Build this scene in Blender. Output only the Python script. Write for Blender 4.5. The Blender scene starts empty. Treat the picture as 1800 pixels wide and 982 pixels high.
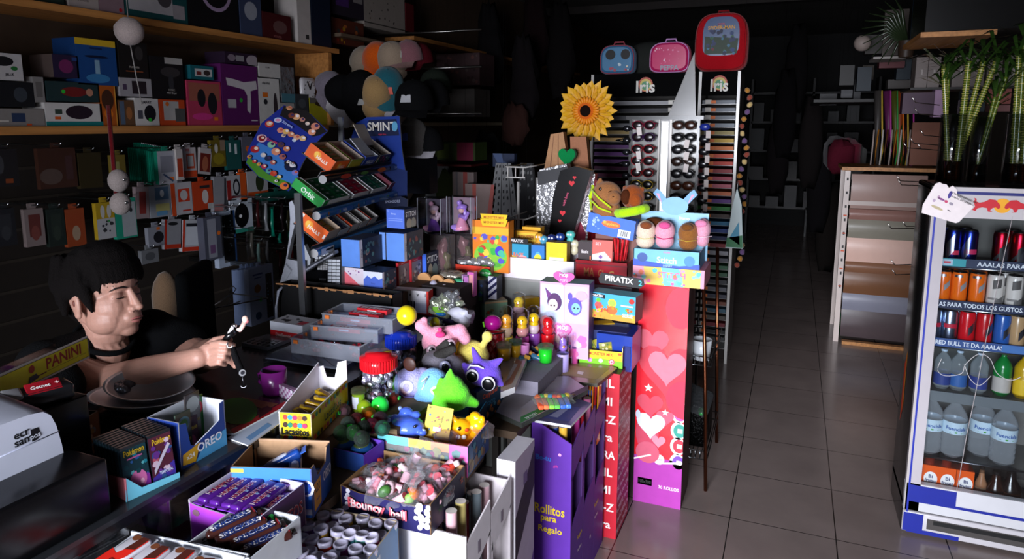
import bpy, bmesh, random
from math import *
from mathutils import Vector, Matrix, noise
S = bpy.context.scene
C = S.collection
R = random.Random(11)
MT, MR = Matrix.Translation, Matrix.Rotation
V3 = Vector
# ---------------------------------------------------------------- camera, light, exposure
F_, CX, CY, HY, VX, CH = 1200.0,900.0,400.0,215.0,1400.0,1.6
PITCH = atan((CY - HY)/F_)
YAW = atan((VX - CX)/hypot(F_, CY - HY))
cd = bpy.data.cameras.new('camera'); cam = bpy.data.objects.new('camera', cd); C.objects.link(cam)
cam.location = (0,0, CH); cam.rotation_euler = (pi/2 - PITCH,0, YAW)
cd.sensor_width = 36; cd.lens = 36*F_/1800; cd.shift_y = -(491 - CY)/1800; cd.clip_start = .02
S.camera = cam
S.view_settings.view_transform = 'Standard'; S.view_settings.look = 'None'
S.view_settings.gamma = 1; S.view_settings.use_curve_mapping = False
S.view_settings.exposure = 0.0
wd = bpy.data.worlds.new('world'); S.world = wd; wd.use_nodes = True
wd.node_tree.nodes['Background'].inputs[0].default_value = (.55,.7,1,1)
wd.node_tree.nodes['Background'].inputs[1].default_value = .3
def area(name, loc, rot, sx, sy, power, col):
 l = bpy.data.lights.new(name, 'AREA'); l.shape = 'RECTANGLE'; l.size = sx; l.size_y = sy; l.energy = power; l.color = col
 o = bpy.data.objects.new(name, l); C.objects.link(o); o.location = loc; o.rotation_euler = rot
 return o
# daylight of the street falling in below the half-lowered shutter
OPX0, OPX1, OPZ = -1.36,.42,1.72
area('street_daylight',(-.5,-4.2,1.85),(radians(90),0, radians(-2)),2.5,1.8,1000,(.88,.91,1.0))
area('opening_fill',(-.46,-1.0,.9),(radians(90),0,0),1.7,1.5,24,(.85,.9,1.0))  # weak fill lamp added in the opening to soften the shadows
# ---------------------------------------------------------------- pixel rays -> points on real planes
_f = V3((-sin(YAW), cos(YAW),0)); _r = V3((cos(YAW), sin(YAW),0)); _u = V3((0,0,1))
_fw = _f*cos(PITCH) - _u*sin(PITCH); _up = _u*cos(PITCH) + _f*sin(PITCH)
def ray(p): return _fw + _r*((p[0] - CX)/F_) + _up*((CY - p[1])/F_)
def PZ(p, z): d = ray(p); return V3((0,0, CH)) + d*((z - CH)/d.z)
def PX(p, x): d = ray(p); return V3((0,0, CH)) + d*(x/d.x)
def PY(p, y): d = ray(p); return V3((0,0, CH)) + d*(y/d.y)
def PV(p, a, b):                       # on the vertical plane through a, b
 n = V3((-(b.y - a.y), b.x - a.x,0)); d = ray(p); o = V3((0,0, CH))
 return o + d*((a - o).dot(n)/d.dot(n))
def fit(bl, br, z, tl=None, h=None):   # front-left / front-right foot pixels on height z, top pixel
 a, b = PZ(bl, z), PZ(br, z); w = (b - a).length
 if h is None: h = PV(tl, a, b).z - z
 return a, w, atan2(b.y - a.y, b.x - a.x), h
def fity(bl, br, y, tl):               # a box front facing the street at depth y
 a, b, t = PY(bl, y), PY(br, y), PY(tl, y)
 return a, b.x - a.x,0.0, t.z - a.z
# ---------------------------------------------------------------- materials
_mats = {}
def lin(c): return c/12.92 if c <= .04045 else ((c + .055)/1.055) ** 2.4
def M(code):
 if code in _mats: return _mats[code]
 hexc, _, k = code.partition('/')
 col = tuple(lin(int(hexc[i:i + 2],16)/255) for i in (0,2,4)) + (1,)
 m = bpy.data.materials.new('mat_' + code.replace('/', '_')); m.use_nodes = True
 nt = m.node_tree; N = nt.nodes; L = nt.links; b = N['Principled BSDF']; out = N['Material Output']
 if k == 'c': col = tuple(1 - (1 - x)*.4 for x in col[:3]) + (1,)
 if k in ('c', 'w', 'v', 'p'):           # clear film, water glass, thin vinyl
  N.remove(b); t = N.new('ShaderNodeBsdfTransparent'); t.inputs[0].default_value = col
  if k in 'vp':
   g = N.new('ShaderNodeBsdfPrincipled'); g.inputs['Base Color'].default_value = col; g.inputs['Roughness'].default_value = .2; g.inputs['Specular IOR Level'].default_value = 1.0
  else: g = N.new('ShaderNodeBsdfGlossy'); g.inputs[0].default_value = (.9,.9,.9,1); g.inputs['Roughness'].default_value = .06
  lw = N.new('ShaderNodeLayerWeight'); lw.inputs[0].default_value = .35
  mr = N.new('ShaderNodeMapRange'); mr.inputs[3].default_value = {'v': .04, 'p': .13}.get(k,.05); mr.inputs[4].default_value = {'v': .3, 'p': .5}.get(k,.3)
  L.new(lw.outputs['Facing'], mr.inputs[0]); mx = N.new('ShaderNodeMixShader')
  L.new(mr.outputs[0], mx.inputs[0]); L.new(t.outputs[0], mx.inputs[1]); L.new(g.outputs[0], mx.inputs[2]); L.new(mx.outputs[0], out.inputs[0])
  if k == 'v':
   nz = N.new('ShaderNodeTexNoise'); nz.inputs['Scale'].default_value = 16; bp = N.new('ShaderNodeBump'); bp.inputs[0].default_value = .5; bp.inputs[1].default_value = .01
   L.new(nz.outputs[0], bp.inputs['Height']); L.new(bp.outputs[0], g.inputs['Normal'])
  _mats[code] = m; return m
 tc = N.new('ShaderNodeTexCoord'); nz = N.new('ShaderNodeTexNoise'); L.new(tc.outputs['Object'], nz.inputs['Vector'])
 sc, am, ro, me, sp, bump = {'': (30,.10,.5,0,.4,0), 'g': (20,.05,.22,0,.5,0), 'm': (60,.08,.28,1,.5,0),
  'f': (260,.35,.95,0,.1,.6), 'k': (90,.14,.85,0,.2,.12), 's': (300,.12,.5,0,.5,.1), 'd': (14,.18,.7,0,.3,0),
  'q': (50,.06,.32,.6,.6,0), 'n': (40,.5,.3,.6,.6,.8)}[k]
 nz.inputs['Scale'].default_value = sc; nz.inputs['Detail'].default_value = 2
 mr = N.new('ShaderNodeMapRange'); mr.inputs[3].default_value = 1 - am; mr.inputs[4].default_value = 1 + am; L.new(nz.outputs[0], mr.inputs[0])
 mx = N.new('ShaderNodeVectorMath'); mx.operation = 'SCALE'; mx.inputs[0].default_value = col[:3]; L.new(mr.outputs[0], mx.inputs[3]); L.new(mx.outputs[0], b.inputs['Base Color'])
 b.inputs['Roughness'].default_value = ro; b.inputs['Metallic'].default_value = me; b.inputs['Specular IOR Level'].default_value = sp
 if k == 's': b.inputs['Subsurface Weight'].default_value = .12; b.inputs['Subsurface Radius'].default_value = (.02,.008,.005)
 if k == 'f' and sum(col[:3]) > .15: b.inputs['Sheen Weight'].default_value = .25
 if bump:
  bp = N.new('ShaderNodeBump'); bp.inputs[0].default_value = bump; bp.inputs[1].default_value = .004 if k != 'n' else .02
  L.new(nz.outputs[0], bp.inputs['Height']); L.new(bp.outputs[0], b.inputs['Normal'])
 _mats[code] = m; return m
def tile_mat(c1, grout, size, ox, oy, rough, spec, name):
 m = bpy.data.materials.new(name); m.use_nodes = True; N = m.node_tree.nodes; L = m.node_tree.links; b = N['Principled BSDF']
 tc = N.new('ShaderNodeTexCoord'); mp = N.new('ShaderNodeMapping'); mp.inputs['Location'].default_value = (-ox/size,-oy/size,0); mp.inputs['Scale'].default_value = (1/size,)*3
 L.new(tc.outputs['Object'], mp.inputs[0]); br = N.new('ShaderNodeTexBrick'); br.offset = 0; br.inputs['Scale'].default_value = 1
 br.inputs['Color1'].default_value = c1; br.inputs['Color2'].default_value = tuple(x*.93 for x in c1[:3]) + (1,); br.inputs['Mortar'].default_value = grout
 br.inputs['Mortar Size'].default_value = .006; br.inputs['Mortar Smooth'].default_value = .3; br.inputs['Brick Width'].default_value = 1; br.inputs['Row Height'].default_value = 1
 L.new(mp.outputs[0], br.inputs['Vector']); nz = N.new('ShaderNodeTexNoise'); nz.inputs['Scale'].default_value = 5; nz.inputs['Detail'].default_value = 8; L.new(tc.outputs['Object'], nz.inputs['Vector'])
 mr = N.new('ShaderNodeMapRange'); mr.inputs[3].default_value = .72; mr.inputs[4].default_value = 1.25; L.new(nz.outputs[0], mr.inputs[0])
 vm = N.new('ShaderNodeVectorMath'); vm.operation = 'SCALE'; L.new(br.outputs['Color'], vm.inputs[0]); L.new(mr.outputs[0], vm.inputs[3]); L.new(vm.outputs[0], b.inputs['Base Color'])
 r2 = N.new('ShaderNodeMapRange'); r2.inputs[3].default_value = rough*.7; r2.inputs[4].default_value = rough*1.4; L.new(nz.outputs[0], r2.inputs[0]); L.new(r2.outputs[0], b.inputs['Roughness'])
 b.inputs['Specular IOR Level'].default_value = spec
 bp = N.new('ShaderNodeBump'); bp.inputs[0].default_value = .4; bp.inputs[1].default_value = .002; bp.invert = True; L.new(br.outputs['Fac'], bp.inputs['Height']); L.new(bp.outputs[0], b.inputs['Normal'])
 return m
def wood_mat(hexc, name):
 m = bpy.data.materials.new(name); m.use_nodes = True; N = m.node_tree.nodes; L = m.node_tree.links; b = N['Principled BSDF']
 tc = N.new('ShaderNodeTexCoord'); mp = N.new('ShaderNodeMapping'); mp.inputs['Scale'].default_value = (40,2,40); L.new(tc.outputs['Object'], mp.inputs[0])
 nz = N.new('ShaderNodeTexNoise'); nz.inputs['Scale'].default_value = 1.3; nz.inputs['Detail'].default_value = 6; L.new(mp.outputs[0], nz.inputs['Vector'])
 cr = N.new('ShaderNodeValToRGB'); c = [lin(int(hexc[i:i + 2],16)/255) for i in (0,2,4)]
 cr.color_ramp.elements[0].position = .3; cr.color_ramp.elements[0].color = (c[0]*.6, c[1]*.55, c[2]*.5,1); cr.color_ramp.elements[1].position = .7; cr.color_ramp.elements[1].color = (*c,1)
 L.new(nz.outputs[0], cr.inputs[0]); L.new(cr.outputs[0], b.inputs['Base Color']); b.inputs['Roughness'].default_value = .5
 return m
_mats['pine'] = wood_mat('c98a4a', 'pine'); _mats['darkwood'] = wood_mat('6b4226', 'darkwood')
# ---------------------------------------------------------------- mesh collector
_gl = {}
def glyphs(txt, bold=True):
 k = (txt, bold)
 if k in _gl: return _gl[k]
 cu = bpy.data.curves.new('t', 'FONT'); cu.body = txt; cu.size = 1; cu.resolution_u = 2; cu.offset = .022 if bold else 0; cu.fill_mode = 'FRONT'
 o = bpy.data.objects.new('t', cu); C.objects.link(o); bpy.context.view_layer.update()
 me = bpy.data.meshes.new_from_object(o.evaluated_get(bpy.context.evaluated_depsgraph_get()))
 vs = [(v.co.x, v.co.y) for v in me.vertices]; fs = [tuple(p.vertices) for p in me.polygons]
 x0 = min(v[0] for v in vs); x1 = max(v[0] for v in vs); y0 = min(v[1] for v in vs); y1 = max(v[1] for v in vs)
 bpy.data.objects.remove(o); bpy.data.curves.remove(cu); bpy.data.meshes.remove(me)
 _gl[k] = ([((a - (x0 + x1)/2)/(y1 - y0),(b - (y0 + y1)/2)/(y1 - y0)) for a, b in vs], fs,(x1 - x0)/(y1 - y0))
 return _gl[k]
HEART = [(sin(t) ** 3*.95,(13*cos(t) - 5*cos(2*t) - 2*cos(3*t) - cos(4*t))/16) for t in [i*tau/24 for i in range(24)]]
STAR = [((1 if i % 2 == 0 else .42)*sin(i*pi/5),(1 if i % 2 == 0 else .42)*cos(i*pi/5)) for i in range(10)]
class MB:
 def __init__(s): s.v, s.f, s.mi, s.sm, s.m, s.M = [],[],[],[],[], Matrix.Identity(4)
 def mat(s, c):
  if c not in s.m: s.m.append(c)
  return s.m.index(c)
 def add(s, vs, fs, c, sm=False):
  n = len(s.v); s.v += [tuple(s.M @ V3(v)) for v in vs]; i = s.mat(c)
  for f in fs: s.f.append(tuple(n + k for k in f)); s.mi.append(i); s.sm.append(sm)
  return s
 def box(s, c, d, m, rot=None, bev=0, sm=False):
  x, y, z = d[0]/2, d[1]/2, d[2]/2
  if bev:
   bm = bmesh.new(); bmesh.ops.create_cube(bm, size=1)
   for v in bm.verts: v.co = V3((v.co.x*d[0], v.co.y*d[1], v.co.z*d[2]))
   bmesh.ops.bevel(bm, geom=bm.edges[:], offset=bev, segments=3, affect='EDGES', profile=.5)
   vs = [v.co.copy() for v in bm.verts]; fs = [[v.index for v in f.verts] for f in bm.faces]; bm.free(); sm = True
  else:
   vs = [V3((i, j, k)) for i in (-x, x) for j in (-y, y) for k in (-z, z)]
   fs = [(0,1,3,2),(4,6,7,5),(0,4,5,1),(2,3,7,6),(0,2,6,4),(1,5,7,3)]
  if rot is not None: vs = [rot @ v for v in vs]
  return s.add([v + V3(c) for v in vs], fs, m, sm)
 def cyl(s, p0, p1, r0, r1, m, n=16, caps=True, m2=None):
  p0, p1 = V3(p0), V3(p1); a = (p1 - p0).normalized(); q = a.to_track_quat('Z', 'Y').to_matrix()
  vs = [p + q @ V3((r*cos(i*tau/n), r*sin(i*tau/n),0)) for p, r in ((p0, r0),(p1, r1)) for i in range(n)]
  s.add(vs,[(i,(i + 1) % n, n + (i + 1) % n, n + i) for i in range(n)], m, True)
  if caps:
   s.add(vs[:n],[tuple(range(n))[::-1]], m2 or m); s.add(vs[n:],[tuple(range(n))], m2 or m)
  return s
 def limb(s, pts, rs, m, n=12):       # tapering limb with rounded joints
  s.tube(pts, rs, m, n)
  for p, r in zip(pts, rs): s.ell(p, r, m, n)
  return s
 def tube(s, pts, r, m, n=8, closed=False):
  pts = [V3(p) for p in pts]; k = len(pts); rs = r if isinstance(r,(list, tuple)) else [r]*k; vs = []
  for i, p in enumerate(pts):
   t = (pts[(i + 1) % k] - pts[i - 1]) if (closed or 0 < i < k - 1) else (pts[1] - pts[0] if i == 0 else pts[-1] - pts[-2])
   q = t.normalized().to_track_quat('Z', 'Y').to_matrix()
   vs += [p + q @ V3((rs[i]*cos(j*tau/n), rs[i]*sin(j*tau/n),0)) for j in range(n)]
  fs = [(i*n + j, i*n + (j + 1) % n,((i + 1) % k)*n + (j + 1) % n,((i + 1) % k)*n + j) for i in range(k if closed else k - 1) for j in range(n)]
  if not closed: fs += [tuple(range(n))[::-1], tuple(range((k - 1)*n, k*n))]
  return s.add(vs, fs, m, True)
 def lathe(s, prof, m, n=24, c=(0,0,0), sx=1, sy=1):
  vs = [(c[0] + r*cos(j*tau/n)*sx, c[1] + r*sin(j*tau/n)*sy, c[2] + z) for r, z in prof for j in range(n)]; k = len(prof)
  return s.add(vs,[(i*n + j, i*n + (j + 1) % n,(i + 1)*n + (j + 1) % n,(i + 1)*n + j) for i in range(k - 1) for j in range(n)], m, True)
 def ell(s, c, r, m, n=14, rot=None, wob=0):
  if not isinstance(r,(tuple, list)): r = (r, r, r)
  vs, k = [], n // 2
  for i in range(1, k):
   a = pi*i/k
   for j in range(n):
    b = tau*j/n; v = V3((r[0]*sin(a)*cos(b), r[1]*sin(a)*sin(b), r[2]*cos(a)))
    if wob: v *= 1 + wob*noise.noise(v*40 + V3(c)*9)
    vs.append(v)
  vs += [V3((0,0, r[2])), V3((0,0,-r[2]))]; t = len(vs) - 2
  fs = [(i*n + j,(i + 1)*n + j,(i + 1)*n + (j + 1) % n, i*n + (j + 1) % n) for i in range(k - 2) for j in range(n)]
  fs += [(t, j,(j + 1) % n) for j in range(n)] + [(t + 1,(k - 2)*n + (j + 1) % n,(k - 2)*n + j) for j in range(n)]
  if rot is not None: vs = [rot @ v for v in vs]
  return s.add([v + V3(c) for v in vs], fs, m, True)
 def prism(s, poly, O, U, Vv, dep, m, m2=None):   # outline in metres, front face at O, body behind it
  O, U, Vv = V3(O), V3(U).normalized(), V3(Vv).normalized(); Nn = U.cross(Vv); n = len(poly)
  a = [O + U*x + Vv*y for x, y in poly]; b = [p - Nn*dep for p in a]
  s.add(a,[tuple(range(n))], m); s.add(b,[tuple(range(n))[::-1]], m2 or m)
  return s.add(a + b,[(i, n + i, n + (i + 1) % n,(i + 1) % n) for i in range(n)], m2 or m)
 def poly(s, pts, O, U, Vv, off, m):
  O, U, Vv = V3(O), V3(U).normalized(), V3(Vv).normalized(); Nn = U.cross(Vv)
  return s.add([O + U*x + Vv*y + Nn*off for x, y in pts],[tuple(range(len(pts)))], m)
 def text(s, txt, O, U, Vv, off, h, m, maxw=None, ang=0, stretch=False, bold=True):
  vs, fs, ar = glyphs(txt, bold); hx = h
  if maxw and (ar*h > maxw or stretch): hx = maxw/ar
  if maxw and not stretch and hx < h*.6: h = hx*1.6
  O, U, Vv = V3(O), V3(U).normalized(), V3(Vv).normalized(); Nn = U.cross(Vv); ca, sa = cos(ang), sin(ang)
  return s.add([O + U*(x*hx*ca - y*h*sa) + Vv*(x*hx*sa + y*h*ca) + Nn*off for x, y in vs], fs, m)
 def cpoly(s, pts, q, O, U, Vv, w, h, off, m):    # the same, cut off at the edges of the face
  dx = (q - O).dot(U); dy = (q - O).dot(Vv); P = [(x + dx, y + dy) for x, y in pts]
  for ax, lim, sg in ((0,0,1),(0, w,-1),(1,0,1),(1, h,-1)):
   o = []
   for i in range(len(P)):
    a, b = P[i - 1], P[i]; ia, ib = (a[ax] - lim)*sg >= -1e-9,(b[ax] - lim)*sg >= -1e-9
    if ia != ib: f = (lim - a[ax])/(b[ax] - a[ax]); o.append((a[0] + (b[0] - a[0])*f, a[1] + (b[1] - a[1])*f))
    if ib: o.append(b)
   P = o
   if len(P) < 3: return
  s.poly(P, O, U, Vv, off, m)
 def dec(s, items, O, U, Vv, w, h):               # printed decoration of one face, in fractions of it
  O, U, Vv = V3(O), V3(U).normalized(), V3(Vv).normalized()
  for k, it in enumerate(items):
   off = .0004 + .00022*k; t = it[0]; q = O + U*(it[1]*w) + Vv*(it[2]*h) if t != 'p' else O
   if t == 'r': a, b = it[3]*w/2, it[4]*h/2; s.cpoly([(-a,-b),(a,-b),(a, b),(-a, b)], q, O, U, Vv, w, h, off, it[5])
   elif t == 'c': s.cpoly([(it[3]*h*cos(i*tau/20), it[3]*h*sin(i*tau/20)) for i in range(20)], q, O, U, Vv, w, h, off, it[4])
   elif t == 'e': s.cpoly([(it[3]*w*cos(i*tau/20), it[4]*h*sin(i*tau/20)) for i in range(20)], q, O, U, Vv, w, h, off, it[5])
   elif t == 'h': s.cpoly([(it[3]*h*x, it[3]*h*y) for x, y in HEART], q, O, U, Vv, w, h, off, it[4])
   elif t == 's': s.cpoly([(it[3]*h*x, it[3]*h*y) for x, y in STAR], q, O, U, Vv, w, h, off, it[4])
   elif t == 'p': s.cpoly([(x*w, y*h) for x, y in it[1]], q, O, U, Vv, w, h, off, it[2])
   elif t == 't': s.text(it[5], q, U, Vv, off, it[3]*h, it[4],(it[6] if len(it) > 6 else .9)*w, it[7] if len(it) > 7 else 0)
   elif t == 'z':               # colourful confetti: seed, n, size, colours
    rr = random.Random(it[3])
    for i in range(it[4]):
     u0, v0 = it[1] + (rr.random() - .5)*it[7], it[2] + (rr.random() - .5)*it[8]; r0 = it[5]*(.6 + .8*rr.random())
     u0 = min(max(u0, r0*h/w*1.2),1 - r0*h/w*1.2); v0 = min(max(v0, r0*1.2),1 - r0*1.2); a0 = rr.random()*6
     nn = rr.choice((5,7,12)); s.cpoly([(r0*h*(.7 + .3*rr.random())*cos(a0 + j*tau/nn), r0*h*(.7 + .3*rr.random())*sin(a0 + j*tau/nn)) for j in range(nn)], O + U*(u0*w) + Vv*(v0*h), O, U, Vv, w, h, off + i*.00005, rr.choice(it[6]))
  return s
def FR(w, d, h):
 return {'front': ((-w/2,-d/2,0),(1,0,0),(0,0,1), w, h), 'right': ((w/2,-d/2,0),(0,1,0),(0,0,1), d, h),
   'left': ((-w/2, d/2,0),(0,-1,0),(0,0,1), d, h), 'back': ((w/2, d/2,0),(-1,0,0),(0,0,1), w, h),
   'top': ((-w/2,-d/2, h),(1,0,0),(0,1,0), w, d)}
def carton(mb, w, d, h, col, dec={}, z=0, base=None):
 """closed cardboard box with coloured faces, centred over the origin"""
 fr = FR(w, d, h); K = mb.M.copy(); mb.M = mb.M @ MT((0,0, z)); c = col if isinstance(col, dict) else {}
 dflt = c.get('all', col if isinstance(col, str) else 'cccccc')
 x, y = w/2, d/2; vs = [(i, j, k) for i in (-x, x) for j in (-y, y) for k in (0, h)]
 for n, f in {'left': (0,1,3,2), 'right': (4,6,7,5), 'front': (0,4,5,1), 'back': (2,3,7,6), 'bottom': (0,2,6,4), 'top': (1,5,7,3)}.items():
  mb.add(vs,[f], c.get(n, dflt))
 for n, items in dec.items(): mb.dec(items, *fr[n])
 mb.M = K; return mb
def tray(mb, w, d, h, out, inn, hs={}, shape={}, dec={}, t=.003):
 """open box: floor and four walls, each wall an outline of its own"""
 fr = FR(w, d, h); mb.box((0,0, t/2),(w - 2*t, d - 2*t, t), inn); c = out if isinstance(out, dict) else {}
 for n in ('front', 'right', 'left', 'back'):
  O, U, Vv, ww, hh = fr[n]; hn = hs.get(n, h)
  if hn <= 0: continue
  sh = [(x*ww, y*hn) for x, y in shape[n]] if n in shape else [(0,0),(ww,0),(ww, hn),(0, hn)]
  mb.prism(sh, O, U, Vv, t, c.get(n, c.get('all', out if isinstance(out, str) else inn)), inn)
  if n in dec: mb.dec(dec[n], O, U, Vv, ww, hn)
 return mb
# ---------------------------------------------------------------- objects
_cnt = {}
def _tag(o, label, cat, group, kind):
 if label: o['label'] = label
 if cat: o['category'] = cat
 if group: o['group'] = group
 if kind: o['kind'] = kind
 return o
def E(name, label, cat, loc=(0,0,0), rz=0, group=None, rot=None):
 o = bpy.data.objects.new(name, None); o.empty_display_size = .05; C.objects.link(o); o.location = loc
 o.rotation_euler = rot if rot else (0,0, rz); return _tag(o, label, cat, group, None)
def O(name, mb, parent=None, label=None, cat=None, group=None, loc=None, rz=0, kind=None, rot=None, remesh=0, smooth=0, sub=0):
 me = bpy.data.meshes.new(name); me.from_pydata(mb.v,[], mb.f)
 for c in mb.m: me.materials.append(M(c))
 me.polygons.foreach_set('material_index', mb.mi); me.polygons.foreach_set('use_smooth', mb.sm); me.update()
 o = bpy.data.objects.new(name, me); C.objects.link(o)
 if parent: o.parent = parent
 if loc is not None: o.location = loc
 o.rotation_euler = rot if rot else (0,0, rz)
 if remesh:
  r = o.modifiers.new('r', 'REMESH'); r.mode = 'VOXEL'; r.voxel_size = remesh; r.use_smooth_shade = True
  if smooth: q = o.modifiers.new('s', 'SMOOTH'); q.factor = .5; q.iterations = smooth
 if sub: q = o.modifiers.new('u', 'SUBSURF'); q.levels = q.render_levels = sub
 return _tag(o, label, cat, group, kind)
def ctr(ft, d):                        # centre of a fitted box of depth d
 a, w, yaw, h = ft; return a + V3((cos(yaw)*w/2 - sin(yaw)*d/2, sin(yaw)*w/2 + cos(yaw)*d/2,0))
def BOX(name, label, cat, ft, d, col, dec={}, group=None):
 """a fitted printed carton as one thing"""
 return O(name, carton(MB(), ft[1], d, ft[3], col, dec), None, label, cat, group, ctr(ft, d), ft[2])
def TRAY(name, label, cat, ft, d, out, inn, hs={}, shape={}, dec={}, group=None):
 return O(name, tray(MB(), ft[1], d, ft[3], out, inn, hs, shape, dec), None, label, cat, group, ctr(ft, d), ft[2])
def copy_tree(o, loc=None, rz=None, label=None, group=None):
 c = o.copy(); C.objects.link(c); ks = [k for k in o.children]
 for k in ks:
  e = k.copy(); C.objects.link(e); e.parent = c
  for g in k.children: h_ = g.copy(); C.objects.link(h_); h_.parent = e
 if loc is not None: c.location = loc
 if rz is not None: c.rotation_euler = (0,0, rz)
 if label: c['label'] = label
 if group: c['group'] = group
 return c
def rotm(x=0, y=0, z=0): return (MR(z,3, 'Z') @ MR(y,3, 'Y') @ MR(x,3, 'X'))
def smoothed(P, n=4):
 o = []
 for i in range(len(P) - 1):
  a, b, c, d = P[max(i - 1,0)], P[i], P[i + 1], P[min(i + 2, len(P) - 1)]
  for k in range(n): t = k/n; o.append(tuple(.5*(2*b[j] + (c[j] - a[j])*t + (2*a[j] - 5*b[j] + 4*c[j] - d[j])*t*t + (3*b[j] - a[j] - 3*c[j] + d[j])*t ** 3) for j in (0,1)))
 return o + [P[-1]]
def PD(p, t): return V3((0,0, CH)) + ray(p)*t
def perp(u): return V3((-u.y, u.x,0))
def BF(bl, br, z, top, sidex):         # like fit, and the depth from where the right-hand face ends
 a, b = PZ(bl, z), PZ(br, z); u = (b - a).normalized(); n = perp(u); ft = fit(bl, br, z, top)
 q = PV((sidex, br[1]), b, b + n); return ft, max((q - b).dot(n),.01)
def RIM(fl, frr, brr, z, h):           # open box from three corners of its rim; returns fit tuple and depth
 a, b, c = PZ(fl, z), PZ(frr, z), PZ(brr, z); u = (b - a).normalized(); n = perp(u)
 a = V3((a.x, a.y, z - h)); return (a,(b - a).to_2d().length, atan2(u.y, u.x), h), max((c - b).dot(n),.02)
def BY(x0, x1, yt, yb, y, sidex, z=None):   # box facing the street at depth y, its right face ending at pixel sidex
 a, b, t = PY((x0, yb), y), PY((x1, yb), y), PY((x0, yt), y); d = PX((sidex,(yt + yb)/2), b.x).y - y
 if z is not None: a.z = z
 return (a, b.x - a.x,0.0, t.z - a.z), max(d,.01)
# ================================================================ THE ROOM
CZ, DZ = .84,.65
_mats['tiles'] = tile_mat((.25,.196,.18,1),(.012,.010,.010,1),.395,-.004,2.785,.2,.55, 'floor_tiles')
_mats['ceil'] = tile_mat((.10,.095,.09,1),(.02,.02,.02,1),.12,0,0,.6,.2, 'ceiling_slats')
XW, XR, YB, YF = -2.85,1.75,11.5,-.95
def slab(name, c, d, m, **k): return O(name, MB().box((0,0,0), d, m), loc=c, kind='structure', **k)
slab('floor',(-.55,3.5,-.05),(5.4,17,.1), 'tiles')
slab('ceiling',(-.55,5.3,2.95),(4.8,12.6,.1), 'ceil')
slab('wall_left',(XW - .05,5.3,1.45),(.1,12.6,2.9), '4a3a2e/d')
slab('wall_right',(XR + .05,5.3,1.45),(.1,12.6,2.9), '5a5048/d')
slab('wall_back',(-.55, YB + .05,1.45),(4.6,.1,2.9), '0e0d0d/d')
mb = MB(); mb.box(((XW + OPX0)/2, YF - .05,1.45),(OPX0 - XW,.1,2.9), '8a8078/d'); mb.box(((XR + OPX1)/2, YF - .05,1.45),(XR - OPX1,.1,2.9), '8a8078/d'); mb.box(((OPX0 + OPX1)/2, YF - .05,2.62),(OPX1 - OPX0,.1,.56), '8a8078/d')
O('wall_front', mb, kind='structure')
mb = MB(); n = 7
for i in range(n): mb.box((0,.004*(i % 2),(i + .5)*.07),(OPX1 - OPX0 + .06,.02,.072), '9a9c9e/m')
mb.box((0,0,-.015),(OPX1 - OPX0 + .06,.035,.04), '6c6e70/m')
O('roller_shutter', mb, None, 'grey metal roller shutter half lowered over the shop entrance', 'shutter', loc=((OPX0 + OPX1)/2, YF + .02, OPZ))
for i, y in enumerate((2.6,5.2,7.8)):
 slab('trim_%d' % (i + 1),(-.55, y,2.86),(4.6,.12,.08), '2c2624/d')
# the long glass counter on the left: a showcase with a dark frame
mb = MB(); EX = -1.18; BX = -1.72; y0, y1 = .25,2.15
cnt = E('glass_counter', 'long dark glass showcase counter between the seller and the sweets', 'counter',((EX + BX)/2,(y0 + y1)/2,0))
w, l = EX - BX, y1 - y0
def part(name, mb, par, **k): return O(name, mb, par, **k)
part('counter_top', MB().box((0,0, CZ - .005),(w, l,.01), '2a2c30/g'), cnt)
mb = MB()
for sx in (-1,1): mb.box((sx*(w/2 - .009),0, CZ - .02),(.018, l,.02), '15161a/g')
for sy in (-1,1): mb.box((0, sy*(l/2 - .009), CZ - .02),(w,.018,.02), '15161a/g')
for sx in (-1,1):
 for sy in (-1,0,1): mb.box((sx*(w/2 - .01), sy*(l/2 - .01), CZ/2),(.02,.02, CZ - .03), '15161a/g')
part('frame', mb, cnt)
part('glass_front', MB().box((w/2 - .012,0,.6),(.005, l - .04,.44), '9aa4ac/c'), cnt)
part('shelf', MB().box((0,0,.56),(w - .04, l - .05,.008), '8c979e/c'), cnt)
part('cabinet_base', MB().box((0,0,.19),(w - .03, l - .02,.38), '26221f/d'), cnt)
# low display tables under the sweets and the toys
def table(label, x0, x1, y0, y1, DZ=DZ):
 tb = E('display_table', label, 'table',((x0 + x1)/2,(y0 + y1)/2,0)); w, l = x1 - x0, y1 - y0
 part('table_top', MB().box((0,0, DZ - .0125),(w, l,.025), '5c4a3a/d'), tb)
 for sx in (-1,1):
  for sy in (-1,1): part('leg', MB().box((sx*(w/2 - .02), sy*(l/2 - .02),(DZ - .025)/2),(.03,.03, DZ - .025), '3c3632/d'), tb)
table('narrow table along the counter under the boxes of sweets',-1.165,-.99,.70,1.84,.70)
table('brown table under the plush toys and slime jars',-1.165,-.745,1.85,2.62)
mb = MB(); mb.box((0,0,.42),(.62,.78,.84), '3a3632/d'); mb.box((0,-.392,.42),(.58,.004,.76), '2c2926/d')
O('low_cabinet', mb, None, 'dark low cabinet behind the counter under the candy stand', 'cabinet', loc=(-1.58,2.56,0))
mb = MB(); mb.box((0,0,.455),(.66,.4,.91), '8a8c88/d'); mb.box((0,0,.917),(.68,.42,.014), 'a09c9a/g')
O('grey_cabinet', mb, None, 'grey cabinet carrying the white tray and the red chest', 'cabinet', loc=(-.93,2.94,0))
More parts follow.
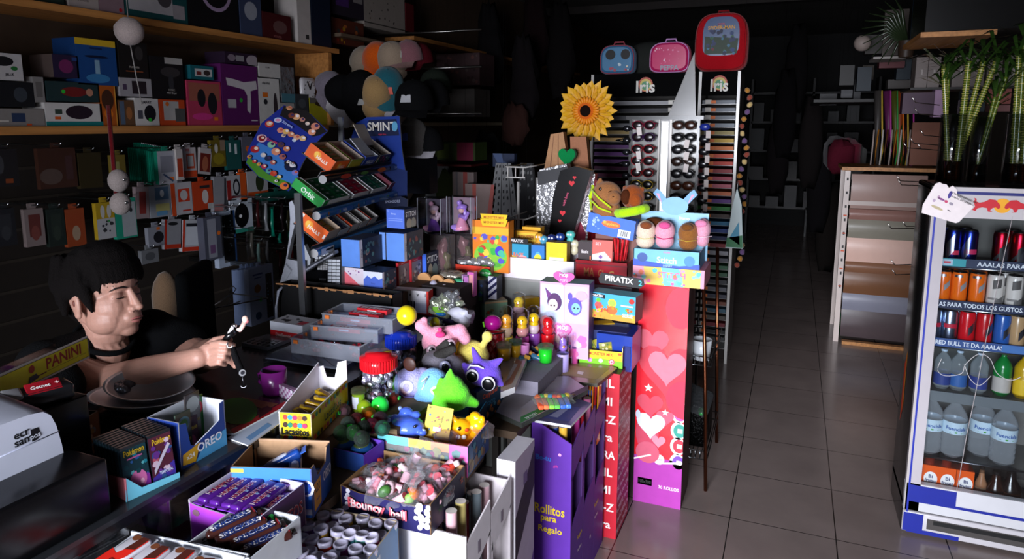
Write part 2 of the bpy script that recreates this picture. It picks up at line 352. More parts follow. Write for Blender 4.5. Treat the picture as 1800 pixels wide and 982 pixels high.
for l, x, y, w, d, z0, h in (('brown carton under the sweet jar and toy capsules',-1.055,1.66,.21,.34,.7,.08),('brown carton under the blue-lidded jar',-1.09,1.99,.15,.26,.65,.13),('low carton under the dotted yellow box',-1.12,1.41,.09,.15,.7,.095)):
 O('carton', MB().box((0,0, h/2),(w, d, h), '6a5640/k'), None, l, 'box', loc=(x, y, z0))
# ================================================================ TALL FLOOR DISPLAYS
def wall_plates(mb, outline, O_, U, Vv, dep, m, m2=None): return mb.prism(outline, O_, U, Vv, dep, m, m2)
# red and pink heart gift-wrap box, standing on the floor
t = E('wrap_roll_box', 'tall red and pink heart patterned gift wrap box standing on the tiles', 'box',(-.455,2.81,0))
w, d, h = .2,.2,.96
mb = MB(); o = FR(w, d, h)['front']
carton(mb, w, d, h,{'all': '3a1a1e', 'front': 'd8202f/g', 'left': 'c81c2c', 'top': 'b81828'}); mb.M = Matrix.Identity(4)
mb.dec([('r',.5,.11,1,.22, 'a838a0'),('p',[(0,.2),(.35,.225),(.6,.2),(1,.215),(1,.12),(0,.12)], 'a838a0'),
  ('h',.3,.74,.075, 'd85a6c'),('h',.62,.63,.13, 'cf3a4c'),('h',.62,.64,.085, 'e4788a'),('e',.85,.9,.3,.09, 'c83a50'),
  ('e',.98,.5,.36,.085, 'c03450'),('h',.3,.46,.06, 'c84458'),('e',.26,.33,.24,.09, 'c2405a'),('h',.62,.41,.04, 'd85a70'),('h',.33,.37,.066, 'd4d8e8'),('h',.5,.3,.032, 'e0889a'),
  ('e',.28,.24,.25,.05, 'c85870'),('s',.26,.535,.02, 'ffffff'),('s',.62,.435,.016, 'ffffff'),('e',.06,.41,.05,.02, 'c8d0e0'),
  ('p',[(0,.205),(.35,.235),(.36,.228),(0,.198)], 'ffffff'),('p',[(.6,.205),(1,.222),(1,.212),(.6,.198)], 'ffffff')] , *o)
for k,(z, c) in enumerate(((.51, 'd8c04a'),(.435, 'c05aa8'),(.36, '3a9a8a'),(.29, 'c03a4a'),(.215, '7a4ab0'))):
 mb.dec([('e',.9, z,.16,.04, 'ffffff'),('e',.92, z,.125,.031, c),('r',.93, z,.1,.02, 'f4e8d8')], *o)
mb.dec([('r',.24,.1,.3,.032, 'f6f0f4'),('t',.24,.1,.017, '303030', '100x300',.26),('t',.74,.088,.016, 'f0d8f0', '30 ROLLOS',.42),('c',.52,.215,.024, 'e8e4f0'),('t',.52,.215,.006, '555560', 'GIFT WRAP',.16)], *[x for x in o])
O('carton', mb, t)
mb = MB(); mb.box((0,0, h - .02),(.04,.04,.0001), 'c81c2c')
# purple stand of wrapping rolls
def wrap_stand(name, label, x1, y0, w, d, h, hl, col, inn, decf, decr, rollcols, win=True, loc=None):
 t = E(name, label, 'display stand',(x1 - w/2, y0 + d/2,0)); mb = MB(); fr = FR(w, d, h)
 O_, U, Vv, ww, hh = fr['front']; mb.prism([(0,0),(w,0),(w, hl),(0, h)], O_, U, Vv,.004, col, inn)
 O_, U, Vv, ww, hh = fr['back']; mb.prism([(0,0),(w,0),(w, h),(0, h)], O_, U, Vv,.004, inn, inn)
 O_, U, Vv, ww, hh = fr['left']; mb.prism([(0,0),(d,0),(d, h),(0, h)], O_, U, Vv,.004, col, inn)
 O_, U, Vv, ww, hh = fr['right']
 n = max(1, round(d/.16));
 for k in range(n):                               # low side walls with a slanted window each
  a, b = d*k/n + .002, d*(k + 1)/n - .002; e = hl
  if win:
   mb.prism([(a,0),(b,0),(b, e - .24),(a, e - .30)], O_, U, Vv,.004, col, inn)
   mb.prism([(a, e - .13),(b, e - .07),(b, e + .02),(a, e - .02)], O_, U, Vv,.004, col, inn)
   mb.prism([(a, e - .30),(a + .012, e - .30),(a + .012, e - .1),(a, e - .13)], O_, U, Vv,.004, col, inn)
   mb.prism([(b - .012, e - .25),(b, e - .24),(b, e - .06),(b - .012, e - .07)], O_, U, Vv,.004, col, inn)
  else: mb.prism([(a,0),(b,0),(b, e),(a, e)], O_, U, Vv,.004, col, inn)
 for k in range(1, n): mb.box((0,-d/2 + d*k/n, h*.35),(w - .01,.004, h*.7), inn)
 mb.dec(decf, *fr['front']); mb.dec(decr, *fr['right'])
 O('stand_box', mb, t)
 k = 0
 for j in range(n):
  for a in range(2):
   for b in range(int((w - .03)/.034)):
    x = -w/2 + .03 + b*.034; y = -d/2 + d*j/n + .04 + a*.05 + .006*(b % 2); c = rollcols[k % len(rollcols)]; k += 1
    top = (hl - .02 + .05*R.random() + (w/2 - x)*.25) if w < .2 or x > w/2 - .07 else hl - .03
    O('wrapping_roll', MB().cyl((0,0,0),(0,0, top - .012),.014,.014, c,14, True, 'e8e0d8'), None, None if False else 'shiny wrapping paper roll standing in the ' + label.split(' with')[0].replace('tall ', ''), 'wrapping roll', 'wrapping rolls in the ' + name.replace('_', ' '),(t.location.x + x, t.location.y + y,.012))
 return t
RC = ['b83a8a/g', '3a5ab8/g', 'd8a83a/g', 'c82a3a/g', '7a3ab8/g', 'c8c8d0/m', 'e07aa8/g', '2a9a8a/g']
wrap_stand('wrap_display_stand', 'purple cardboard stand of gift wrap rolls with yellow lettering',-.6,1.955,.14,.42,.66,.59, '5a2a9a', '4a2a6a',
 [('t',.48,.53,.05, 'e0c020', 'Rollitos',.74),('t',.46,.475,.035, 'e0c020', 'para',.42),('t',.5,.42,.045, 'e0c020', 'Regalo',.64),('t',.32,.80,.028, '3a7ae0', 'Be-tu',.42),('t',.62,.765,.018, 'c040a0', 'gift',.25),('c',.72,.83,.008, 'f0a0e0')],
 [('t',.25,.33,.03, 'e0c020', 'Regalo',.3),('t',.25,.26,.016, 'f0e8f0', 'Rollitos',.3),('t',.75,.33,.03, 'e0c020', 'Regalo',.3),('t',.75,.26,.016, 'f0e8f0', 'Rollitos',.3),('c',.06,.2,.01, 'f0e8f0'),('c',.56,.2,.01, 'f0e8f0')], RC)
# red lettered stand behind it
mb = MB(); w, d, h = .12,.2,.67; red = 'b81428'
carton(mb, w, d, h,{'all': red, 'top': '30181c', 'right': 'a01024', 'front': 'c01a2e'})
for k in range(9): mb.dec([('t',.6,.94 - k*.107,.05, 'f4e8ea',('PIL', 'MI', 'A-Z', '/ra', 'CRA')[k % 5],.62)], *FR(w, d, h)['front'])
rr = random.Random(3)
for a in range(5):
 for b in range(15): mb.dec([('t',.1 + a*.19 + .03*(b % 2),.04 + b*.066,.034, 'f0d4d8',('PIL', '/ra', 'A-Z', 'MI')[(a + b) % 4],.2)], *FR(w, d, h)['right'])
O('gift_bag_display', mb, None, 'tall red display box covered all over in white lettering', 'display stand', loc=(-.615,2.505,0))
# pencils and folders peeking between the purple and the red stand
for k, c in enumerate(('c8202a/g', 'd8a020/g', 'e07818/g', 'a81820/g', 'c89018/g')):
 O('wrapping_sheet', MB().box((0,0,.12),(.004,.04,.24), c), None,('bright red', 'yellow', 'orange', 'dark red', 'ochre')[k] + ' folded paper sheet upright behind the purple stand', 'paper', 'folded sheets behind the purple stand',(-.655 + .012*k,2.33 - .008*k,.44), rot=(0, radians(1),0))
# white stand under the gummy box, full of printed tubes
wrap_stand('tube_display_stand', 'white cardboard stand with a green edge under the gummy sweets',-.655,1.31,.33,.28,.645,.645, 'e6e2e8', 'c8c0c4',
 [('r',.5,.5,1,1, 'eae8ee'),('r',.13,.5,.26,1, 'aebfc0'),('r',.33,.5,.13,1, '1f7a4a'),('t',.33,.42,.1, 'dff0e4', 'S',.08),('e',.2,.75,.035,.035, 'a04a5a'),('t',.1,.66,.05, '30383a', 'Bon',.16),('e',.2,.55,.03,.04, '9a5a6a'),('p',[(.02,.93),(.2,.985),(.2,.975),(.02,.92)], '505860')],
 [('r',.5,.5,.004,1, '9a94a0'),('r',.25,.9,.05,.05, '8a8090'),('r',.75,.9,.05,.05, '8a8090'),('c',.95,.2,.05, 'd06a2a'),('t',.94,.12,.05, 'c04a3a', 'lux',.12)],['8aa0a8/g', 'c8a0a8/g', '5a8ac0/g', 'b8a868/g', 'a83a4a/g', '606a70/g'])
mb = MB(); carton(mb,.055,.15,.685,{'all': 'c8c4cc', 'front': 'dedae0', 'right': 'a89cb0'},{'right': [('p',[(0,.55),(1,.8),(1,.97),(0,.75)], '141216'),('p',[(0,.2),(1,.5),(1,.0),(0,0)], '4a2a7a'),('r',.5,.88,.2,.05, '6a5a80')], 'front': [('r',.1,.5,.03,1, 'b0aab8')]})
O('cardboard_tower', mb, None, 'narrow white and lilac cardboard tower with black slanted stripes', 'display stand', loc=(-.683,1.69,0))
# copper-poled wire stand right of the heart box
t = E('wire_stand', 'rusty copper-poled wire stand with small baskets beside the heart box', 'stand',(-.3,3.1,0))
mb = MB(); mb.tube([(.024,-.195,.0),(.0,-.18,.5),(-.03,-.17,1.0)],.008, '8a5238/m'); part('pole', mb, t)
mb = MB(); mb.tube([(.02,.3,.0),(.0,.3,.5),(-.02,.3,1.0)],.008, '8a5238/m'); part('pole', mb, t)
mb = MB(); mb.tube([(-.1,.35,0),(-.1,.35,.9)],.006, '303032/m'); part('pole', mb, t)
for z in (.13,.56):
 mb = MB()
 for i in range(8): mb.tube([(-.13 + i*.02,-.17, z + .04),(-.13 + i*.02,-.17, z),(-.13 + i*.02,.28, z)],.0018, '808488/m',5)
 for q in (0,.04): mb.tube([(-.14,-.17, z + q),(.02,-.17, z + q),(.02,.28, z + q),(-.14,.28, z + q)],.003, '909498/m',6, True)
 part('wire_basket', mb, t)
mb = MB(); mb.lathe([(0,0),(.035,0),(.045,.09),(.042,.09),(.032,.006)], 'c8ccd0/g'); O('white_cup', mb, None, 'small white cup in the upper basket of the wire stand', 'cup', loc=(-.33,3.0,.567))
mb = MB(); mb.box((0,0,.09),(.12,.2,.18), '1a1a1c/v', bev=.02); mb.box((0,-.03,.2),(.13,.16,.06), 'a8acb0/v', rotm(.2,.3), bev=.02); mb.ell((.03,-.08,.17),(.02,.03,.02), '2a7a3a/g')
O('plastic_bag', mb, None, 'black and clear plastic bag in the low basket of the wire stand', 'bag', loc=(-.35,3.12,.136))
# ================================================================ CARD RACKS
FYI = 4.6
cols_n = ['6a7078', '70767e', '787e84', '808890', '9a8a50', 'c8a030', 'd0702a', 'c8401c', 'c03018', '8a1420', 'a83a50', 'b85868', 'c86a40', '5a2a80', '1a7a2a', '40302a', '186a90', '183a80', '142050', '7a1018', '8a8a90', '505058', '285a3a', '204a30', '2a2a30', '606068', '444450', '704030', '3a5a6a', '585048', '70202a', '2a2a2a', '404040']
cn_n = ['slate grey', 'blue-grey', 'pale grey', 'silver grey', 'olive', 'mustard', 'orange', 'vermilion', 'brick red', 'dark crimson', 'rose red', 'dusty pink', 'salmon', 'violet', 'leaf green', 'dark brown', 'teal blue', 'royal blue', 'navy', 'maroon', 'light grey', 'charcoal', 'forest green', 'dark green', 'near black', 'mid grey', 'graphite', 'rust brown', 'petrol', 'taupe', 'wine red', 'black', 'dark grey']
cols_w = ['98989c', '34343a', '6a6a70', '7a7a80', 'a08850', 'c8a060', '5a2a6a', '64307a', '6a3a80', '5a1848', '701a50', '8a2060', '8a1848', 'a01830', 'a82030']
cn_w = ['silvery', 'black', 'grey', 'stone grey', 'khaki', 'tan', 'aubergine', 'purple', 'lavender purple', 'plum', 'wine', 'magenta', 'cherry', 'crimson', 'scarlet']
def iris_rack(x0, x1, cols, names, which):
 w = x1 - x0; t = E('card_rack', which + ' white-framed rack of coloured card sheets under a black rainbow header', 'rack',((x0 + x1)/2, FYI + .2,0))
 mb = MB()
 for sx in (-1,1): mb.box((sx*(w/2 - .009),-.19,.96),(.018,.02,1.92), 'c8c4c0/g'); mb.box((sx*(w/2 - .004),0,.96),(.006,.38,1.9), '6a6866/g')
 part('frame', mb, t)
 part('back_panel', MB().box((0,.19,.96),(w - .03,.01,1.9), '3a3836/d'), t)
 mb = MB(); mb.box((0,-.19,1.845),(w - .036,.012,.15), '060607/f'); q = ((-w/2 + .018,-.196,1.77),(1,0,0),(0,0,1), w - .036,.15)
 c = .54 if w > .4 else .5; a = .15/(w - .036); mb.dec([('c', c,.52,.32, 'c05a4a'),('c', c,.50,.26, 'd8c06a'),('c', c,.47,.19, '5a9a70'),('t', c,.42,.52, 'e8e4dc', 'Iris',.5)], *q)
 part('header_sign', mb, t)
 for k in range(len(cols) + 1):
  z = 1.715 - k*.049
  if z < .06: break
  mb = MB(); mb.box((0,0, z),(w - .04,.37,.003), '9a9896/g'); part('shelf', mb, t)
  if k < len(cols):
   mb = MB(); hh = .024; mb.box((0,0, hh/2),(w - .05,.36, hh), cols[k]); lx = -w/2 + (.075 if w < .4 else w - .13)
   mb.box((lx - .012,-.184, hh/2),(.05 if w > .4 else .038,.002,.03), 'd8d4cc'); mb.box((lx + (.02 if w < .4 else .0),-.1856, hh/2 + .001),(.03 if w < .4 else .018,.001,.02), 'e87830' if w < .4 else '50504c')
   up = names[k - 1] + ' above' if k else 'topmost of its rack'
   O('card_stack', mb, None, names[k] + ' card sheets on a shelf of the ' + which + ' card rack', 'paper stack', 'card sheets in the ' + which + ' rack',((x0 + x1)/2, FYI + .2, z + .0018))
iris_rack(-.595,-.34, cols_n, cn_n, 'narrow'); iris_rack(-1.31,-.62, cols_w, cn_w, 'wide')
# flower chain hanging at the outer side of the narrow rack and printed bag below it
mb = MB(); rr = random.Random(5)
for k in range(26): mb.ell((.02*sin(k*.9),.0,-k*.045),(.018,.018,.018),('c88a3a/f', 'a04a3a/f', 'e0c080/f', '7a5a8a/f')[k % 4],8, wob=.5)
O('flower_garland', mb, None, 'garland of small orange and cream flowers hanging beside the narrow rack', 'garland', loc=(-.3,4.62,1.80))
mb = MB(); mb.tube([(0,0,0),(0,.05,.03),(0,.1,0)],.002, 'd0d0d0'); mb.prism([(-.05,-.36),(.05,-.36),(.03,-.1),(0,0),(-.02,-.1)],(0,0,0),(1,0,0),(0,0,1),.06, 'b8c8c8/g', '5a9aa8/g'); mb.poly([(-.048,-.355),(.048,-.355),(.043,-.28),(-.044,-.30)],(0,0,0),(1,0,0),(0,0,1),.001, '1a6a3a'); mb.poly([(-.03,-.3),(.03,-.34),(.02,-.2)],(0,0,0),(1,0,0),(0,0,1),.001, '3a8aa8')
O('printed_shopping_bag', mb, None, 'blue and green printed bag hanging right of the narrow card rack', 'bag', loc=(-.30,4.2,1.22))
# ---- bags on top of the racks
def soft_bag(name, label, x, y, z, w, d, h, body, face, decs, strap=None, fs=.82):
 t = E(name, label, 'bag',(x, y, z)); mb = MB()
 out = [(w/2*copysign(abs(cos(a)) ** .55, cos(a)), h/2 + h/2*copysign(abs(sin(a)) ** (.75 if sin(a) > 0 else .35), sin(a))) for a in [i*tau/32 for i in range(32)]]
 n = 32; vs = []
 for k,(yy, s) in enumerate(((-d/2,.9),(-d/2 + .012,.98),(0,1),(d/2 - .02,.97),(d/2,.88))): vs += [(a*s, yy, b*s + h*(1 - s)/2) for a, b in out]
 mb.add(vs,[(k*n + i, k*n + (i + 1) % n,(k + 1)*n + (i + 1) % n,(k + 1)*n + i) for k in range(4) for i in range(n)] + [tuple(range(n))[::-1], tuple(range(4*n,5*n))], body, True)
 O('body', mb, t)
 mb = MB(); fo = [(a*fs, b*fs*.96 + h*(.11 if fs > .7 else .27)) for a, b in out]; mb.prism(fo,(0,-d/2 - .006,0),(1,0,0),(0,0,1),.01, face, body); mb.dec(decs,(-w/2,-d/2 - .006,0),(1,0,0),(0,0,1), w, h); O('front_pocket', mb, t)
 mb = MB(); mb.tube([(a,-d/2 + .004, b) for a, b in [(p*.93, q*.93 + h*.035) for p, q in out]],.004, strap or body,6, True); O('piping', mb, t)
 mb = MB(); mb.tube([(-.04,0, h*.96),(-.03,0, h + .02),(.03,0, h + .02),(.04,0, h*.96)],.006, strap or body); O('handle', mb, t)
 return t
soft_bag('lunch_bag', 'small blue child\'s bag with two black ovals on top of the wide rack',-1.15,4.72,1.921,.245,.12,.20, '3a6a90/f', '5a8ab0/g',[('e',.32,.66,.14,.17, '0c0c10'),('e',.74,.66,.13,.17, '0c0c10'),('z',.5,.25,5,8,.05,['c8d8e0', 'b04a5a', 'e8d8c0'],.7,.3)], 'a03a4a/f')
soft_bag('lunch_bag', 'pink child\'s bag lettered PEPPA on top of the wide rack',-.80,4.72,1.921,.27,.12,.205, 'b81a5a/f', 'd02a6a/g',[('z',.5,.55,8,18,.025,['f0a0c0', 'f8d0e0', 'e86a9a'],.7,.5),('t',.52,.17,.16, '9aa0b0', 'PEPPA',.66)], 'c090c8/g')
soft_bag('backpack', 'large red child\'s backpack with a comic print on the narrow rack',-.475,4.75,1.921,.33,.2,.37, 'b00e1c/f', '2a4a7a/g',[('p',[(.2,.3),(.8,.3),(.82,.55),(.2,.6)], '1c3420'),('z',.5,.5,21,30,.035,['203a6a', '3a7090', '24305a', '2a5a3a', '6a1a24', '182040'],.5,.4),('t',.5,.74,.06, 'e0a020', 'SPIDER-MAN',.5),('t',.5,.8,.025, 'd02020', 'MARVEL',.2)], '8a0c16/f',.68)
mb = MB(); mb.ell((0,0,.1),(.2,.1,.13), '2a2c2a/f',18)
O('grey_bag', mb, None, 'dark grey soft bag slumped behind the two small child\'s bags', 'bag', loc=(-.97,4.88,1.925))
# black frame stand with sunglasses
GY = 3.9
gx0, gx1 = PY((1108,300), GY).x, PY((1226,300), GY).x; gz1, gz0 = PY((1160,207), GY).z,.12
gw = gx1 - gx0
t = E('sunglasses_rack', 'grey sunglasses rack with a mirror strip between its two columns', 'rack',((gx0 + gx1)/2, GY,0))
mb = MB(); mb.box((0,.03,(gz0 + gz1)/2),(gw,.02, gz1 - gz0), '7a7874/g'); part('panel', mb, t)
mb = MB()
for sx in (-1,1): mb.box((sx*gw/2,0, gz1/2),(.014,.05, gz1), '16161a/g')
mb.box((0,0, gz1),(gw + .05,.06,.02), '101012/g'); mb.box((0,.02,.01),(gw + .1,.34,.02), '16161a/g'); part('frame', mb, t)
part('mirror', MB().box((.0,.016,(gz1 + gz0)/2),(.035,.008, gz1 - gz0 - .04), 'e8e8ea/m'), t)
mb = MB(); mb.box((.034,.01,(gz1 + gz0)/2),(.012,.02, gz1 - gz0 - .02), 'd8d0c8/g'); mb.box((-.03,.01,(gz1 + gz0)/2),(.006,.02, gz1 - gz0 - .02), 'c8c0b8/g'); part('nose_strip', mb, t)
mb = MB(); mb.prism([(0,0),(.15,0),(.13,.34),(.0,.0)],(.02,-.02, gz1 + .01),(1,0,0),(0,0,1),.006, '2a2624/g', 'a09890/g'); part('price_card', mb, t)
names = [('pink-rimmed', '7a1030/g', '201014/g'),('purple-rimmed', '3a1848/g', '1a1014/g'),('red-rimmed', '8a1420/g', '181014/g'),('coral-rimmed', '9a2028/g', '1a1214/g'),('crimson-rimmed', '8a1018/g', '201014/g'),('gold-rimmed', 'b89a3a/m', '141414/g'),('brass-rimmed', 'a88a3a/m', '141414/g'),('all-black', '0c0c0e/g', '0c0c10/g')]
names2 = [('brown tinted', '2a1a14/g', '3a2018/g'),('black rounded', '101012/g', '101014/g'),('dark oversized', '0e0e10/g', '141418/g'),('smoky brown', '201814/g', '2a1a14/g'),('round black', '141416/g', '0e0e12/g'),('amber tinted', '402010/g', '4a2412/g'),('black wrap', '0a0a0c/g', '201418/g'),('plain black', '0a0a0c/g', '101014/g')]
def glasses(label, x, z, fc, lc, tag, half=False):
 t = E('sunglasses', label, 'sunglasses',(x, GY - .04, z), group='sunglasses on the rack')
 mb = MB()
 for s in (-1,1):
  mb.tube([(s*.033 + .030*cos(i*tau/18),-.002,.024*sin(i*tau/18)) for i in range(18)],.0028, fc,6, True)
  mb.tube([(s*.062,0,.012),(s*.07,.03,.01),(s*.068,.062,.0)],.0028, fc,6)
 mb.tube([(-.008,-.002,.006),(0,-.004,.01),(.008,-.002,.006)],.0026, fc,6); fr_o = O('frame', mb, t)
 for s in (-1,1): O('lens', MB().ell((s*.033,0,0),(.028,.006,.022), lc,16), fr_o)
 if tag: mb = MB(); mb.box((tag*.02,-.012,-.034),(.026,.001,.045), 'e8dcd8', rotm(0,.15*tag)); mb.tube([(tag*.005,-.006,0),(tag*.018,-.012,-.012)],.0008, 'e8e8e8',4); O('price_tag', mb, t)
 return t
xc = (gx0 + gx1)/2; st = (PY((1160,220), GY).z - PY((1160,365), GY).z)/7
for k in range(8):
 z = PY((1160,220), GY).z - k*st
 n, a, b = names[k]; glasses(n + ' dark sunglasses in the left column of the sunglasses rack', xc - .112, z, a, b,(-1,0,-1,-1,0,-1,0,0)[k])
 n, a, b = names2[k]; glasses(n + ' sunglasses in the right column of the sunglasses rack', xc + .112, z, a, b,(0,1,1,1,0,0,-1,0)[k])
mb = MB()
for k in range(9): mb.tube([(0,0,-k*st),(.05*(-1) ** k,-.02,-k*st - .01),(.03,0,-k*st - .02)],.004, '18181a/g'); mb.ell((.012,-.02,-k*st - .01),(.022,.01,.018), '18181c/g',10)
O('hanging_sunglasses', mb, None, 'dark sunglasses clipped one below another on the rack\'s left edge', 'sunglasses', 'clipped sunglasses',(gx0 - .03, GY - .02, gz1 - .05))
mb2 = MB()
for k in range(9): mb2.ell((0,-.02,-k*st - .01),(.03,.01,.02),('20308a/g' if k == 0 else '141418/g'),10); mb2.box((.02,-.03,-k*st - .05),(.024,.001,.04), 'b8aca8')
O('hanging_sunglasses', mb2, None, 'tagged dark sunglasses clipped on the rack\'s right edge, blue pair topmost', 'sunglasses', 'clipped sunglasses',(gx1 + .035, GY - .02, gz1 - .04))
# sunflower
sp = PY((1032,195),3.75); t = E('sunflower', 'big yellow artificial sunflower with a dark centre on a stick', 'flower',(sp.x,3.75,0))
z = sp.z
for ring,(n, r, c, ww) in enumerate(((22,.185, 'e0a81a',.03),(18,.15, 'd89a14',.028))):
 mb = MB()
 for k in range(n):
  a = k*tau/n + ring*.13; cs, sn = cos(a), sin(a); y = -.01*ring
  p = [(.03,-ww*.4,0),(r*.7,-ww,-.016),(r*(.93 + .07*sin(k*5)),0,.006),(r*.7, ww,-.016),(.03, ww*.4,0),(r*.6,0,.006)]
  mb.add([(u*cs - v*sn, y + q, z + u*sn + v*cs) for u, v, q in p],[(0,1,5),(1,2,5),(2,3,5),(3,4,5),(4,0,5)], c, True)
 O('petal_ring', mb, t)
mb = MB()
for k in range(26):
 a = k*tau/26; mb.ell((.06*cos(a),-.03, z + .06*sin(a)),(.022,.006,.008), 'e88a10',8, rotm(0,-a))
O('inner_petals', mb, t); mb = MB(); mb.ell((0,-.028, z),(.05,.012,.05), 'd8641a/f',18); mb.ell((0,-.036, z),(.032,.012,.032), '1a0e0a/f',16); O('flower_centre', mb, t)
mb = MB(); mb.tube([(0,.01,0),(0,.01, z)],.006, '3a5a2a'); O('stem', mb, t)
mb = MB(); mb.box((-.1,.25,.8),(.02,.02,1.6), 'a89890/g'); mb.box((-.1,.2,.01),(.3,.3,.02), '3a3634'); O('white_display_post', mb, None, 'white upright display post standing behind the big sunflower', 'post', loc=(sp.x,3.85,0))
# ---- gift bags: shiny black and silver with red hearts, on a low rack
t = E('bag_rack', 'low white wire rack carrying the gift bags behind the toys', 'rack',(-1.05,3.38,0)); mb = MB()
for x in (-.25,.25):
 for y in (-.14,.14): mb.tube([(x, y,0),(x, y,1.3)],.008, 'b8b4b0/g')
for z in (.5,.93): mb.box((0,0, z),(.5,.28,.01), '98948f/g')
part('frame', mb, t)
for z in (1.385,1.13):
 mb = MB(); mb.tube([(-.25,-.02, z),(-.25,-.3, z),(-.15,-.3, z),(-.15,-.02, z)],.004, 'c8c4c0/g',6); mb.tube([(-.25,-.3, z - .05),(-.15,-.3, z - .05)],.004, 'c8c4c0/g',6)
 for q in range(3): mb.tube([(-.24 + q*.04,-.3, z),(-.24 + q*.04,-.3, z - .05)],.003, 'c8c4c0/g',5)
 part('wire_hook', mb, t)
def giftbag(label, pts, y, ca, cb, decs, tilt=0, thick=.05):
 a = [PY(p, y) for p in pts]; o = a[0]; mb = MB(); mb.prism([(p.x - o.x, p.z - o.z) for p in a],(0,0,0),(1,0,0),(0,0,1), thick, ca, cb)
 for it in decs:
  q = PY(it[1], y); u, v = q.x - o.x, q.z - o.z
  if it[0] == 'h': mb.poly([(u + x*it[2], v + z*it[2]) for x, z in HEART],(0,0,0),(1,0,0),(0,0,1),.0012, it[3])
  if it[0] == 't': mb.text(it[4],(u,0, v),(1,0,0),(0,0,1),.0012, it[2], it[3], None, it[5] if len(it) > 5 else 0)
  if it[0] == 'p': mb.poly([(PY(p, y).x - o.x, PY(p, y).z - o.z) for p in it[2]],(0,0,0),(1,0,0),(0,0,1),.001, it[3])
 return O('gift_bag', mb, None, label, 'gift bag', 'shiny gift bags', o)
giftbag('shiny silver and grey gift bag furthest left on the bag rack',[(945,440),(975,440),(1000,310),(995,288),(948,298),(943,330)],3.3, 'c8c8cc/n', '88888c/n',[('p',(0,0),[(945,302),(998,292),(1000,312),(946,326)], '38383c')], thick=.07)
giftbag('shiny black gift bag printed with small red hearts',[(962,440),(1000,440),(1040,300),(1010,292),(985,300),(972,345)],3.22, '141416/g', 'b8b8bc/n',[('h',(1005,322),.016, 'e02030'),('h',(989,374),.016, 'e02030'),('h',(1010,312),.01, 'e02030'),('t',(994,350),.014, 'd04a70', 'with love',1.25),('h',(984,388),.01, 'e02030'),('t',(982,412),.012, 'c0a0a8', 'love',1.25)])
giftbag('mirror-like silver gift bag with a red edge',[(1006,440),(1030,440),(1046,306),(1020,296),(1008,360)],3.3, 'd4d0d4/n', 'c02030/g',[('p',(0,0),[(1008,430),(1028,430),(1030,410),(1016,380)], 'd04060')])
giftbag('red gift bag with a white bow behind the plush animals',[(1026,440),(1064,440),(1068,320),(1040,316)],3.36, 'b81828/g', '8a1020/g',[('t',(1045,350),.02, 'f0e0e0', 'XO',1.1)])
giftbag('pale bamboo mat behind the gift bags',[(956,300),(1000,300),(990,232),(968,236)],3.5, 'c0906a/k', '8a6040/k',[('p',(0,0),[(966,300),(968,300),(974,238),(973,238)], '8a5a3a'),('p',(0,0),[(980,300),(982,300),(982,236),(981,236)], '8a5a3a')])
giftbag('pinkish wooden slat mat leaning behind the green heart',[(1004,300),(1036,300),(1030,240),(1002,240)],3.55, 'b0785a/k', '8a6040/k',[])
O('green_heart', MB().prism([(.05*x,.055*y) for x, y in HEART],(0,0,0),(1,0,0),(0,0,1),.03, '0a8a48/f'), None, 'flat green felt heart beside the bamboo mat', 'decoration', loc=PY((996,275),3.45))
# ================================================================ DRINKS FRIDGE
fx0, fy0, FW, FD, FH = .475,2.88,.52,.33,1.37
t = fr_ = E('drinks_fridge', 'black drinks fridge with a white door frame and a bull emblem', 'fridge',(fx0 + FW/2, fy0 + FD/2,0))
X = lambda x: x - FW/2
mb = MB(); mb.box((-FW/2 + .012,.01, FH/2),(.024, FD - .02, FH), '121214/g', bev=.008); mb.box((FW/2 - .012,.01, FH/2),(.024, FD - .02, FH), '121214/g', bev=.008); mb.box((0,.01, FH - .012),(FW, FD - .02,.024), '17171a/g', bev=.008)
mb.box((0, FD/2 - .012, FH/2),(FW - .04,.02, FH - .04), '6a6864/d'); mb.box((0,.01,.12),(FW, FD - .02,.02), '222226/g'); mb.box((0,.0,.03),(FW - .02, FD - .05,.03), '101012/g')
part('cabinet', mb, t)
# door: white frame, blue stripe, header, glass
yd = -FD/2
mb = MB(); z0, z1 = .105, FH
mb.box((-FW/2 + .026, yd + .012,(z0 + z1)/2),(.050,.03, z1 - z0), 'b4aeb2/g'); mb.box((FW/2 - .026, yd + .012,(z0 + z1)/2),(.050,.03, z1 - z0), 'b4aeb2/g')
mb.box((0, yd + .012,1.315),(FW,.03,.11), 'c8c2c4/g'); mb.box((0, yd + .012,.16),(FW,.03,.11), 'c8c8cc/g')
part('door_frame', mb, t)
O_ = (-FW/2, yd - .003,0)
mb = MB(); mb.dec([('r',.026,.5,.013,.92, '1a2a9a'),('r',.006,.5,.006,.92, 'b8b0a8'),('r',.56,.985,.86,.008, '1a2070'),('r',.18,.128,.30,.05, '14228a'),('r',.62,.107,.75,.008, '14228a'),('c',.5,.955,.0001, 'ffffff')], O_,(1,0,0),(0,0,1), FW, FH)
em = PY((1763,362), fy0 - .01); ex, ez = em.x - fx0 - FW/2, em.z
mb.poly([(.026*cos(a*tau/24),.026*sin(a*tau/24)) for a in range(24)],(ex, yd - .005, ez),(1,0,0),(0,0,1),0, 'f0a818')
bull = [(-.09,-.018),(-.082,-.006),(-.088,.012),(-.084,.02),(-.088,.026),(-.08,.022),(-.079,.012),(-.07,.008),(-.055,.012),(-.04,.022),(-.022,.02),(-.008,.004),(-.006,-.006),(-.012,-.012),(-.02,-.006),(-.03,-.01),(-.036,-.018),(-.028,-.022),(-.042,-.022),(-.046,-.01),(-.06,-.008),(-.074,-.012),(-.08,-.022)]
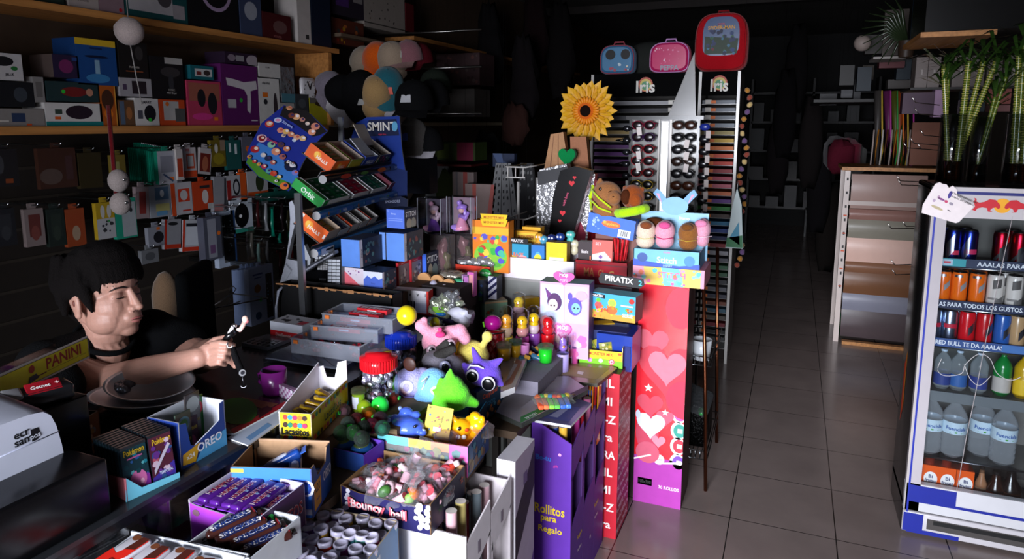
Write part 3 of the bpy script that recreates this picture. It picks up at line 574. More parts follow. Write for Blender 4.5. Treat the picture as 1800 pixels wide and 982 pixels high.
for s in (1,-1): mb.poly([(x*s, y) for x, y in (bull if s == 1 else bull[::-1])],(ex, yd - .006, ez),(1,0,0),(0,0,1),0, 'c81428')
part('door_print', mb, t, label='blue stripes and red bull emblem')
part('door_glass', MB().box((0, yd + .004,.735),(FW - .1,.004,1.05), 'e8f0f4/c'), t)
mb = MB(); mb.box((0, yd + .006,.055),(FW,.02,.085), 'c0bcc0/g', bev=.006); mb.dec([('r',.07,.5,.13,.9, '14228a'),('r',.2,.1,.34,.2, '14228a'),('r',.56,.55,.8,.5, '45413f'),('r',.5,.65,.6,.2, '141414')],(-FW/2, yd - .0045,.0125),(1,0,0),(0,0,1), FW,.085); part('kick_plate', mb, t)
mb = MB(); mb.poly([(0,.3),(.035,.36),(.03,.6),(.0,.55)],(-FW/2 - .0005,.09,.06),(0,-1,0),(0,0,1),0, 'c83a18'); mb.poly([(.035,.36),(.05,.4),(.045,.62),(.03,.6)],(-FW/2 - .0005,.09,.06),(0,-1,0),(0,0,1),0, 'd8881a'); part('side_sticker', mb, t)
ys = fy0 + .055
def sz(p): return PY(p, fy0 + .03).z
SH = [sz((1660,468)), sz((1660,542)), sz((1660,610)), sz((1650,690)), sz((1640,806)), sz((1632,884))]
txt = [('AAALAS PARA TODOS', '2a3450', 'e8eaf0'),('LAS PARA TODOS LOS GUSTOS.', '1e2848', 'eceef4'),('RED BULL TE DA AAALAS.', '34508a', 'eceef4')]
for k, z in enumerate(SH):
 mb = MB(); mb.box((0,.02, z - .006),(FW - .06, FD - .09,.008), '9aa0a4/c'); mb.tube([(-FW/2 + .05, yd + .055, z - .006),(FW/2 - .05, yd + .055, z - .006)],.004, 'a0a4a8/m',6)
 s = part('shelf', mb, t)
 if k < 3:
  zz = .028; mb = MB(); mb.box((0, yd + .047, z + zz/2),(FW - .08,.002, zz + .004), txt[k][1]); w_ = FW - .08
  its = [('t',(.56,.34,.30)[k],.5,.62, txt[k][2], txt[k][0],(.62,.62,.5)[k])]
  if k == 0: its = [('r',.115,.5,.2,1, '3aa0a8'),('r',.08,.5,.08,.8, 'b0c8d8'),('r',.08,.5,.05,.3, 'c84a5a')] + its
  if k == 2: its += [('r',.68,.5,.3,1, '4a78b8')]
  mb.dec(its,(-w_/2, yd + .046, z),(1,0,0),(0,0,1), w_, zz); part('price_strip', mb, s)
part('lower_glass_shelf_edge', MB().box((0, yd + .05, SH[3] - .02),(FW - .08,.006,.04), '6a7074/g'), t)
part('shelf_lip', MB().box((0, yd + .05, SH[4] - .016),(FW - .08,.006,.035), '7a8084/c'), t)
mb = MB(); z = SH[3] + .03; mb.tube([(-.1, yd - .001,.9),(-.13, yd - .001,.3)],.0012, 'b0a8a8',5)
pl = [PY(p, fy0 - .002) for p in [(1780,380),(1765,450),(1745,540),(1728,622),(1715,690),(1700,760),(1688,830),(1680,868)]]
mb = MB(); mb.tube([(p.x - t.location.x, yd - .002, p.z) for p in pl],.0013, 'a8a0a0',5); part('hanging_string', mb, t)
for ring in ([(1655,630),(1648,650),(1662,660),(1690,656),(1697,640),(1720,622),(1740,630),(1752,655),(1775,668),(1795,662)],[(1695,640),(1705,665),(1722,677),(1742,660)]):
 mb = MB(); mb.tube([(PY(p, fy0 - .002).x - t.location.x, yd - .003, PY(p, fy0 - .002).z) for p in smoothed(ring)],.0013, 'c0bcbc',5); part('etched_outline', mb, t)
def can(label, cname, px, k, row, body, decs=(), top='c8ccd0/m', grp='drink cans in the fridge', hh=.134, r=.0265):
 p = PY((px,500), fy0 + .09 + row*.06); t = E('drink_can', label, 'can',(p.x, p.y, SH[k]), group=grp)
 mb = MB(); mb.lathe([(0,.001),(r*.8,0),(r,.008),(r, hh - .012),(r*.88, hh - .002)], body,22); O('can_body', mb, t)
 mb = MB(); mb.lathe([(r*.88, hh - .002),(r*.86, hh),(r*.8, hh - .004),(0, hh - .004)], top,22); O('pull_tab', MB().ell((0,-.005, hh - .001),(.009,.005,.0015), top,10), O('can_lid', mb, t))
 if decs:
  mb = MB()
  for (a0, a1, zb0, zb1, c, sl) in decs:       # bands wrapped round the can, slanting
   n = 8; vs = []
   for i in range(n + 1):
    a = radians(a0 + (a1 - a0)*i/n); f = i/n
    for zz in (zb0 + sl*f, zb1 + sl*f): vs.append(((r + .0005)*sin(a),-(r + .0005)*cos(a), zz*hh))
   mb.add(vs,[(2*i,2*i + 2,2*i + 3,2*i + 1) for i in range(n)], c, True)
  O('can_print', mb, t)
 return t
BL = '24358a/m'
def add_can(lbl, px, k, row, c, decs): can(lbl, '', px, k, row, c, decs)
add_can('blue and silver can at the left end of the fridge\'s top shelf',1668,0,0, '2a3a9a/m',[(-60,0,.1,.6, 'a8b0c0/m',.3),(-40,40,.3,.42, 'c02a4a',0)])
add_can('blue and silver can second on the fridge\'s top shelf',1697,0,0, '2a3a9a/m',[(-70,-10,0,.5, 'a8b0c0/m',.35),(-30,50,.34,.48, 'c02a5a',0)])
for px, row, l in ((1752,0, 'tall red and black can, leftmost of its shelf\'s dark cans'),(1772,1, 'red and black can half hidden behind two others, top shelf'),(1784,0, 'red and black can with slanting wave near the door edge')):
 add_can(l, px,0, row, 'b0182c/m',[(-20,90,0,.55, '17171c',.3),(-90,-20,0,.12, '17171c',.3),(0,50,.0,.4, '35353c',.25)])
for i, px in enumerate((1657,1686,1718)): add_can(('orange can partly cut by the door frame, middle shelf', 'orange can with a grey slash, second on the middle shelf', 'orange can next to the white cans')[i], px,1,0, 'e86a18/g',[(0,45,.45,.62, '8a8a90',.15),(-50,10,.86,.93, 'c0c0c8/m',0)])
for i, px in enumerate((1750,1784,1765)): add_can(('white can with a grey bear-like patch beside the orange cans', 'white can with a slanting grey patch, right on the middle shelf', 'white can behind the other white cans')[i], px,1,1 if i == 2 else 0, 'd8d0c8/g',[(-30,30,.6,.85, '55504e',.05),(-60,10,.3,.36, '8a8480',0),(-10,60,.1,.3, '6a6664',.12)])
L3 = [(1648, 'silver', 'a8b8d0/m', 'pale blue can cut off by the door frame, third shelf'),(1676, 'silver', 'b0bcd4/m', 'pale blue can with red lettering on the third shelf'),(1707, 'red', 'c81420/g', 'bright red can beside the pale blue cans'),(1738, 'red', 'c01820/g', 'red can with a grey slash beside the blue can'),(1770, 'blue', '2a5aa8/g', 'deep blue can with a grey slash on the third shelf'),(1797, 'beige', 'b8946a/g', 'beige can at the right on the third shelf')]
for px, n, c, l in L3: add_can(l, px,2,0, c,[(-50,50,.5,.62, 'b8203a',0)] if n == 'silver' else [(0,60,.3,.55, '9a9aa4/m',.25)])
for k, row in ((0,1),(1,1),(2,1)):
 for i, px in enumerate((1655,1687,1720)[:3 if k else 2]):
  if k != 1 or i < 3: add_can('can in the second rank behind the front cans of the fridge', px, k,1.0,('2a3a9a/m', 'd86018/g', 'a8b0c4/m')[k],[])
def bottle(label, px, k, r, hh, body, lab, labc, capc, txt_=None, row=0, ribs=0, grp='bottles in the fridge', liquid=None):
 p = PY((px,700), fy0 + .1 + row*.08); t = E('plastic_bottle', label, 'bottle',(p.x, p.y, SH[k]), group=grp)
 pr = [(0,.0),(r*.7,0),(r*.95,.012)]
 n = 14
 for i in range(n + 1):
  zz = .012 + (hh*.68 - .012)*i/n; pr.append((r*(1 - (.05 if i % 2 else 0)*ribs), zz))
 pr += [(r*.8, hh*.77),(r*.45, hh*.87),(r*.3, hh*.9),(r*.3, hh*.96)]
 O('bottle_body', MB().lathe(pr, body,22), t)
 if liquid: O('liquid', MB().lathe([(0,.006),(r*.9,.012),(r*.9, hh*.66),(0, hh*.66)], liquid,18), t)
 mb = MB(); mb.lathe([(r*1.005, hh*lab[0]),(r*1.01, hh*(lab[0] + .01)),(r*1.01, hh*lab[1])], labc,22)
 if txt_:
  vs, fs, ar = glyphs(txt_[0]); h0 = txt_[2]; zc = hh*(lab[0] + lab[1])/2
  mb.add([((r*1.03)*sin(x*h0/r),-(r*1.03)*cos(x*h0/r), zc + y*h0) for x, y in vs], fs, txt_[1])
  mb.add([((r*1.025)*sin(a),-(r*1.025)*cos(a), zc - h0*1.3 + q) for a in (-.5,0,.5) for q in (0,.006 if a == 0 else .002)],[(0,2,3,1),(2,4,5,3)], '4a9a3a')
 O('bottle_label', mb, t); O('bottle_cap', MB().cyl((0,0, hh*.95),(0,0, hh), r*.36, r*.36, capc,16), t)
 return t
for i,(px, b, lc, l) in enumerate(((1652, 'dce4e8/p', '24387a', 'small water bottle with a blue label, cut by the door frame'),(1680, 'dce4e8/p', '2a5a9a', 'small water bottle with a bright blue label, second from the left'),(1716, 'dce4e8/p', '2a3a80', 'small water bottle with a navy label beside the green bottle'),(1757, '147a34/g', 'b8b0a8', 'green plastic bottle with a pale label on the fourth shelf'),(1794, 'c8a018/g', 'e0b820', 'yellow soft drink bottle right of the green bottle'))):
 bottle(l, px,3,.030,.155 if i < 3 else .165, b,(.12,.42) if i < 3 else (.1,.45), lc, 'b0c4d8' if i < 3 else '1a4a2a', ribs=.5)
 if i < 3: O('neck_band', MB().cyl((0,0,.078),(0,0,.092),.0312,.0312, 'e0b8a8/g',20, False), bpy.data.objects.get('x'), None) if False else None
for i,(px, l) in enumerate(((1640, 'large water bottle standing partly behind the door frame'),(1682, 'large ribbed water bottle with a white and green label'),(1732, 'large water bottle tilted towards its neighbour, fifth shelf'),(1772, 'large water bottle nearest the right edge, fifth shelf'))):
 b = bottle(l, px,4,.043,.235, 'e4e8ec/p',(.42,.62), 'b8ccd8', 'a8c8e0',('Fuencisla', '24509a',.014), ribs=1.3, row=(0,0,.6,0)[i])
for i,(px, l) in enumerate(((1630, 'orange juice carton half hidden by the door frame'),(1660, 'orange juice carton with a white oval, middle of the three'),(1692, 'orange juice carton beside the amber bottle'))):
 p = PY((px,850), fy0 + .085); t = E('juice_carton', l, 'carton',(p.x, p.y, SH[5]), group='juice cartons')
 mb = carton(MB(),.058,.058,.145,{'all': 'd8501a/g', 'front': 'e85a1a/g'},{'front': [('e',.55,.63,.40,.2, 'f4f0ec'),('t',.55,.7,.1, '24346a', 'Bi',.3),('t',.55,.58,.1, '24346a', 'frutas',.66),('c',.35,.2,.14, 'f0902a'),('c',.72,.18,.13, 'e87a1a'),('c',.85,.3,.06, '5a8a2a'),('e',.1,.3,.12,.12, 'f0ece4')]}); O('carton_body', mb, t)
 O('screw_cap', MB().cyl((0,0,.145),(0,0,.168),.016,.016, 'd8401a/g',16), t)
for i,(px, a, b, c, l, r, hh) in enumerate(((1724, 'a07050/g', 'c8a080', '3a2a20', 'small amber bottle with a tan label beside the juice cartons',.02,.14),(1750, '2a1208/g', 'c8501a', '140a08', 'dark glass jug with an orange label on the bottom shelf',.034,.13),(1776, '140a08/g', '502a18', '140a08', 'black glass jug with a handle at the right of the bottom shelf',.036,.15))):
 p = PY((px,850), fy0 + .11); t = E('glass_bottle', l, 'bottle',(p.x, p.y, SH[5]), group='dark glass bottles')
 O('bottle_body', MB().lathe([(0,0),(r*.9,0),(r,.01),(r, hh*.6),(r*.5, hh*.8),(r*.4, hh)], a,22), t)
 O('bottle_label', MB().lathe([(r*1.01, hh*.15),(r*1.02, hh*.5)], b,22), t)
 O('bottle_cap', MB().cyl((0,0, hh),(0,0, hh + .012), r*.42, r*.42, c,14), t)
# white cut-out card hanging on the fridge corner
q = [(1620,374),(1622,360),(1644,323),(1652,320),(1657,323),(1664,324),(1668,330),(1675,326),(1682,333),(1683,345),(1712,363),(1686,390),(1680,392)]
pts = [PY(p, fy0 - .02) for p in q]; o = pts[0]; mb = MB(); mb.prism([(p.x - o.x, p.z - o.z) for p in pts][::-1],(0,0,0),(-1,0,0),(0,0,1),.003, 'ece4e4', 'ece4e4') if False else mb.add([(p.x - o.x, k*.003, p.z - o.z) for k in (0,1) for p in pts],[tuple(range(13)), tuple(range(13,26))[::-1]] + [(i,13 + i,13 + (i + 1) % 13,(i + 1) % 13) for i in range(13)], 'ece0e0')
def onc(p): a = PY(p, fy0 - .02); return (a.x - o.x,-.0008, a.z - o.z)
an = -.42
mb.text('CONTORNEANDO UN', onc((1694,347)),(1,0,0),(0,0,1),.0,.0065, '201818', None, an); mb.text('PARAR EN NIKEI?', onc((1690,352)),(1,0,0),(0,0,1),.0,.0065, '201818', None, an)
for p, c, rx, rz in (((1670,342), '3a2a8a',.006,.014),((1655,350), '8a4a8a',.012,.004),((1663,354), 'c83a6a',.006,.005),((1650,346), 'b890b0',.004,.006),((1647,365), 'c0b088',.022,.005),((1672,358), '9a90a0',.008,.005),((1668,370), '50404a',.006,.002),((1642,352), 'b8a0b8',.005,.006)):
 a = onc(p); mb.add([(a[0] + rx*cos(i*.785)*.9 - rz*sin(i*.785)*-.3, a[1], a[2] + rz*sin(i*.785) - rx*cos(i*.785)*.4) for i in range(8)],[tuple(range(8))], c)
O('promo_card', mb, None, 'white cut-out promotional card hanging tilted on the fridge\'s upper corner', 'card', loc=o)
# ================================================================ BAMBOO IN GLASS VASES ON THE FRIDGE
leafm = '2e4a1c/g'
def vase(label, px, r, hh, wl, stalks, wc='6a4420/w', y=3.02):
 p = PY((px,300), y); t = E('glass_vase', label, 'vase',(p.x, y, FH + .001), group='glass vases on the fridge')
 O('vase_glass', MB().lathe([(0,.0),(r,0),(r, hh),(r - .003, hh),(r - .003,.008),(0,.008)], 'e0e4e6/w',26), t)
 O('water', MB().lathe([(0,.009),(r - .004,.009),(r - .004, wl),(0, wl)], '8a5a28/w',24), t)
 for k,(x0, yy0, x1, y1, z1, rr_) in enumerate(stalks):
  b = E('lucky_bamboo',('thick ringed green bamboo stalk', 'slim ringed bamboo stalk', 'leaning green bamboo stalk', 'pale green bamboo stalk', 'short dark bamboo stalk')[k % 5] + ' in the ' + ('wide left', 'slim middle', 'right-hand')[(px > 1700) + (px > 1750)] + ' vase', 'plant',(p.x, y, FH + .012), group='bamboo stalks')
  mb = MB(); n = 26; pts, rs = [],[]
  for i in range(n*2 + 1):
   f = i/(2*n); pts.append((x0 + (x1 - x0)*f, yy0 + (y1 - yy0)*f, z1*f)); rs.append(rr_*(1.12 if i % 2 == 0 else .93))
  mb.tube(pts, rs, '4c5c18/g',10); O('stalk', mb, b); mb = MB()
  for i in range(1,2*n,1 if rr_ > .008 else 3): q = V3(pts[i]); q2 = V3(pts[i + 1]); mb.cyl(q, q + (q2 - q)*.25, rs[i]*1.05, rs[i]*1.08, 'a89a50',10, False)
  O('stalk_rings', mb, b)
  mb = MB(); rg = random.Random(k + int(px))
  for j in range(22):
   a = rg.random()*6.28; l = .08 + .11*rg.random(); zz = z1*(.84 + .22*rg.random()); dx, dy = cos(a), sin(a); up = .25 + .7*rg.random(); c = V3((x1, y1, zz)); w_ = .007
   m1 = c + V3((dx*l*.5, dy*l*.5, l*up*.6)); m2 = c + V3((dx*l, dy*l, l*up*.4)); sd = V3((-dy, dx,0))*w_
   mb.add([c - sd*.4, c + sd*.4, m1 - sd, m1 + sd, m2],[(0,1,3,2),(2,3,4)], leafm, True)
  O('leaves', mb, b)
 return t
vase('wide glass vase at the left with brown water',1669,.045,.26,.085,[(.0,.0,-.05,.0,.42,.0085),(-.01,.02,-.03,.03,.43,.006),(.02,-.01,.028,.0,.44,.0105),(.01,.0,.075,.01,.44,.009),(.0,.01,.12,.02,.45,.009)])
vase('slim glass vase in the middle with two young stalks',1717,.032,.25,.075,[(-.012,.0,.06,.0,.38,.006),(-.008,.005,.035,.01,.31,.006)])
vase('glass vase at the right end of the fridge top',1786,.045,.26,.08,[(-.01,.0,-.03,.0,.46,.0085),(.005,.01,-.015,.01,.5,.008),(.02,-.01,.0,.0,.48,.01),(.03,.01,.04,.0,.44,.008)])
# ================================================================ LEFT WALL: shelves and hanging goods
def board(label, y0, y1, z, x1=-2.6, m='pine', th=.028):
 mb = MB(); mb.box((0,0,-th/2),(x1 - XW, y1 - y0, th), m); return O('wall_shelf', mb, None, label, 'shelf', loc=((x1 + XW)/2,(y0 + y1)/2, z))
Z1, Z2 = 2.04,1.585
board('upper pine shelf board on the dark left wall',.9,3.55, Z1); board('middle pine shelf board on the left wall above the hanging goods',.9,3.42, Z2, th=.03)
board('pine shelf board far along the left wall above the caps',4.45,8.6,2.22); board('thin pale shelf board far along the left wall below the caps',3.75,6.2,1.60, m='a89880')
mb = MB(); mb.box((0,0,0),(.25,.03,.425), 'pine'); O('shelf_side', mb, None, 'pine upright at the end of the middle shelf', 'shelf', loc=(-2.72,3.45,1.797))
mb = MB(); mb.box((0,0,0),(.02,4.4,1.5), '2a2420/d')
for k in range(12): mb.box((.012,0,-.7 + k*.12),(.006,4.4,.012), '3a332c/d')
O('slat_panel', mb, None, 'dark slatted panel on the left wall behind the hanging goods', 'panel', loc=(XW + .015,2.9,.80))
PLX = -2.62
def wbox(label, x0, x1, yt, col, dec=(), z=Z2, X_=PLX, d=.13, yb=None, name='product_box', grp='boxed goods on the middle shelf', side=None, cat='box', zb=None):
 """a box on the wall shelf whose printed face looks into the shop (+x)"""
 ymid = 222 if z == Z2 else 60
 a = PX((x0, yb or ymid), X_).y; b = PX((x1, yb or ymid), X_).y; zt = PX((x0, yt), X_).z
 z0 = PX(((x0 + x1)/2, yb), X_).z if zb is None and yb else (zb if zb is not None else z)
 w, h = b - a, max(zt - z0,.02); mb = MB(); carton(mb, w, d, h,{'all': side or col, 'front': col},{'front': list(dec)})
 return O(name, mb, None, label, cat, grp,(X_ - d/2,(a + b)/2, z0 + .0005), pi/2)
W = 'd8d4d0'; K = '141418'; TE = '1a7a78'; OR = 'd8501c'
wbox('grey-white low box at the left end of the middle shelf',-40,80,190, '8a8480',[('r',.6,.5,.2,.5, '2a3a5a'),('r',.3,.3,.3,.1, 'c8c0b8'),('r',.75,.1,.08,.12, OR)])
wbox('white box with a black speaker pictured and a teal foot edge',82,182,180, W,[('r',.5,.1,1,.2, TE),('e',.58,.6,.24,.3, '2a1c28'),('r',.22,.62,.12,.2, '3a4a40'),('r',.2,.35,.1,.12, 'e0601c')])
wbox('dark box with a slanted speaker pictured, second row at the left',-20,62,142, '16181c',[('e',.7,.5,.15,.3, '3a4048')], yb=188, z=None)
wbox('white box with a black speaker pictured, topmost at the far left',-20,42,91, 'c8c4c4',[('e',.45,.7,.3,.18, '18181c'),('t',.6,.2,.12, '303038', 'JBLUE',.6),('e',.75,.45,.1,.08, '2a7a3a')], yb=141, z=None)
wbox('dark teal box with a red device and a green sticker',84,176,142, '22383a',[('e',.5,.5,.25,.25, '7a2020'),('c',.3,.5,.1, '2ac83a'),('e',.8,.5,.07,.2, 'c88a70')], yb=179, z=None)
wbox('small white box with grey columns beside the teal one',62,80,135, '8a8684',[('r',.5,.5,.6,.6, '6a6664')], yb=180, z=None)
wbox('dark purple box stacked on the teal one',95,140,95, '2c2040',[('e',.5,.5,.28,.3, '7a2a60'),('r',.85,.85,.2,.15, '2a4a8a')], yb=137, z=None, side='5a4c48')
wbox('tall blue box with a yellow top band',138,208,66, '1a4a8a',[('r',.5,.93,1,.14, 'd8b02a'),('e',.5,.62,.3,.03, '0c1a3a'),('r',.5,.8,.3,.04, '0c2a5a'),('r',.5,.4,.12,.3, '8ab0c8'),('e',.5,.15,.3,.1, '3a80b8')], side='123a70', yb=150, z=None)
wbox('orange box with round fruits pictured',178,208,150, 'b85a1a',[('c',.5,.3,.12, 'e87a1a'),('e',.5,.65,.35,.25, '4a2a1a'),('r',.95,.5,.06,1, 'e0a040')])
wbox('black box of hair tools with a white lettered strip',212,262,72, '1a1818',[('e',.7,.7,.14,.2, '3a3636'),('t',.5,.3,.06, 'a8a098', 'PRO 8000',.8),('r',.5,.18,.6,.03, '8a4a2a')], yb=137, z=None)
wbox('black box of a professional hair dryer with a white top',268,325,98, '161518',[('r',.72,.92,.55,.15, 'b8b4b0'),('e',.6,.65,.3,.12, '3a3638'),('e',.6,.4,.08,.2, '35353a'),('t',.6,.15,.06, 'c8c4c0', 'PRO Dryer',.7),('t',.6,.23,.05, 'a8a4a0', 'IONIC',.5)], yb=175, z=None)
wbox('white box with a dark screen, between the black boxes and the watch box',212,268,136, 'a8a4a8',[('r',.6,.5,.45,.7, '2a2228'),('r',.15,.5,.12,.3, '50405a')], yb=170, z=None)
wbox('brown and blue box next to the orange box',212,238,176, '6a4a30',[('r',.2,.5,.3,.9, '5a6a80'),('e',.65,.5,.2,.25, 'a86a3a')])
wbox('white box with a black watch and a green sticker',240,281,172, W,[('e',.62,.45,.25,.3, '16161a'),('c',.6,.22,.07, '2ac83a'),('r',.2,.4,.2,.3, '50505a'),('t',.5,.85,.1, '4a4a50', 'SMART',.6)])
wbox('orange and white box with a grey tool pictured',283,327,173, 'c8481c',[('r',.45,.55,.6,.7, 'b8b4b0'),('r',.8,.4,.4,.5, '50504e'),('c',.3,.8,.08, 'e87020')])
wbox('small teal box with a white picture panel',336,376,114, '14606a',[('r',.55,.5,.75,.55, 'c8c8c8'),('e',.7,.5,.15,.2, '3a3030'),('r',.35,.45,.2,.25, '7a2a2a')], yb=140, z=None)
wbox('pink box with dark curved objects pictured',333,392,141, 'b83a5a',[('r',.5,.75,.9,.4, 'a05a4a'),('e',.4,.62,.12,.2, '1c1a20'),('e',.72,.5,.14,.25, '1c1c22'),('e',.4,.2,.3,.08, 'd83a8a'),('r',.8,.15,.12,.08, 'e87a1c')])
wbox('tall purple box with a white hair dryer pictured',394,457,112, '5a1a5c',[('p',[(.12,.78),(.35,.76),(.6,.72),(.95,.76),(.98,.62),(.78,.58),(.78,.35),(.74,.2),(.66,.25),(.68,.5),(.6,.6),(.15,.66)], 'd0c8cc'),('r',.25,.36,.22,.14, 'b8b4b8'),('c',.5,.42,.035, '2aa83a'),('r',.85,.08,.18,.02, 'c8c0c8')])
wbox('dark box with a white hair dryer, on the purple box',396,452,90, '2a1a30',[('e',.2,.5,.12,.3, '8a7a88'),('e',.85,.4,.2,.5, 'a89ca4'),('r',.45,.5,.25,.5, '9a969a')], yb=113, z=None)
wbox('small white lying box on top of the electric brush box',456,493,110, 'c8c4c0',[('t',.4,.7,.12, '6a6664', 'HOME',.3)], yb=136, z=None)
wbox('tall white box of an electric brush',458,494,137, 'd0ccc8',[('e',.78,.4,.1,.3, '3a3034'),('r',.3,.65,.25,.1, 'e0701c'),('c',.3,.5,.06, '2a2a30'),('t',.35,.9,.06, '606060', 'xiaomi',.6)])
wbox('silver wrapped package with a teal box below',496,519,117, '8a8c90/n',[('r',.5,.12,1,.25, '4a7a88')], yb=180, z=None)
wbox('small white box under the silver package',496,519,181, 'a8a4a0',[('r',.5,.5,.8,.2, '6a9aa0')])
wbox('yellow packet beside the clock',546,576,172, 'a8a020',[('r',.5,.9,1,.2, '6a6460'),('e',.6,.8,.3,.1, '3a2a1a')])
wbox('grey flat box standing next to the yellow packet',522,544,165, '3a3c40',[('e',.5,.7,.3,.15, '50545a')])
# clock and white ball
t = E('alarm_clock', 'small square white clock with black hands above the shelf end', 'clock', PX((545,157), PLX)); t.rotation_euler = (0,0, pi/2)
mb = MB(); mb.box((0,.02,-.0),(.13,.03,.13), 'd8d4d8/g', bev=.02); O('clock_case', mb, t)
mb = MB(); mb.poly([(.052*cos(i*.26),.052*sin(i*.26)) for i in range(24)],(0,.004,0),(1,0,0),(0,0,1),0, 'e8e4e8')
mb.prism([(-.003,0),(.003,0),(.002,.04),(-.002,.04)],(0,.0,0),(.9,0,-.42),(.42,0,.9),.002, '101010'); mb.prism([(-.002,0),(.002,0),(.002,.05),(-.002,.05)],(0,-.001,0),(.88,0,.45),(-.45,0,.88),.002, '101010')
for k in range(12): mb.box((.045*sin(k*.5236),.002,.045*cos(k*.5236)),(.004,.002,.004), '202020')
O('clock_face', mb, t)
p = PX((227,55),-2.5); mb = MB(); mb.ell((0,0,0),.055, 'b8a8a4/f',20, wob=.05); mb.tube([(0,0,.05),(0,.0,.2)],.002, '8a8480'); mb.tube([(0,0,-.05),(.0,.03,-.29)],.0022, 'a8a4a0'); O('pompom_decoration', mb, None, 'white fluffy ball hanging on a cord in front of the upper shelf', 'decoration', loc=p)
# hooks hold the ball cord: goods on the upper shelf
U1 = 'boxed goods on the upper shelf'
def ub(label, x0, x1, yt, col, dec=(), side=None): wbox(label, x0, x1, yt, col, dec, Z1, side=side, grp=U1, d=.16)
ub('dark green box at the left end of the upper shelf',5,118,-40, '1c2a24',[('r',.5,.5,.9,.6, '22332c')])
ub('pale carton beside the dark green one on the upper shelf',126,178,-40, 'a89c98',[('t',.5,.3,.08, '5a504c', 'HOGAR',.6)])
ub('pinkish carton with a red heart-like dot on the upper shelf',179,222,-50, '8a7078',[('c',.85,.12,.05, 'b01c2a'),('e',.5,.6,.2,.14, 'c83a4a')])
ub('white box with a teal border on the upper shelf',224,332,-60, '12484a',[('r',.4,.55,.7,.8, 'b0acb0'),('e',.62,.5,.12,.2, '4a464a'),('r',.85,.25,.2,.3, '9a9498')])
ub('black ring light box with a glowing-looking circle',334,421,-70, '101014',[('c',.55,.62,.33, 'a890b0'),('c',.55,.62,.27, '101014'),('r',.55,.65,.1,.25, '6a2030'),('t',.1,.5,.1, '4a4a50', 'O O',.15)])
ub('blue-grey box with a pink top next to the ring light box',424,461,-50, '3a4460',[('r',.5,.85,1,.2, 'a8305a'),('e',.5,.4,.3,.15, 'a0a4b0')])
ub('dark red box with a pot pictured on the upper shelf',463,512,20, '4a1418',[('e',.6,.5,.25,.25, '6a4a48'),('t',.5,.12,.1, '9a5a58', 'POWER',.6)])
ub('tall narrow white box near the end of the upper shelf',524,547,-60, 'c8c0bc',[('r',.7,.1,.25,.06, '3a3a3a')])
ub('navy box beside the tall white one',549,582,-50, '101c30',[('e',.5,.9,.4,.06, 'c8b8a8')])
# goods on the far shelves
wbox('yellow and red toy packs past the end of the upper shelf',584,640,30, '5a2a1c',[('z',.5,.5,4,12,.1,['a87a1a', '8a2a1a', '3a3a3a', 'a85a2a'],.8,.8)], z=None, yb=80, X_=-2.66, grp=U1)
wbox('purple and grey boxes piled above the toy packs',585,640,-60, '2c2430',[('r',.3,.5,.4,.6, '4a2a6a'),('r',.8,.6,.3,.5, '8a8484')], z=None, yb=30, X_=-2.66, grp=U1)
wbox('large white storage box with fine dotted drawing',641,712,-60, '9a9088',[('z',.5,.4,7,16,.02,['4a4440'],.8,.6),('r',.5,.08,1,.02, '4a4440')], z=None, yb=54, X_=-2.66, grp=U1)
wbox('dark red box right of the white storage box',714,728,5, '5a1018', z=None, yb=56, X_=-2.66, grp=U1)
mb = MB(); mb.box((0,0,0),(.24,.95,.02), '6a5a4a'); O('wall_shelf', mb, None, 'short shelf board carrying the white storage box', 'shelf', loc=(-2.72,4.05,2.13))
# ---- peg hooks with hanging packs
GB = 'packs hanging on the left wall'
def pack(label, x0, x1, y0, y1, col, dec=(), n=1, tilt=0, X_=-2.55, d=.02, side=None, name='hanging_pack', cat='pack'):
 a = PX((x0, y1), X_); b = PX((x1, y1), X_); zt = PX(((x0 + x1)/2, y0), X_).z; w = b.y - a.y; h = zt - (a.z + b.z)/2
 t = E(name, label, cat,(X_,(a.y + b.y)/2,(a.z + b.z)/2), group=GB); t.rotation_euler = rotm(0,0, pi/2).to_4x4().to_euler() if not tilt else (MR(pi/2,4, 'Z') @ MR(tilt,4, 'Y')).to_euler()
 mb = MB(); carton(mb, w, d, h,{'all': side or col, 'front': col},{'front': list(dec)}); mb.M = MT((0, d/2,0))
 for v in range(len(mb.v)): mb.v[v] = (mb.v[v][0], mb.v[v][1] + d/2, mb.v[v][2])
 O('card', mb, t)
 mb = MB(); mb.tube([(0, X_ - XW - .03 - .0, h + .012),(0,-.02, h + .012),(0,-.03, h + .02)],.0025, 'b0b4b8/m',6); mb.box((0, d/2, h + .008),(.03,.004,.024), side or col); O('hook', mb, t)
 return t
for k in range(15):
 pack('teal blister card, one of the thick row hanging beside the white-fronted one',231 + k*3.2,262 + k*3.0,258 + k*.6,318 + k*.5, '0f7a60/g',[('r',.5,.93,.3,.05, '0c5a48')], X_=-2.75 + k*.0125, d=.008) if k % 1 == 0 else 0
pack('white-fronted teal blister card with a tool drawing and orange sticker',280,312,265,323, 'a8a8b0',[('r',.5,.6,.7,.5, '80808a'),('r',.7,.15,.25,.1, 'e06a20'),('p',[(.2,.3),(.3,.32),(.8,.1),(.75,.05)], '3a4a6a')], side='0f7a60', X_=-2.53)
OW = lambda: [('r',.5,.12,1,.22, 'c8441c'),('r',.55,.55,.6,.5, 'b84a2c'),('r',.55,.55,.45,.35, 'a8a8a8'),('t',.35,.92,.08, 'c83018', 'XO',.3)]
pack('white and orange pack with a charger pictured, first right of the teal row',313,324,262,316, 'b8b0ac',[('r',.5,.4,.8,.6, 'a8381a')], X_=-2.52)
pack('white and orange cable pack with an orange frame picture',324,347,259,312, 'b8b0b0', OW())
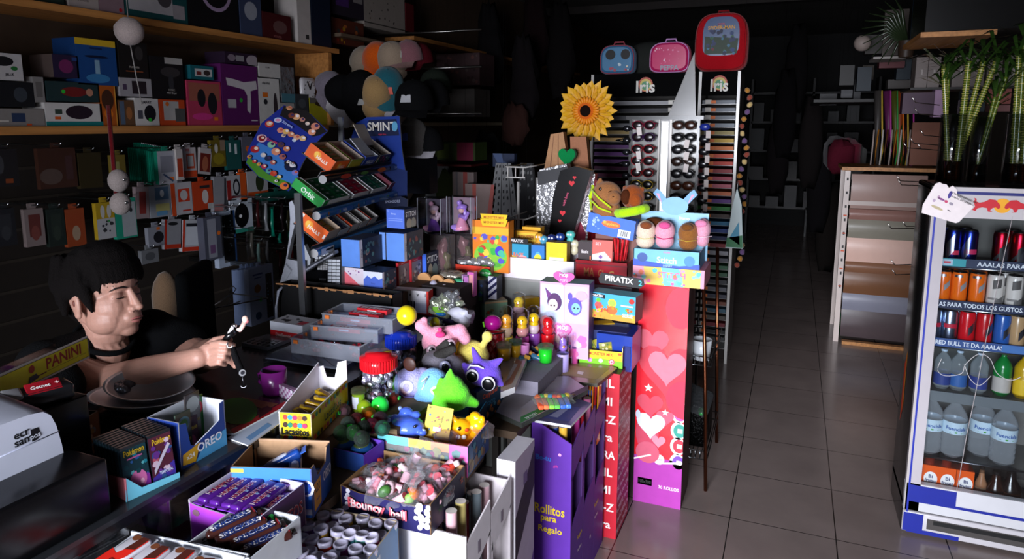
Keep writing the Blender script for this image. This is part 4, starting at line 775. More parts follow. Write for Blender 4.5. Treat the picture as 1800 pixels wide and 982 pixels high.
pack('tilted white and orange pack with a dark cable',349,370,260,306, 'b0a8a8',[('r',.5,.45,.85,.7, '6a2018'),('e',.5,.4,.25,.3, 'a05a40')], tilt=.15)
pack('yellow pack with two small white plugs',373,398,246,293, '6a5a18',[('e',.35,.7,.12,.18, 'c8c4c0'),('e',.5,.3,.4,.22, '8a7a1c'),('r',.8,.8,.35,.4, '8a7460')])
pack('teal pack with two white bottle shapes',400,425,246,298, '16504e/g',[('r',.25,.75,.14,.3, 'c8d0d4'),('r',.65,.7,.16,.35, 'c8d0d4')])
pack('grey pack with an orange dot beside the teal bottles',427,446,240,282, '5a5a68',[('c',.5,.5,.12, 'd86020')])
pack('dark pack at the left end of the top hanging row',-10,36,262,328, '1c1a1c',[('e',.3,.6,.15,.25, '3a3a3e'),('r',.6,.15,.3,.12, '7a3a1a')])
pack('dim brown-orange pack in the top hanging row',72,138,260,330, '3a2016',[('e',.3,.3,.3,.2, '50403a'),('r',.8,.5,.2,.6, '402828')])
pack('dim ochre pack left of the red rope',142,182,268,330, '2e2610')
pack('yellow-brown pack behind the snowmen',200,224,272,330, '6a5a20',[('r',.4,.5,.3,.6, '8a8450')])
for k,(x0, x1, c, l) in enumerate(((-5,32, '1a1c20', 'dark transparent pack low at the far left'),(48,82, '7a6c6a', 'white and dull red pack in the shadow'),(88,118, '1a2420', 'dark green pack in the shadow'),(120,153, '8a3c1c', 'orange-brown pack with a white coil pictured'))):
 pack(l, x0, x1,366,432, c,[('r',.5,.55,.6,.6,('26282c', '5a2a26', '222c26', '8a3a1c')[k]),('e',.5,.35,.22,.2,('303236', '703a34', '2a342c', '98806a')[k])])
pack('yellow pack with a white lower half and green dots',173,205,355,419, 'a88a1c',[('r',.5,.28,1,.56, 'a8a8aa'),('e',.35,.75,.12,.18, 'b8b4b0'),('e',.7,.75,.12,.18, 'b8b4b0'),('z',.5,.35,3,7,.05,['3a8a4a', '303034'],.7,.3)])
pack('teal pack with a white earphone panel',206,243,348,418, '1c8a70',[('r',.64,.47,.66,.86, '9aa0a4'),('e',.5,.7,.07,.06, '2a2e32'),('e',.75,.7,.07,.06, '2a2e32')])
pack('tall white and red pack right of the teal earphone pack',240,263,328,384, '8a7a7c',[('r',.5,.5,.5,.7, '7a2c28')], tilt=.06)
pack('white pack with blue and yellow panels and an adapter',265,302,326,381, '8a8e96',[('r',.6,.75,.65,.4, '48627c'),('r',.6,.3,.65,.25, 'b0a86a'),('r',.55,.12,.5,.14, '5a8ab0'),('e',.6,.75,.1,.12, 'c0c4c8')])
pack('orange-sided white pack with a square charger',303,340,320,377, 'b0acb0',[('r',.1,.5,.2,1, 'c8481c'),('r',.6,.6,.55,.4, 'c0381c'),('e',.6,.6,.18,.16, 'b8b4b4'),('r',.7,.12,.4,.05, 'b03020')])
pack('deep orange pack with a white bottle-shaped charger',341,376,318,368, 'b83c18',[('r',.6,.8,.5,.1, '2a2628'),('e',.6,.45,.16,.25, 'c8c0bc'),('r',.85,.1,.3,.2, 'a8a8a8')])
pack('ring-bound white pack with a serrated edge',376,398,310,372, '8a8a90',[('r',.9,.5,.15,.9, '34343a'),('r',.4,.12,.7,.2, 'a87070')], tilt=.08)
pack('white and red pack with a black cable loop',400,424,308,350, 'a8a8ac',[('r',.15,.4,.3,.8, '8a1c1c'),('e',.7,.5,.25,.35, '1c1c20'),('e',.7,.5,.16,.24, 'a8a8ac'),('r',.6,.1,.6,.1, '6a1018')])
pack('narrow bright orange pack edge',424,435,303,354, 'c8501a')
pack('white pack with a dark green bottle and orange foot',436,472,300,345, 'a8a8ac',[('r',.5,.1,1,.2, 'c8501c'),('e',.6,.55,.2,.35, '28341c')])
pack('white pack with a black round webcam',262,292,398,432, '80828c',[('e',.6,.45,.3,.3, '1c1c22'),('r',.6,.9,.2,.15, 'c8601c')])
pack('tilted red-framed white pack with a small charger',289,318,385,437, '8a8a90',[('r',.06,.5,.14,1, 'a82818'),('r',.5,.08,1,.14, 'b03018'),('e',.5,.85,.3,.06, '1c1c20')], tilt=.1)
pack('red-framed white pack with a large white power bank',320,357,386,441, 'b0b2b8',[('r',.05,.5,.1,1, 'c83418'),('r',.5,.07,1,.13, 'c83418'),('r',.5,.5,.7,.6, 'c8ccd4'),('r',.5,.84,.7,.1, '1c1c22')], tilt=.12)
pack('white small pack with dots under the tilted ones',250,280,438,462, '6a6c70',[('e',.5,.5,.3,.3, '4a4c50')])
pack('white card holding a black computer mouse',407,446,350,408, 'c0c8d4',[('r',.5,.06,1,.12, '2a8a78'),('e',.5,.52,.32,.37, '0e0e12/g'),('e',.44,.5,.07,.05, 'f0f0f4')])
pack('white and navy pack with a black remote control',386,418,370,468, 'a8b4c8',[('r',.95,.5,.1,1, '2a4a7a'),('r',.6,.5,.62,.85, '101216/g'),('z',.6,.55,6,14,.015,['5a6a78'],.4,.6)], d=.03)
pack('long grey blister with a small box inside',362,392,380,456, '4a4c5a',[('r',.45,.5,.5,.9, '8a8c98'),('r',.45,.25,.3,.2, '6a4a70'),('c',.85,.6,.05, 'd86a20')], d=.04, X_=-2.5)
for k in range(4):
 pack('blue-white boxed remote control, %s of the four overlapping' % ('hindmost', 'third from the front', 'second from the front', 'front')[k],421 + k*7,450 + k*11.5,470 - k,566, '7484a8' if k < 3 else '9aa6c4',[('r',.8,.45,.26,.8, '10141c/g'),('z',.8,.5,6,12,.012,['8a98a8', '5a9ac8'],.16,.5),('c',.32,.63,.075, '8a5a1c'),('r',.35,.88,.4,.03, '3a4a7a'),('r',.35,.82,.3,.02, '3a4a7a'),('c',.3,.15,.07, '2a4a70')] + ([('c',.42,.42,.035, '3ac84a')] if k == 3 else []), d=.03, X_=-2.46 + k*.035)
mb = None
TL = [('red-handled screwdriver blister',447,462,350,402, '3a1216'),('white-handled hook blister',462,476,352,410, '8a8c90'),('teal-handled brush in a blister',472,488,362,420, '0f8a70'),('black and red pliers in a blister',488,506,352,408, '1c1216'),('yellow-tipped black tool in a blister',500,514,366,410, '2a2a18'),('teal plastic scraper',484,500,410,428, '128a72'),('teal comb-like tool',500,522,395,432, '128a72'),('grey steel tool in a clear pack',436,452,405,455, '5a5650'),('pale green slim tool in a clear pack',450,460,425,462, '7a9a94'),('slim tool with an orange sticker',462,480,420,468, '5a5a5c'),('dark red paper pack low behind the white bag',482,506,440,490, '4a1418'),('dark red pack near the stand pole',506,522,435,470, '701c20')]
for l, a, b, c, d_, col in TL:
 t = pack(l + ' on the left wall', a, b, c, d_, '8a9a98/c',(), X_=-2.4, d=.006)
 x = PX(((a + b)/2, d_),-2.4); hh = PX((a, c),-2.4).z - x.z
 mb = MB(); mb.tube([(0,.0, hh*.08),(0,0, hh*.45),(.004,0, hh*.9)],[.012,.011,.006], col + '/g',10); mb.box((0,.004, hh*.92),(.04,.003, hh*.1), col); O('tool', mb, t)
pack('wide teal rack label strip above the tools',455,520,336,352, '0d5a50', X_=-2.5)
mb = MB(); mb.tube([(0,-.03,0),(0,-.03,-.01),(0,.45,-.02)],.002, 'a8a8ac',5); p = PX((405,365),-2.45)
for k,(x, y) in enumerate(((405,364),(418,362))): O('wire_hook', MB().tube([(-.35,0,0),(0,0,0),(.02,0,.02)],.003, 'c0c4c8/m',6), None,('long steel wire hook above the mouse card', 'second steel wire hook above the mouse card')[k], 'hook', loc=PX((x, y),-2.45))
# red rope with two snowmen
p = PX((195,240),-2.45); t = E('hanging_decoration', 'red cord with two small white snowmen hanging from the shelf', 'decoration', p)
O('cord', MB().tube([(0,0,.12),(0,.0,-.28)],.008, '6a1018/f'), t)
for k in range(2): mb = MB(); mb.ell((.02,0,-.17 - k*.09),(.035,.04,.045), 'a89c98/f',14); mb.ell((.05,0,-.165 - k*.09),.008, 'f0f0f0/m',8); O('snowman', mb, t)
# ---- caps on wall pegs
def cap(label, p, y, r, col, brim, yaw, badge=None, tilt=.0):
 r *= .86
 c = PY(p, y); t = E('baseball_cap', label, 'cap', c, group='caps hung on the wall'); t.rotation_euler = (tilt,0, yaw)
 mb = MB(); vs = []; n = 20
 mb.lathe([(r,-r*.5),(r*1.02,-r*.2),(r*.95, r*.3),(r*.7, r*.75),(r*.3, r*.98),(.001, r)], col,24); O('crown', mb, t)
 mb = MB(); pts = [(r*.95*sin(a),-r*.95*cos(a)) for a in [(-1.2 + 2.4*i/12) for i in range(13)]]; out = [(r*1.0*sin(a),-r*(.95 + 1.15*cos(a*1.15))*cos(a*.75)) for a in [(-1.2 + 2.4*i/12) for i in range(13)]]
 v = [(x, yy,-r*.45) for x, yy in pts] + [(x, yy - .0,-r*.45 - .12*r - .3*abs(x)) for x, yy in out]; v += [(a, b, c_ - .004) for a, b, c_ in v]
 mb.add(v,[(i, i + 1,14 + i,13 + i) for i in range(12)] + [(26 + i,39 + i,40 + i,27 + i) for i in range(12)] + [(13 + i,14 + i,40 + i,39 + i) for i in range(12)], brim, True); O('brim', mb, t)
 O('button', MB().ell((0,0, r),(.008,.008,.005), col,8), t)
 if badge: mb = MB(); mb.prism([(-.03,-.02),(.03,-.02),(.025,.02),(-.025,.02)],(0,-r*1.0, r*.12),(1,0,0),(0,.35,1),.006, badge, badge); O('badge', mb, t)
 return t
CP = [('light beige cap at the left of the upper cap row',(640,105),3.75,.10, '9a8a78/f', '9a8a78/f',.9, None,.9),('bright orange cap in the upper cap row',(664,100),3.72,.11, 'd85a12/f', 'd85a12/f',.7, None,.9),
 ('pale tan cap right of the orange cap',(690,100),3.7,.11, 'a08c78/f', 'a08c78/f',.3, None,.7),('dusty pink cap with a black and white badge',(718,95),3.75,.10, '8a5a62/f', '8a6a66/f',-.3, 'c8c8c0',.2),('dark red cap at the right of the upper row',(737,100),3.85,.10, '50101a/f', '50101a/f',-.5, None,.2),
 ('white cap hanging at the left of the second cap row',(580,148),3.3,.09, '78707c/f', '78707c/f',1.3, None,1.2),('black cap with a white piped brim',(604,160),3.25,.11, '0c0c0e/f', 'b8b4b8/f',1.1, None,1.2),('large black cap beside the tan bucket hat',(634,155),3.2,.115, '0a0a0c/f', '0a0a0c/f',.8, 'a8a8a8',1.0),
 ('tan cap in the second cap row',(662,160),3.2,.10, '96784e/f', '96784e/f',.6, None,.9),('dark teal cap with a coral tag',(682,145),3.25,.10, '1a5460/f', '1a5460/f',.5, 'c85a4a',.7),('black cap with a white swoosh-like mark',(728,175),3.2,.12, '0b0b0d/f', '0b0b0d/f',.1, 'a8a8ac',.1),
 ('black cap with a small orange emblem',(760,170),3.4,.11, '0d0d0f/f', '0d0d0f/f',-.1, 'd88a30',.1),('dark green-grey cap in the second row',(765,150),3.6,.11, '1c221c/f', '1c221c/f',-.3, None,.1),('grey cap with a blue and orange badge',(722,240),3.3,.12, '4a4644/f', '4a4644/f',.1, '3a5ab8',.1),
 ('black cap with an orange badge below the others',(752,250),3.35,.10, '0e0e10/f', 'b0acb4/f',-.2, 'e08a4a',.1),('tan soft hat under the caps',(660,190),3.3,.085, '8a6c48/f', '8a6c48/f',.5, None,.4),('white cap behind the blue display sign',(692,215),3.25,.085, 'b0acb4/f', 'b0acb4/f',.3, None,.3)]
for c in CP: cap(*c)
for k, z in enumerate((PY((700,60),4.1).z, PY((700,122),4.1).z, PY((740,200),4.1).z)):
 O('cap_rail', MB().tube([(-.55,0,0),(.35,0,0)],.008, '8a8884/m'), None,('upper', 'middle', 'lower')[k] + ' metal rail behind the hanging caps', 'rail', loc=(-2.25,4.1, z))
# ---- dim goods farther back on the left
def fb(name, label, cat, px, y, w, d, h, z0, col, dec=(), side=None):
 p = PY(px, y); mb = carton(MB(), w, d, h,{'all': side or col, 'front': col},{'front': list(dec)}); return O(name, mb, None, label, cat, None,(p.x, y + d/2, z0 if z0 is not None else p.z))
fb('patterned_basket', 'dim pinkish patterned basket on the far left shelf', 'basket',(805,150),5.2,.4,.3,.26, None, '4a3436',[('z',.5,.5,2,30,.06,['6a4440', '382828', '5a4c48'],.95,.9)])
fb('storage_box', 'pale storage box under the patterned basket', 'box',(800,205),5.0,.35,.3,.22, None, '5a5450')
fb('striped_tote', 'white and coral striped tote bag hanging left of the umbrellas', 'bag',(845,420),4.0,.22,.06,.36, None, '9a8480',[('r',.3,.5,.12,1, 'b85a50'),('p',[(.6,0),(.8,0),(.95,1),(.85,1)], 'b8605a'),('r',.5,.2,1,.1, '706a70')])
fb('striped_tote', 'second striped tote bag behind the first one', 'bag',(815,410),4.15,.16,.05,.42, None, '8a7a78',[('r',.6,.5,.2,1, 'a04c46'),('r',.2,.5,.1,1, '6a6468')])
def foldbag(label, px, y, w, h, c1, c2, n, s):
 p = PY(px, y); mb = MB(); rr = random.Random(s)
 for k in range(n):
  x = -w/2 + w*(k + .5)/n; mb.prism([(x - w/n*.7,0),(x + w/n*.6,0),(x*.5 + w/n*.3, h),(x*.5 - w/n*.3, h)],(0,-.01*(k % 2),0),(1,0,0),(0,0,1),.03, c1, c2)
  for j in range(9):
   u = (j + .5)/9; xx = x*(1 - u*.5) + .005*rr.random(); mb.poly([(xx - .006, h*u - .012),(xx + .007, h*u - .006 - .006*rr.random()),(xx + .004, h*u + .012),(xx - .006, h*u + .008*rr.random())],(0,-.01*(k % 2),0),(1,0,0),(0,0,1),.001, c2 if rr.random() < .7 else c1)
 return O('folded_umbrella', mb, None, label, 'umbrella', None, p)
foldbag('black and white patterned folded umbrellas hanging in the shade',(885,385),4.0,.2,.36, '7a7a7c', '1c1c20',5,1)
foldbag('black and white speckled folded umbrella at the right of its row',(925,385),4.05,.16,.36, '1c1c20', '6a6a6c',4,2)
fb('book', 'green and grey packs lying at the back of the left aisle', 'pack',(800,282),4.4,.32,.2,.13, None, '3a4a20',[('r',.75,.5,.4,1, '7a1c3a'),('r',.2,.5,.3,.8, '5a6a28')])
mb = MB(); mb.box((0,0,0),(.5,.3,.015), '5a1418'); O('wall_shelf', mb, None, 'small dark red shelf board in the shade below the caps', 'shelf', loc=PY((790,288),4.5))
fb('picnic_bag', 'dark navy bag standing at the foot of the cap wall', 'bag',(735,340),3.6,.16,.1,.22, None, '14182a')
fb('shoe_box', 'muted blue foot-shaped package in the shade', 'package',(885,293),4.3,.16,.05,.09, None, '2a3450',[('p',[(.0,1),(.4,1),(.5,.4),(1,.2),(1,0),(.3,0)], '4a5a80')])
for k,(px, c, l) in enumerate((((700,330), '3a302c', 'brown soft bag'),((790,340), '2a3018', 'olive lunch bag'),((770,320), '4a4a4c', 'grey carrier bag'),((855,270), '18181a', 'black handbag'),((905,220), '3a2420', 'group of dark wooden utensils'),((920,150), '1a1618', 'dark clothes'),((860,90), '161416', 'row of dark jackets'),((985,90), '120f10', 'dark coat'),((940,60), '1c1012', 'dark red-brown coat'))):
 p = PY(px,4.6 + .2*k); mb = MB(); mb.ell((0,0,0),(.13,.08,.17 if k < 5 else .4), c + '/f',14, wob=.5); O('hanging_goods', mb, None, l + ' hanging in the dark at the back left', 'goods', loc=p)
# ================================================================ THE SELLER
SK = 'b08474/s'
fz = V3((.96,.28,0)).normalized(); hc = V3((-1.775,1.287,1.12))
Rh = MT(hc) @ MR(radians(12),4, 'Z') @ MR(radians(-7),4, 'Y') @ MR(radians(-3),4, 'X') @ Matrix.Scale(1.07,4)
t = E('person', 'seated person with short black hair and a black T-shirt looking down at a strap', 'person',(-1.9,1.3,0)); PO = -t.location
T0 = MT(PO)
mb = MB(); mb.M = T0 @ Rh
for c, r in (((-.014,0,.035),(.098,.08,.088)),((.026,0,-.03),(.064,.064,.078)),((.05,0,.04),(.045,.058,.045)),((.064,0,-.094),(.022,.026,.018)),((.044,0,-.068),(.046,.048,.04)),
   ((.072,0,.02),(.018,.046,.013)),((.104,0,-.037),(.012,.011,.010)),((.082,0,-.062),(.017,.028,.02)),((.0905,0,-.0625),(.008,.022,.0055)),((.088,0,-.0735),(.008,.019,.006))):
 mb.ell(c, r, SK,22)
for s in (-1,1):
 for c, r in (((.034, s*.03,-.028),(.05,.036,.046)),((.026, s*.034,-.058),(.048,.034,.04)),((.0955, s*.0125,-.039),(.009,.008,.008)),((.07, s*.031,.0),(.013,.019,.012)),((.066, s*.033,-.012),(.014,.02,.008))): mb.ell(c, r, SK,18)
 e = MR(s*.35,3, 'Z')
 mb.ell((-.006, s*.079,-.008),(.018,.008,.032), SK,16, e); mb.ell((-.004, s*.079,-.034),(.010,.008,.012), SK,12)
mb.tube([(.082,0,.016),(.092,0,-.008),(.1,0,-.03)],[.007,.0085,.011], SK,12)
mb.M = T0
nb = Rh @ V3((-.025,0,-.03)); mb.limb([nb, V3((-1.775,1.295,1.02)), V3((-1.80,1.30,.955))],[.056,.055,.066], SK,18)
mb.limb([V3((-1.80,1.14,.965)), PD((188,668),1.9), PD((262,650),1.83), PD((350,628),1.74)],[.05,.044,.038,.026], SK,16)
mb.limb([V3((-1.80,1.46,.955)), V3((-1.61,1.46,.905)), V3((-1.50,1.40,.95)), PD((374,617),1.85)],[.052,.050,.045,.028], SK,16)
def finger(pts, r0=.0095): mb.limb([PD(p[:2], p[2]) for p in pts],[r0, r0*.95, r0*.82][:len(pts)] if len(pts) == 3 else [r0*(1 - .07*i) for i in range(len(pts))], SK,10)
# right hand: palm and four fingers of different lengths folded round the strap, thumb on top
cr, cu, cf = _r, _up, _fw
Q = Matrix((cr, cu, cf)).transposed()
mb.ell(PD((367,622),1.745),(.031,.029,.015), SK,16, Q); mb.ell(PD((357,625),1.745),(.026,.026,.02), SK,14, Q)
for k,(x1, x2, dy) in enumerate(((398,410,0),(396,406,12),(393,402,23.5),(387,396,34))):
 finger([(374 - k,605 + dy,1.738),(388 - k*1.5,603 + dy,1.722),(x1,604 + dy,1.722),(x2,606.5 + dy,1.742)],(.0098,.0098,.0092,.0082)[k])
finger([(362,610,1.765),(378,598,1.775),(397,593.5,1.765)],.0108)
# left hand behind
mb.ell(PD((392,622),1.845),(.028,.032,.015), SK,16, Q)
for k,(x1, x2) in enumerate(((412,406),(415,409),(416,412),(411,411))):
 finger([(396,606 + 9*k,1.845),(x1 - 4,606 + 10*k,1.825),(x2 + 2,614 + 10*k,1.80)],(.009,.0092,.0088,.008)[k])
finger([(388,612,1.83),(396,600,1.815),(404,597,1.80)],.0102)
O('body', mb, t, remesh=.0026, smooth=6)
for s in (-1,1):
 mb = MB(); mb.M = T0 @ Rh
 mb.tube([(.0795, s*.016,-.004),(.0845, s*.025,-.0075),(.0815, s*.036,-.0075),(.072, s*.048,-.004)],[.0008,.0017,.0017,.0008], '140c0a',6); O('eyelashes', mb, t)
 mb = MB(); mb.M = T0 @ Rh; mb.tube([(.089, s*.014,.016),(.0885, s*.026,.02),(.0805, s*.04,.02),(.069, s*.052,.014)],[.0015,.0028,.0028,.001], '1c1210',6); O('eyebrow', mb, t)
 mb = MB(); mb.M = T0 @ Rh; mb.ell((-.004, s*.0865,-.004),(.005,.003,.009), '6a3a30',10); O('ear_hollow', mb, t)
mb = MB(); mb.M = T0 @ Rh
mb.tube([(.0935,-.021,-.0655),(.0985,-.008,-.064),(.099,0,-.065),(.0985,.008,-.064),(.0935,.021,-.0655)],[.001,.003,.0026,.003,.001], 'a05a58/s',8)
mb.tube([(.092,-.018,-.0715),(.0958,0,-.0735),(.092,.018,-.0715)],[.0012,.0046,.0012], 'a86560/s',8); mb.tube([(.094,-.021,-.068),(.0985,0,-.0682),(.094,.021,-.068)],[.0006,.0012,.0006], '4a2222',6); O('lips', mb, t)
mb = MB(); mb.M = T0 @ Rh
for s in (-1,1): mb.ell((.103, s*.006,-.0455),(.003,.0025,.0018), '2a1410',8)
O('nostrils', mb, t)
HR = '0d0a0a/f'; mb = MB(); mb.M = T0 @ Rh; rr = random.Random(9)
mb.ell((-.012,0,.052),(.091,.09,.084), HR,26); mb.ell((-.05,0,-.008),(.042,.06,.064), HR,20); mb.ell((.02,0,.095),(.075,.08,.05), HR,20)
for s in (-1,1):
 mb.ell((-.02, s*.074,.042),(.06,.022,.036), HR,18); mb.limb([(.02, s*.08,.03),(.028, s*.0785,-.0),(.03, s*.072,-.03)],[.018,.012,.004], HR); mb.limb([(-.045, s*.076,.02),(-.052, s*.07,-.03)],[.018,.008], HR)
for k in range(15):
 y = -.068 + k*.0097; zt = .026 + .014*exp(-((y + .012)/.018) ** 2) + .006*rr.random(); fx = .092*sqrt(max(0,1 - (y/.088) ** 2)) + .004
 mb.limb([(fx*.55 - .01, y*.8,.115),(fx*.93, y*.97,.075),(fx + .002, y*1.03,.045),(fx + .0, y*1.06 + .004*rr.random(), zt)],[.02,.013,.009,.003], HR,8)
for k in range(26):
 a = rr.uniform(-2.4,2.4) + pi; mb.limb([(-.026 + .07*cos(a),.07*sin(a),.11),(-.014 + .092*cos(a),.094*sin(a),.05),(-.016 + .09*cos(a),.09*sin(a),.015 - .02*rr.random())],[.012,.010,.003], HR,6)
O('hair', mb, t, remesh=.0035, smooth=1)
SH_ = '0b0c0e/f'; mb = MB(); mb.M = T0
for c, r in (((-2.0,1.3,.62),(.15,.17,.16)),((-1.93,1.3,.76),(.125,.165,.16)),((-1.865,1.3,.88),(.11,.18,.11)),((-1.835,1.3,.95),(.08,.13,.045))): mb.ell(c, r, SH_,22)
mb.limb([V3((-1.82,1.2,.965)), V3((-1.815,1.135,.962)), V3((-1.745,1.125,.915))],[.06,.068,.062], SH_,16); mb.limb([V3((-1.82,1.4,.96)), V3((-1.815,1.468,.955)), V3((-1.69,1.475,.925))],[.06,.074,.071], SH_,16)
mb.limb([V3((-1.82,1.2,.965)), V3((-1.83,1.3,.97)), V3((-1.82,1.4,.96))],[.06,.05,.06], SH_,16)
O('t_shirt', mb, t, remesh=.006, smooth=6)
mb = MB(); mb.M = T0; mb.tube([(-1.795 + .066*cos(a),1.298 + .075*sin(a),1.0 - .034*cos(a) - .008) for a in [i*tau/28 for i in range(28)]],.008, SH_,8, True); O('collar', mb, t)
mb = MB(); mb.M = T0
for s in (-1,1): mb.limb([V3((-2.02,1.3 + s*.09,.55)), V3((-1.80,1.3 + s*.11,.53)), V3((-1.83,1.3 + s*.11,.08))],[.09,.07,.05], '16161c/f',14);
O('trousers', mb, t, remesh=.008, smooth=3)
for s in (-1,1): O('shoe', MB().ell((-1.79 + PO.x,1.3 + s*.11 + PO.y,.04),(.1,.04,.04), '0c0c0c/g',16), t)
t = E('stool', 'dark round stool under the seller', 'stool',(-2.04,1.3,0)); O('seat', MB().cyl((0,0,.4),(0,0,.45),.17,.17, '1c1a1a/f',24), t); O('pedestal', MB().cyl((0,0,.02),(0,0,.4),.03,.03, '2a2a2a/m',12), t); O('foot_plate', MB().cyl((0,0,0),(0,0,.02),.2,.18, '1a1a1a/m',24), t)
# what the hands hold
t = E('key_strap', 'black strap with white clips and a small pink figure held in both hands', 'strap', PD((404,607),1.75)); o = t.location.copy()
def L_(p, d=1.74): return PD(p, d) - o
mb = MB(); mb.tube([L_((394,600)), L_((402,590)), L_((412,584),1.74)],.008, '101012/g',8); mb.tube([L_((407,607)), L_((413,625)), L_((420,642)), L_((426,654))],[.008,.0085,.0085,.008], '0c0c0e/f',8); O('strap_band', mb, t)
mb = MB(); mb.tube([L_((402,587)), L_((410,573))],.0045, 'e8e4e8/g',8); mb.ell(L_((412,572)),(.008,.006,.006), 'e8e4e8/m',10); mb.tube([L_((404 + 5*cos(a),606 + 5*sin(a)),1.70) for a in [i*.5 for i in range(9)]],.0028, 'e8e8ec/m',6); O('white_clip', mb, t)
mb = MB(); mb.ell(L_((431,561)),(.009,.008,.010), 'e8c0b0/g',10); mb.limb([L_((430,566)), L_((426,574)), L_((422,580))],[.006,.006,.005], 'e0b4a8/g',8); mb.ell(L_((434,564)),.006, 'b86a70/g',8); mb.ell(L_((421,579)),(.01,.006,.005), 'f0d8d0/g',8); O('charm_figure', mb, t)
mb = MB(); mb.cyl(L_((426,655),1.735), L_((426,655),1.725),.0085,.0085, 'e0e0e4/m',18); mb.cyl(L_((426,655),1.7255), L_((426,655),1.722),.0045,.0045, '50505a/m',14); mb.tube([L_((428 + 5*cos(a),677 + 4*sin(a)),1.73) for a in [i*.45 for i in range(8)]],.0015, '8a8a8e/m',6); mb.tube([L_((426,660)), L_((428,676))],.0012, '5a5a5e/m',5); O('snap_ring', mb, t)
# chair with an orange trim behind her
t = E('office_chair', 'black office chair with a bright orange side trim behind the seller', 'chair',(-2.2,1.95,0))
p = PD((338,545),2.6) - t.location; mb = MB(); mb.box((p.x - .03, p.y + .05, p.z - .05),(.05,.3,.42), '101214/f', MR(.5,3, 'Z'), bev=.02); O('backrest', mb, t)
mb = MB(); mb.limb([V3((p.x, p.y, p.z + .06)), V3((p.x, p.y, p.z - .09))],[.018,.02], 'd85008/g',12); O('side_trim', mb, t)
mb = MB(); mb.ell((p.x - .06, p.y - .06, p.z + .05),(.05,.05,.11), '6a5440/f',14); O('headrest_cover', mb, t)
O('seat', MB().box((0,0,.46),(.44,.44,.07), '141416/f', bev=.02), t); O('column', MB().cyl((0,0,.05),(0,0,.43),.03,.03, '1a1a1a/m'), t)
mb = MB()
for k in range(5): a = k*1.257; mb.tube([(0,0,.08),(.25*cos(a),.25*sin(a),.04)],.018, '1a1a1a/g')
O('star_base', mb, t)
mb = MB(); mb.tube([(0,0,.055),(.012,0,.07),(.0,0,.085),(-.018,0,.075),(-.016,0,.06)],.003, 'a8a4a4/g',6); mb.tube([(.0,0,.055),(-.12,0,0),(.16,0,0),(.0,0,.05)],.0035, 'a8a4a4/g',6)
mb.tube([(-.018,0,.03),(-.03,0,.0),(.03,0,.01)],.003, 'a8a4a4/g'); O('clothes_hanger', mb, None, 'white plastic clothes hanger hanging left of the boxed remotes', 'hanger', loc=PX((412,535),-2.3), rz=1.2)
# ================================================================ ON THE COUNTER
b = V3((-1.60,1.03, CZ)); a = b - V3((-.30,.954,0))*.5; w = .5; yaw = atan2(.954,-.30)
t = E('sign_holder', 'clear acrylic sign holder with a yellow PANINI strip', 'sign', a, yaw); h = PV((133,588), a, b).z - CZ; zt, zb_ = PV((133,598), a, b).z - CZ, PV((137,637), a, b).z - CZ
O('acrylic_sheet', MB().box((w/2,0, h/2),(w,.004, h), '70787e/c'), t); O('foot', MB().box((w/2,.03,.003),(w,.08,.005), '70787e/c'), t)
hh = zt - zb_; mb = MB(); x0 = (PV((-60,700), a, b) - a).length; ww = (PV((135,610), a, b) - a).length - x0 ; U0 = (x0,-.003, zb_)
mb.box((x0 + ww/2,-.003, zb_ + hh/2),(ww,.001, hh), 'd8d4d4'); mb.dec([('r',.5,.5,.98,.84, '1a1a10'),('r',.5,.5,.97,.8, 'e0d818'),('r',.7,.3,.5,.015, '4a4410'),('t',.69,.6,.46, '9a1c18', 'PANINI',.56),('r',.4,.28,.16,.05, '6a2a1a'),('e',.33,.66,.03,.16, 'a8301c'),('p',[(.28,.1),(.4,.22),(.37,.42),(.3,.38)], '24304a')],(x0,-.0036, zb_),(1,0,0),(0,0,1), ww, hh); O('yellow_strip', mb, t)
p = PX((56,712),-1.42); O('terminal_stand', MB().box((0,0,(p.z - CZ)/2),(.1,.17, p.z - CZ), '121214/g', bev=.004), None, 'black block behind the cash register under the card terminal', 'stand', loc=(p.x, p.y, CZ))
t = E('card_terminal', 'black card payment terminal with a red lettered cover', 'card reader', p, radians(72))
mb = MB(); mb.box((.012,0,.018),(.12,.06,.034), '1a1b1e/g', bev=.008); O('housing', mb, t)
mb = MB(); mb.box((.02,-.014,.038),(.062,.032,.004), '8a1420/g', rotm(.5), bev=.0015); mb.text('Getnet',(.014,-.016,.0402),(1,0,0),(0,.878,.48),.0006,.009, 'e8e4e4'); mb.text('+',(.044,-.014,.041),(1,0,0),(0,.878,.48),.0006,.008, 'e8c8c8'); O('red_cover', mb, t)
mb = MB(); mb.box((-.035,-.014,.036),(.035,.035,.012), '8a8a8e/g', rotm(.3,.1), bev=.005); O('paper_roll_lid', mb, t)
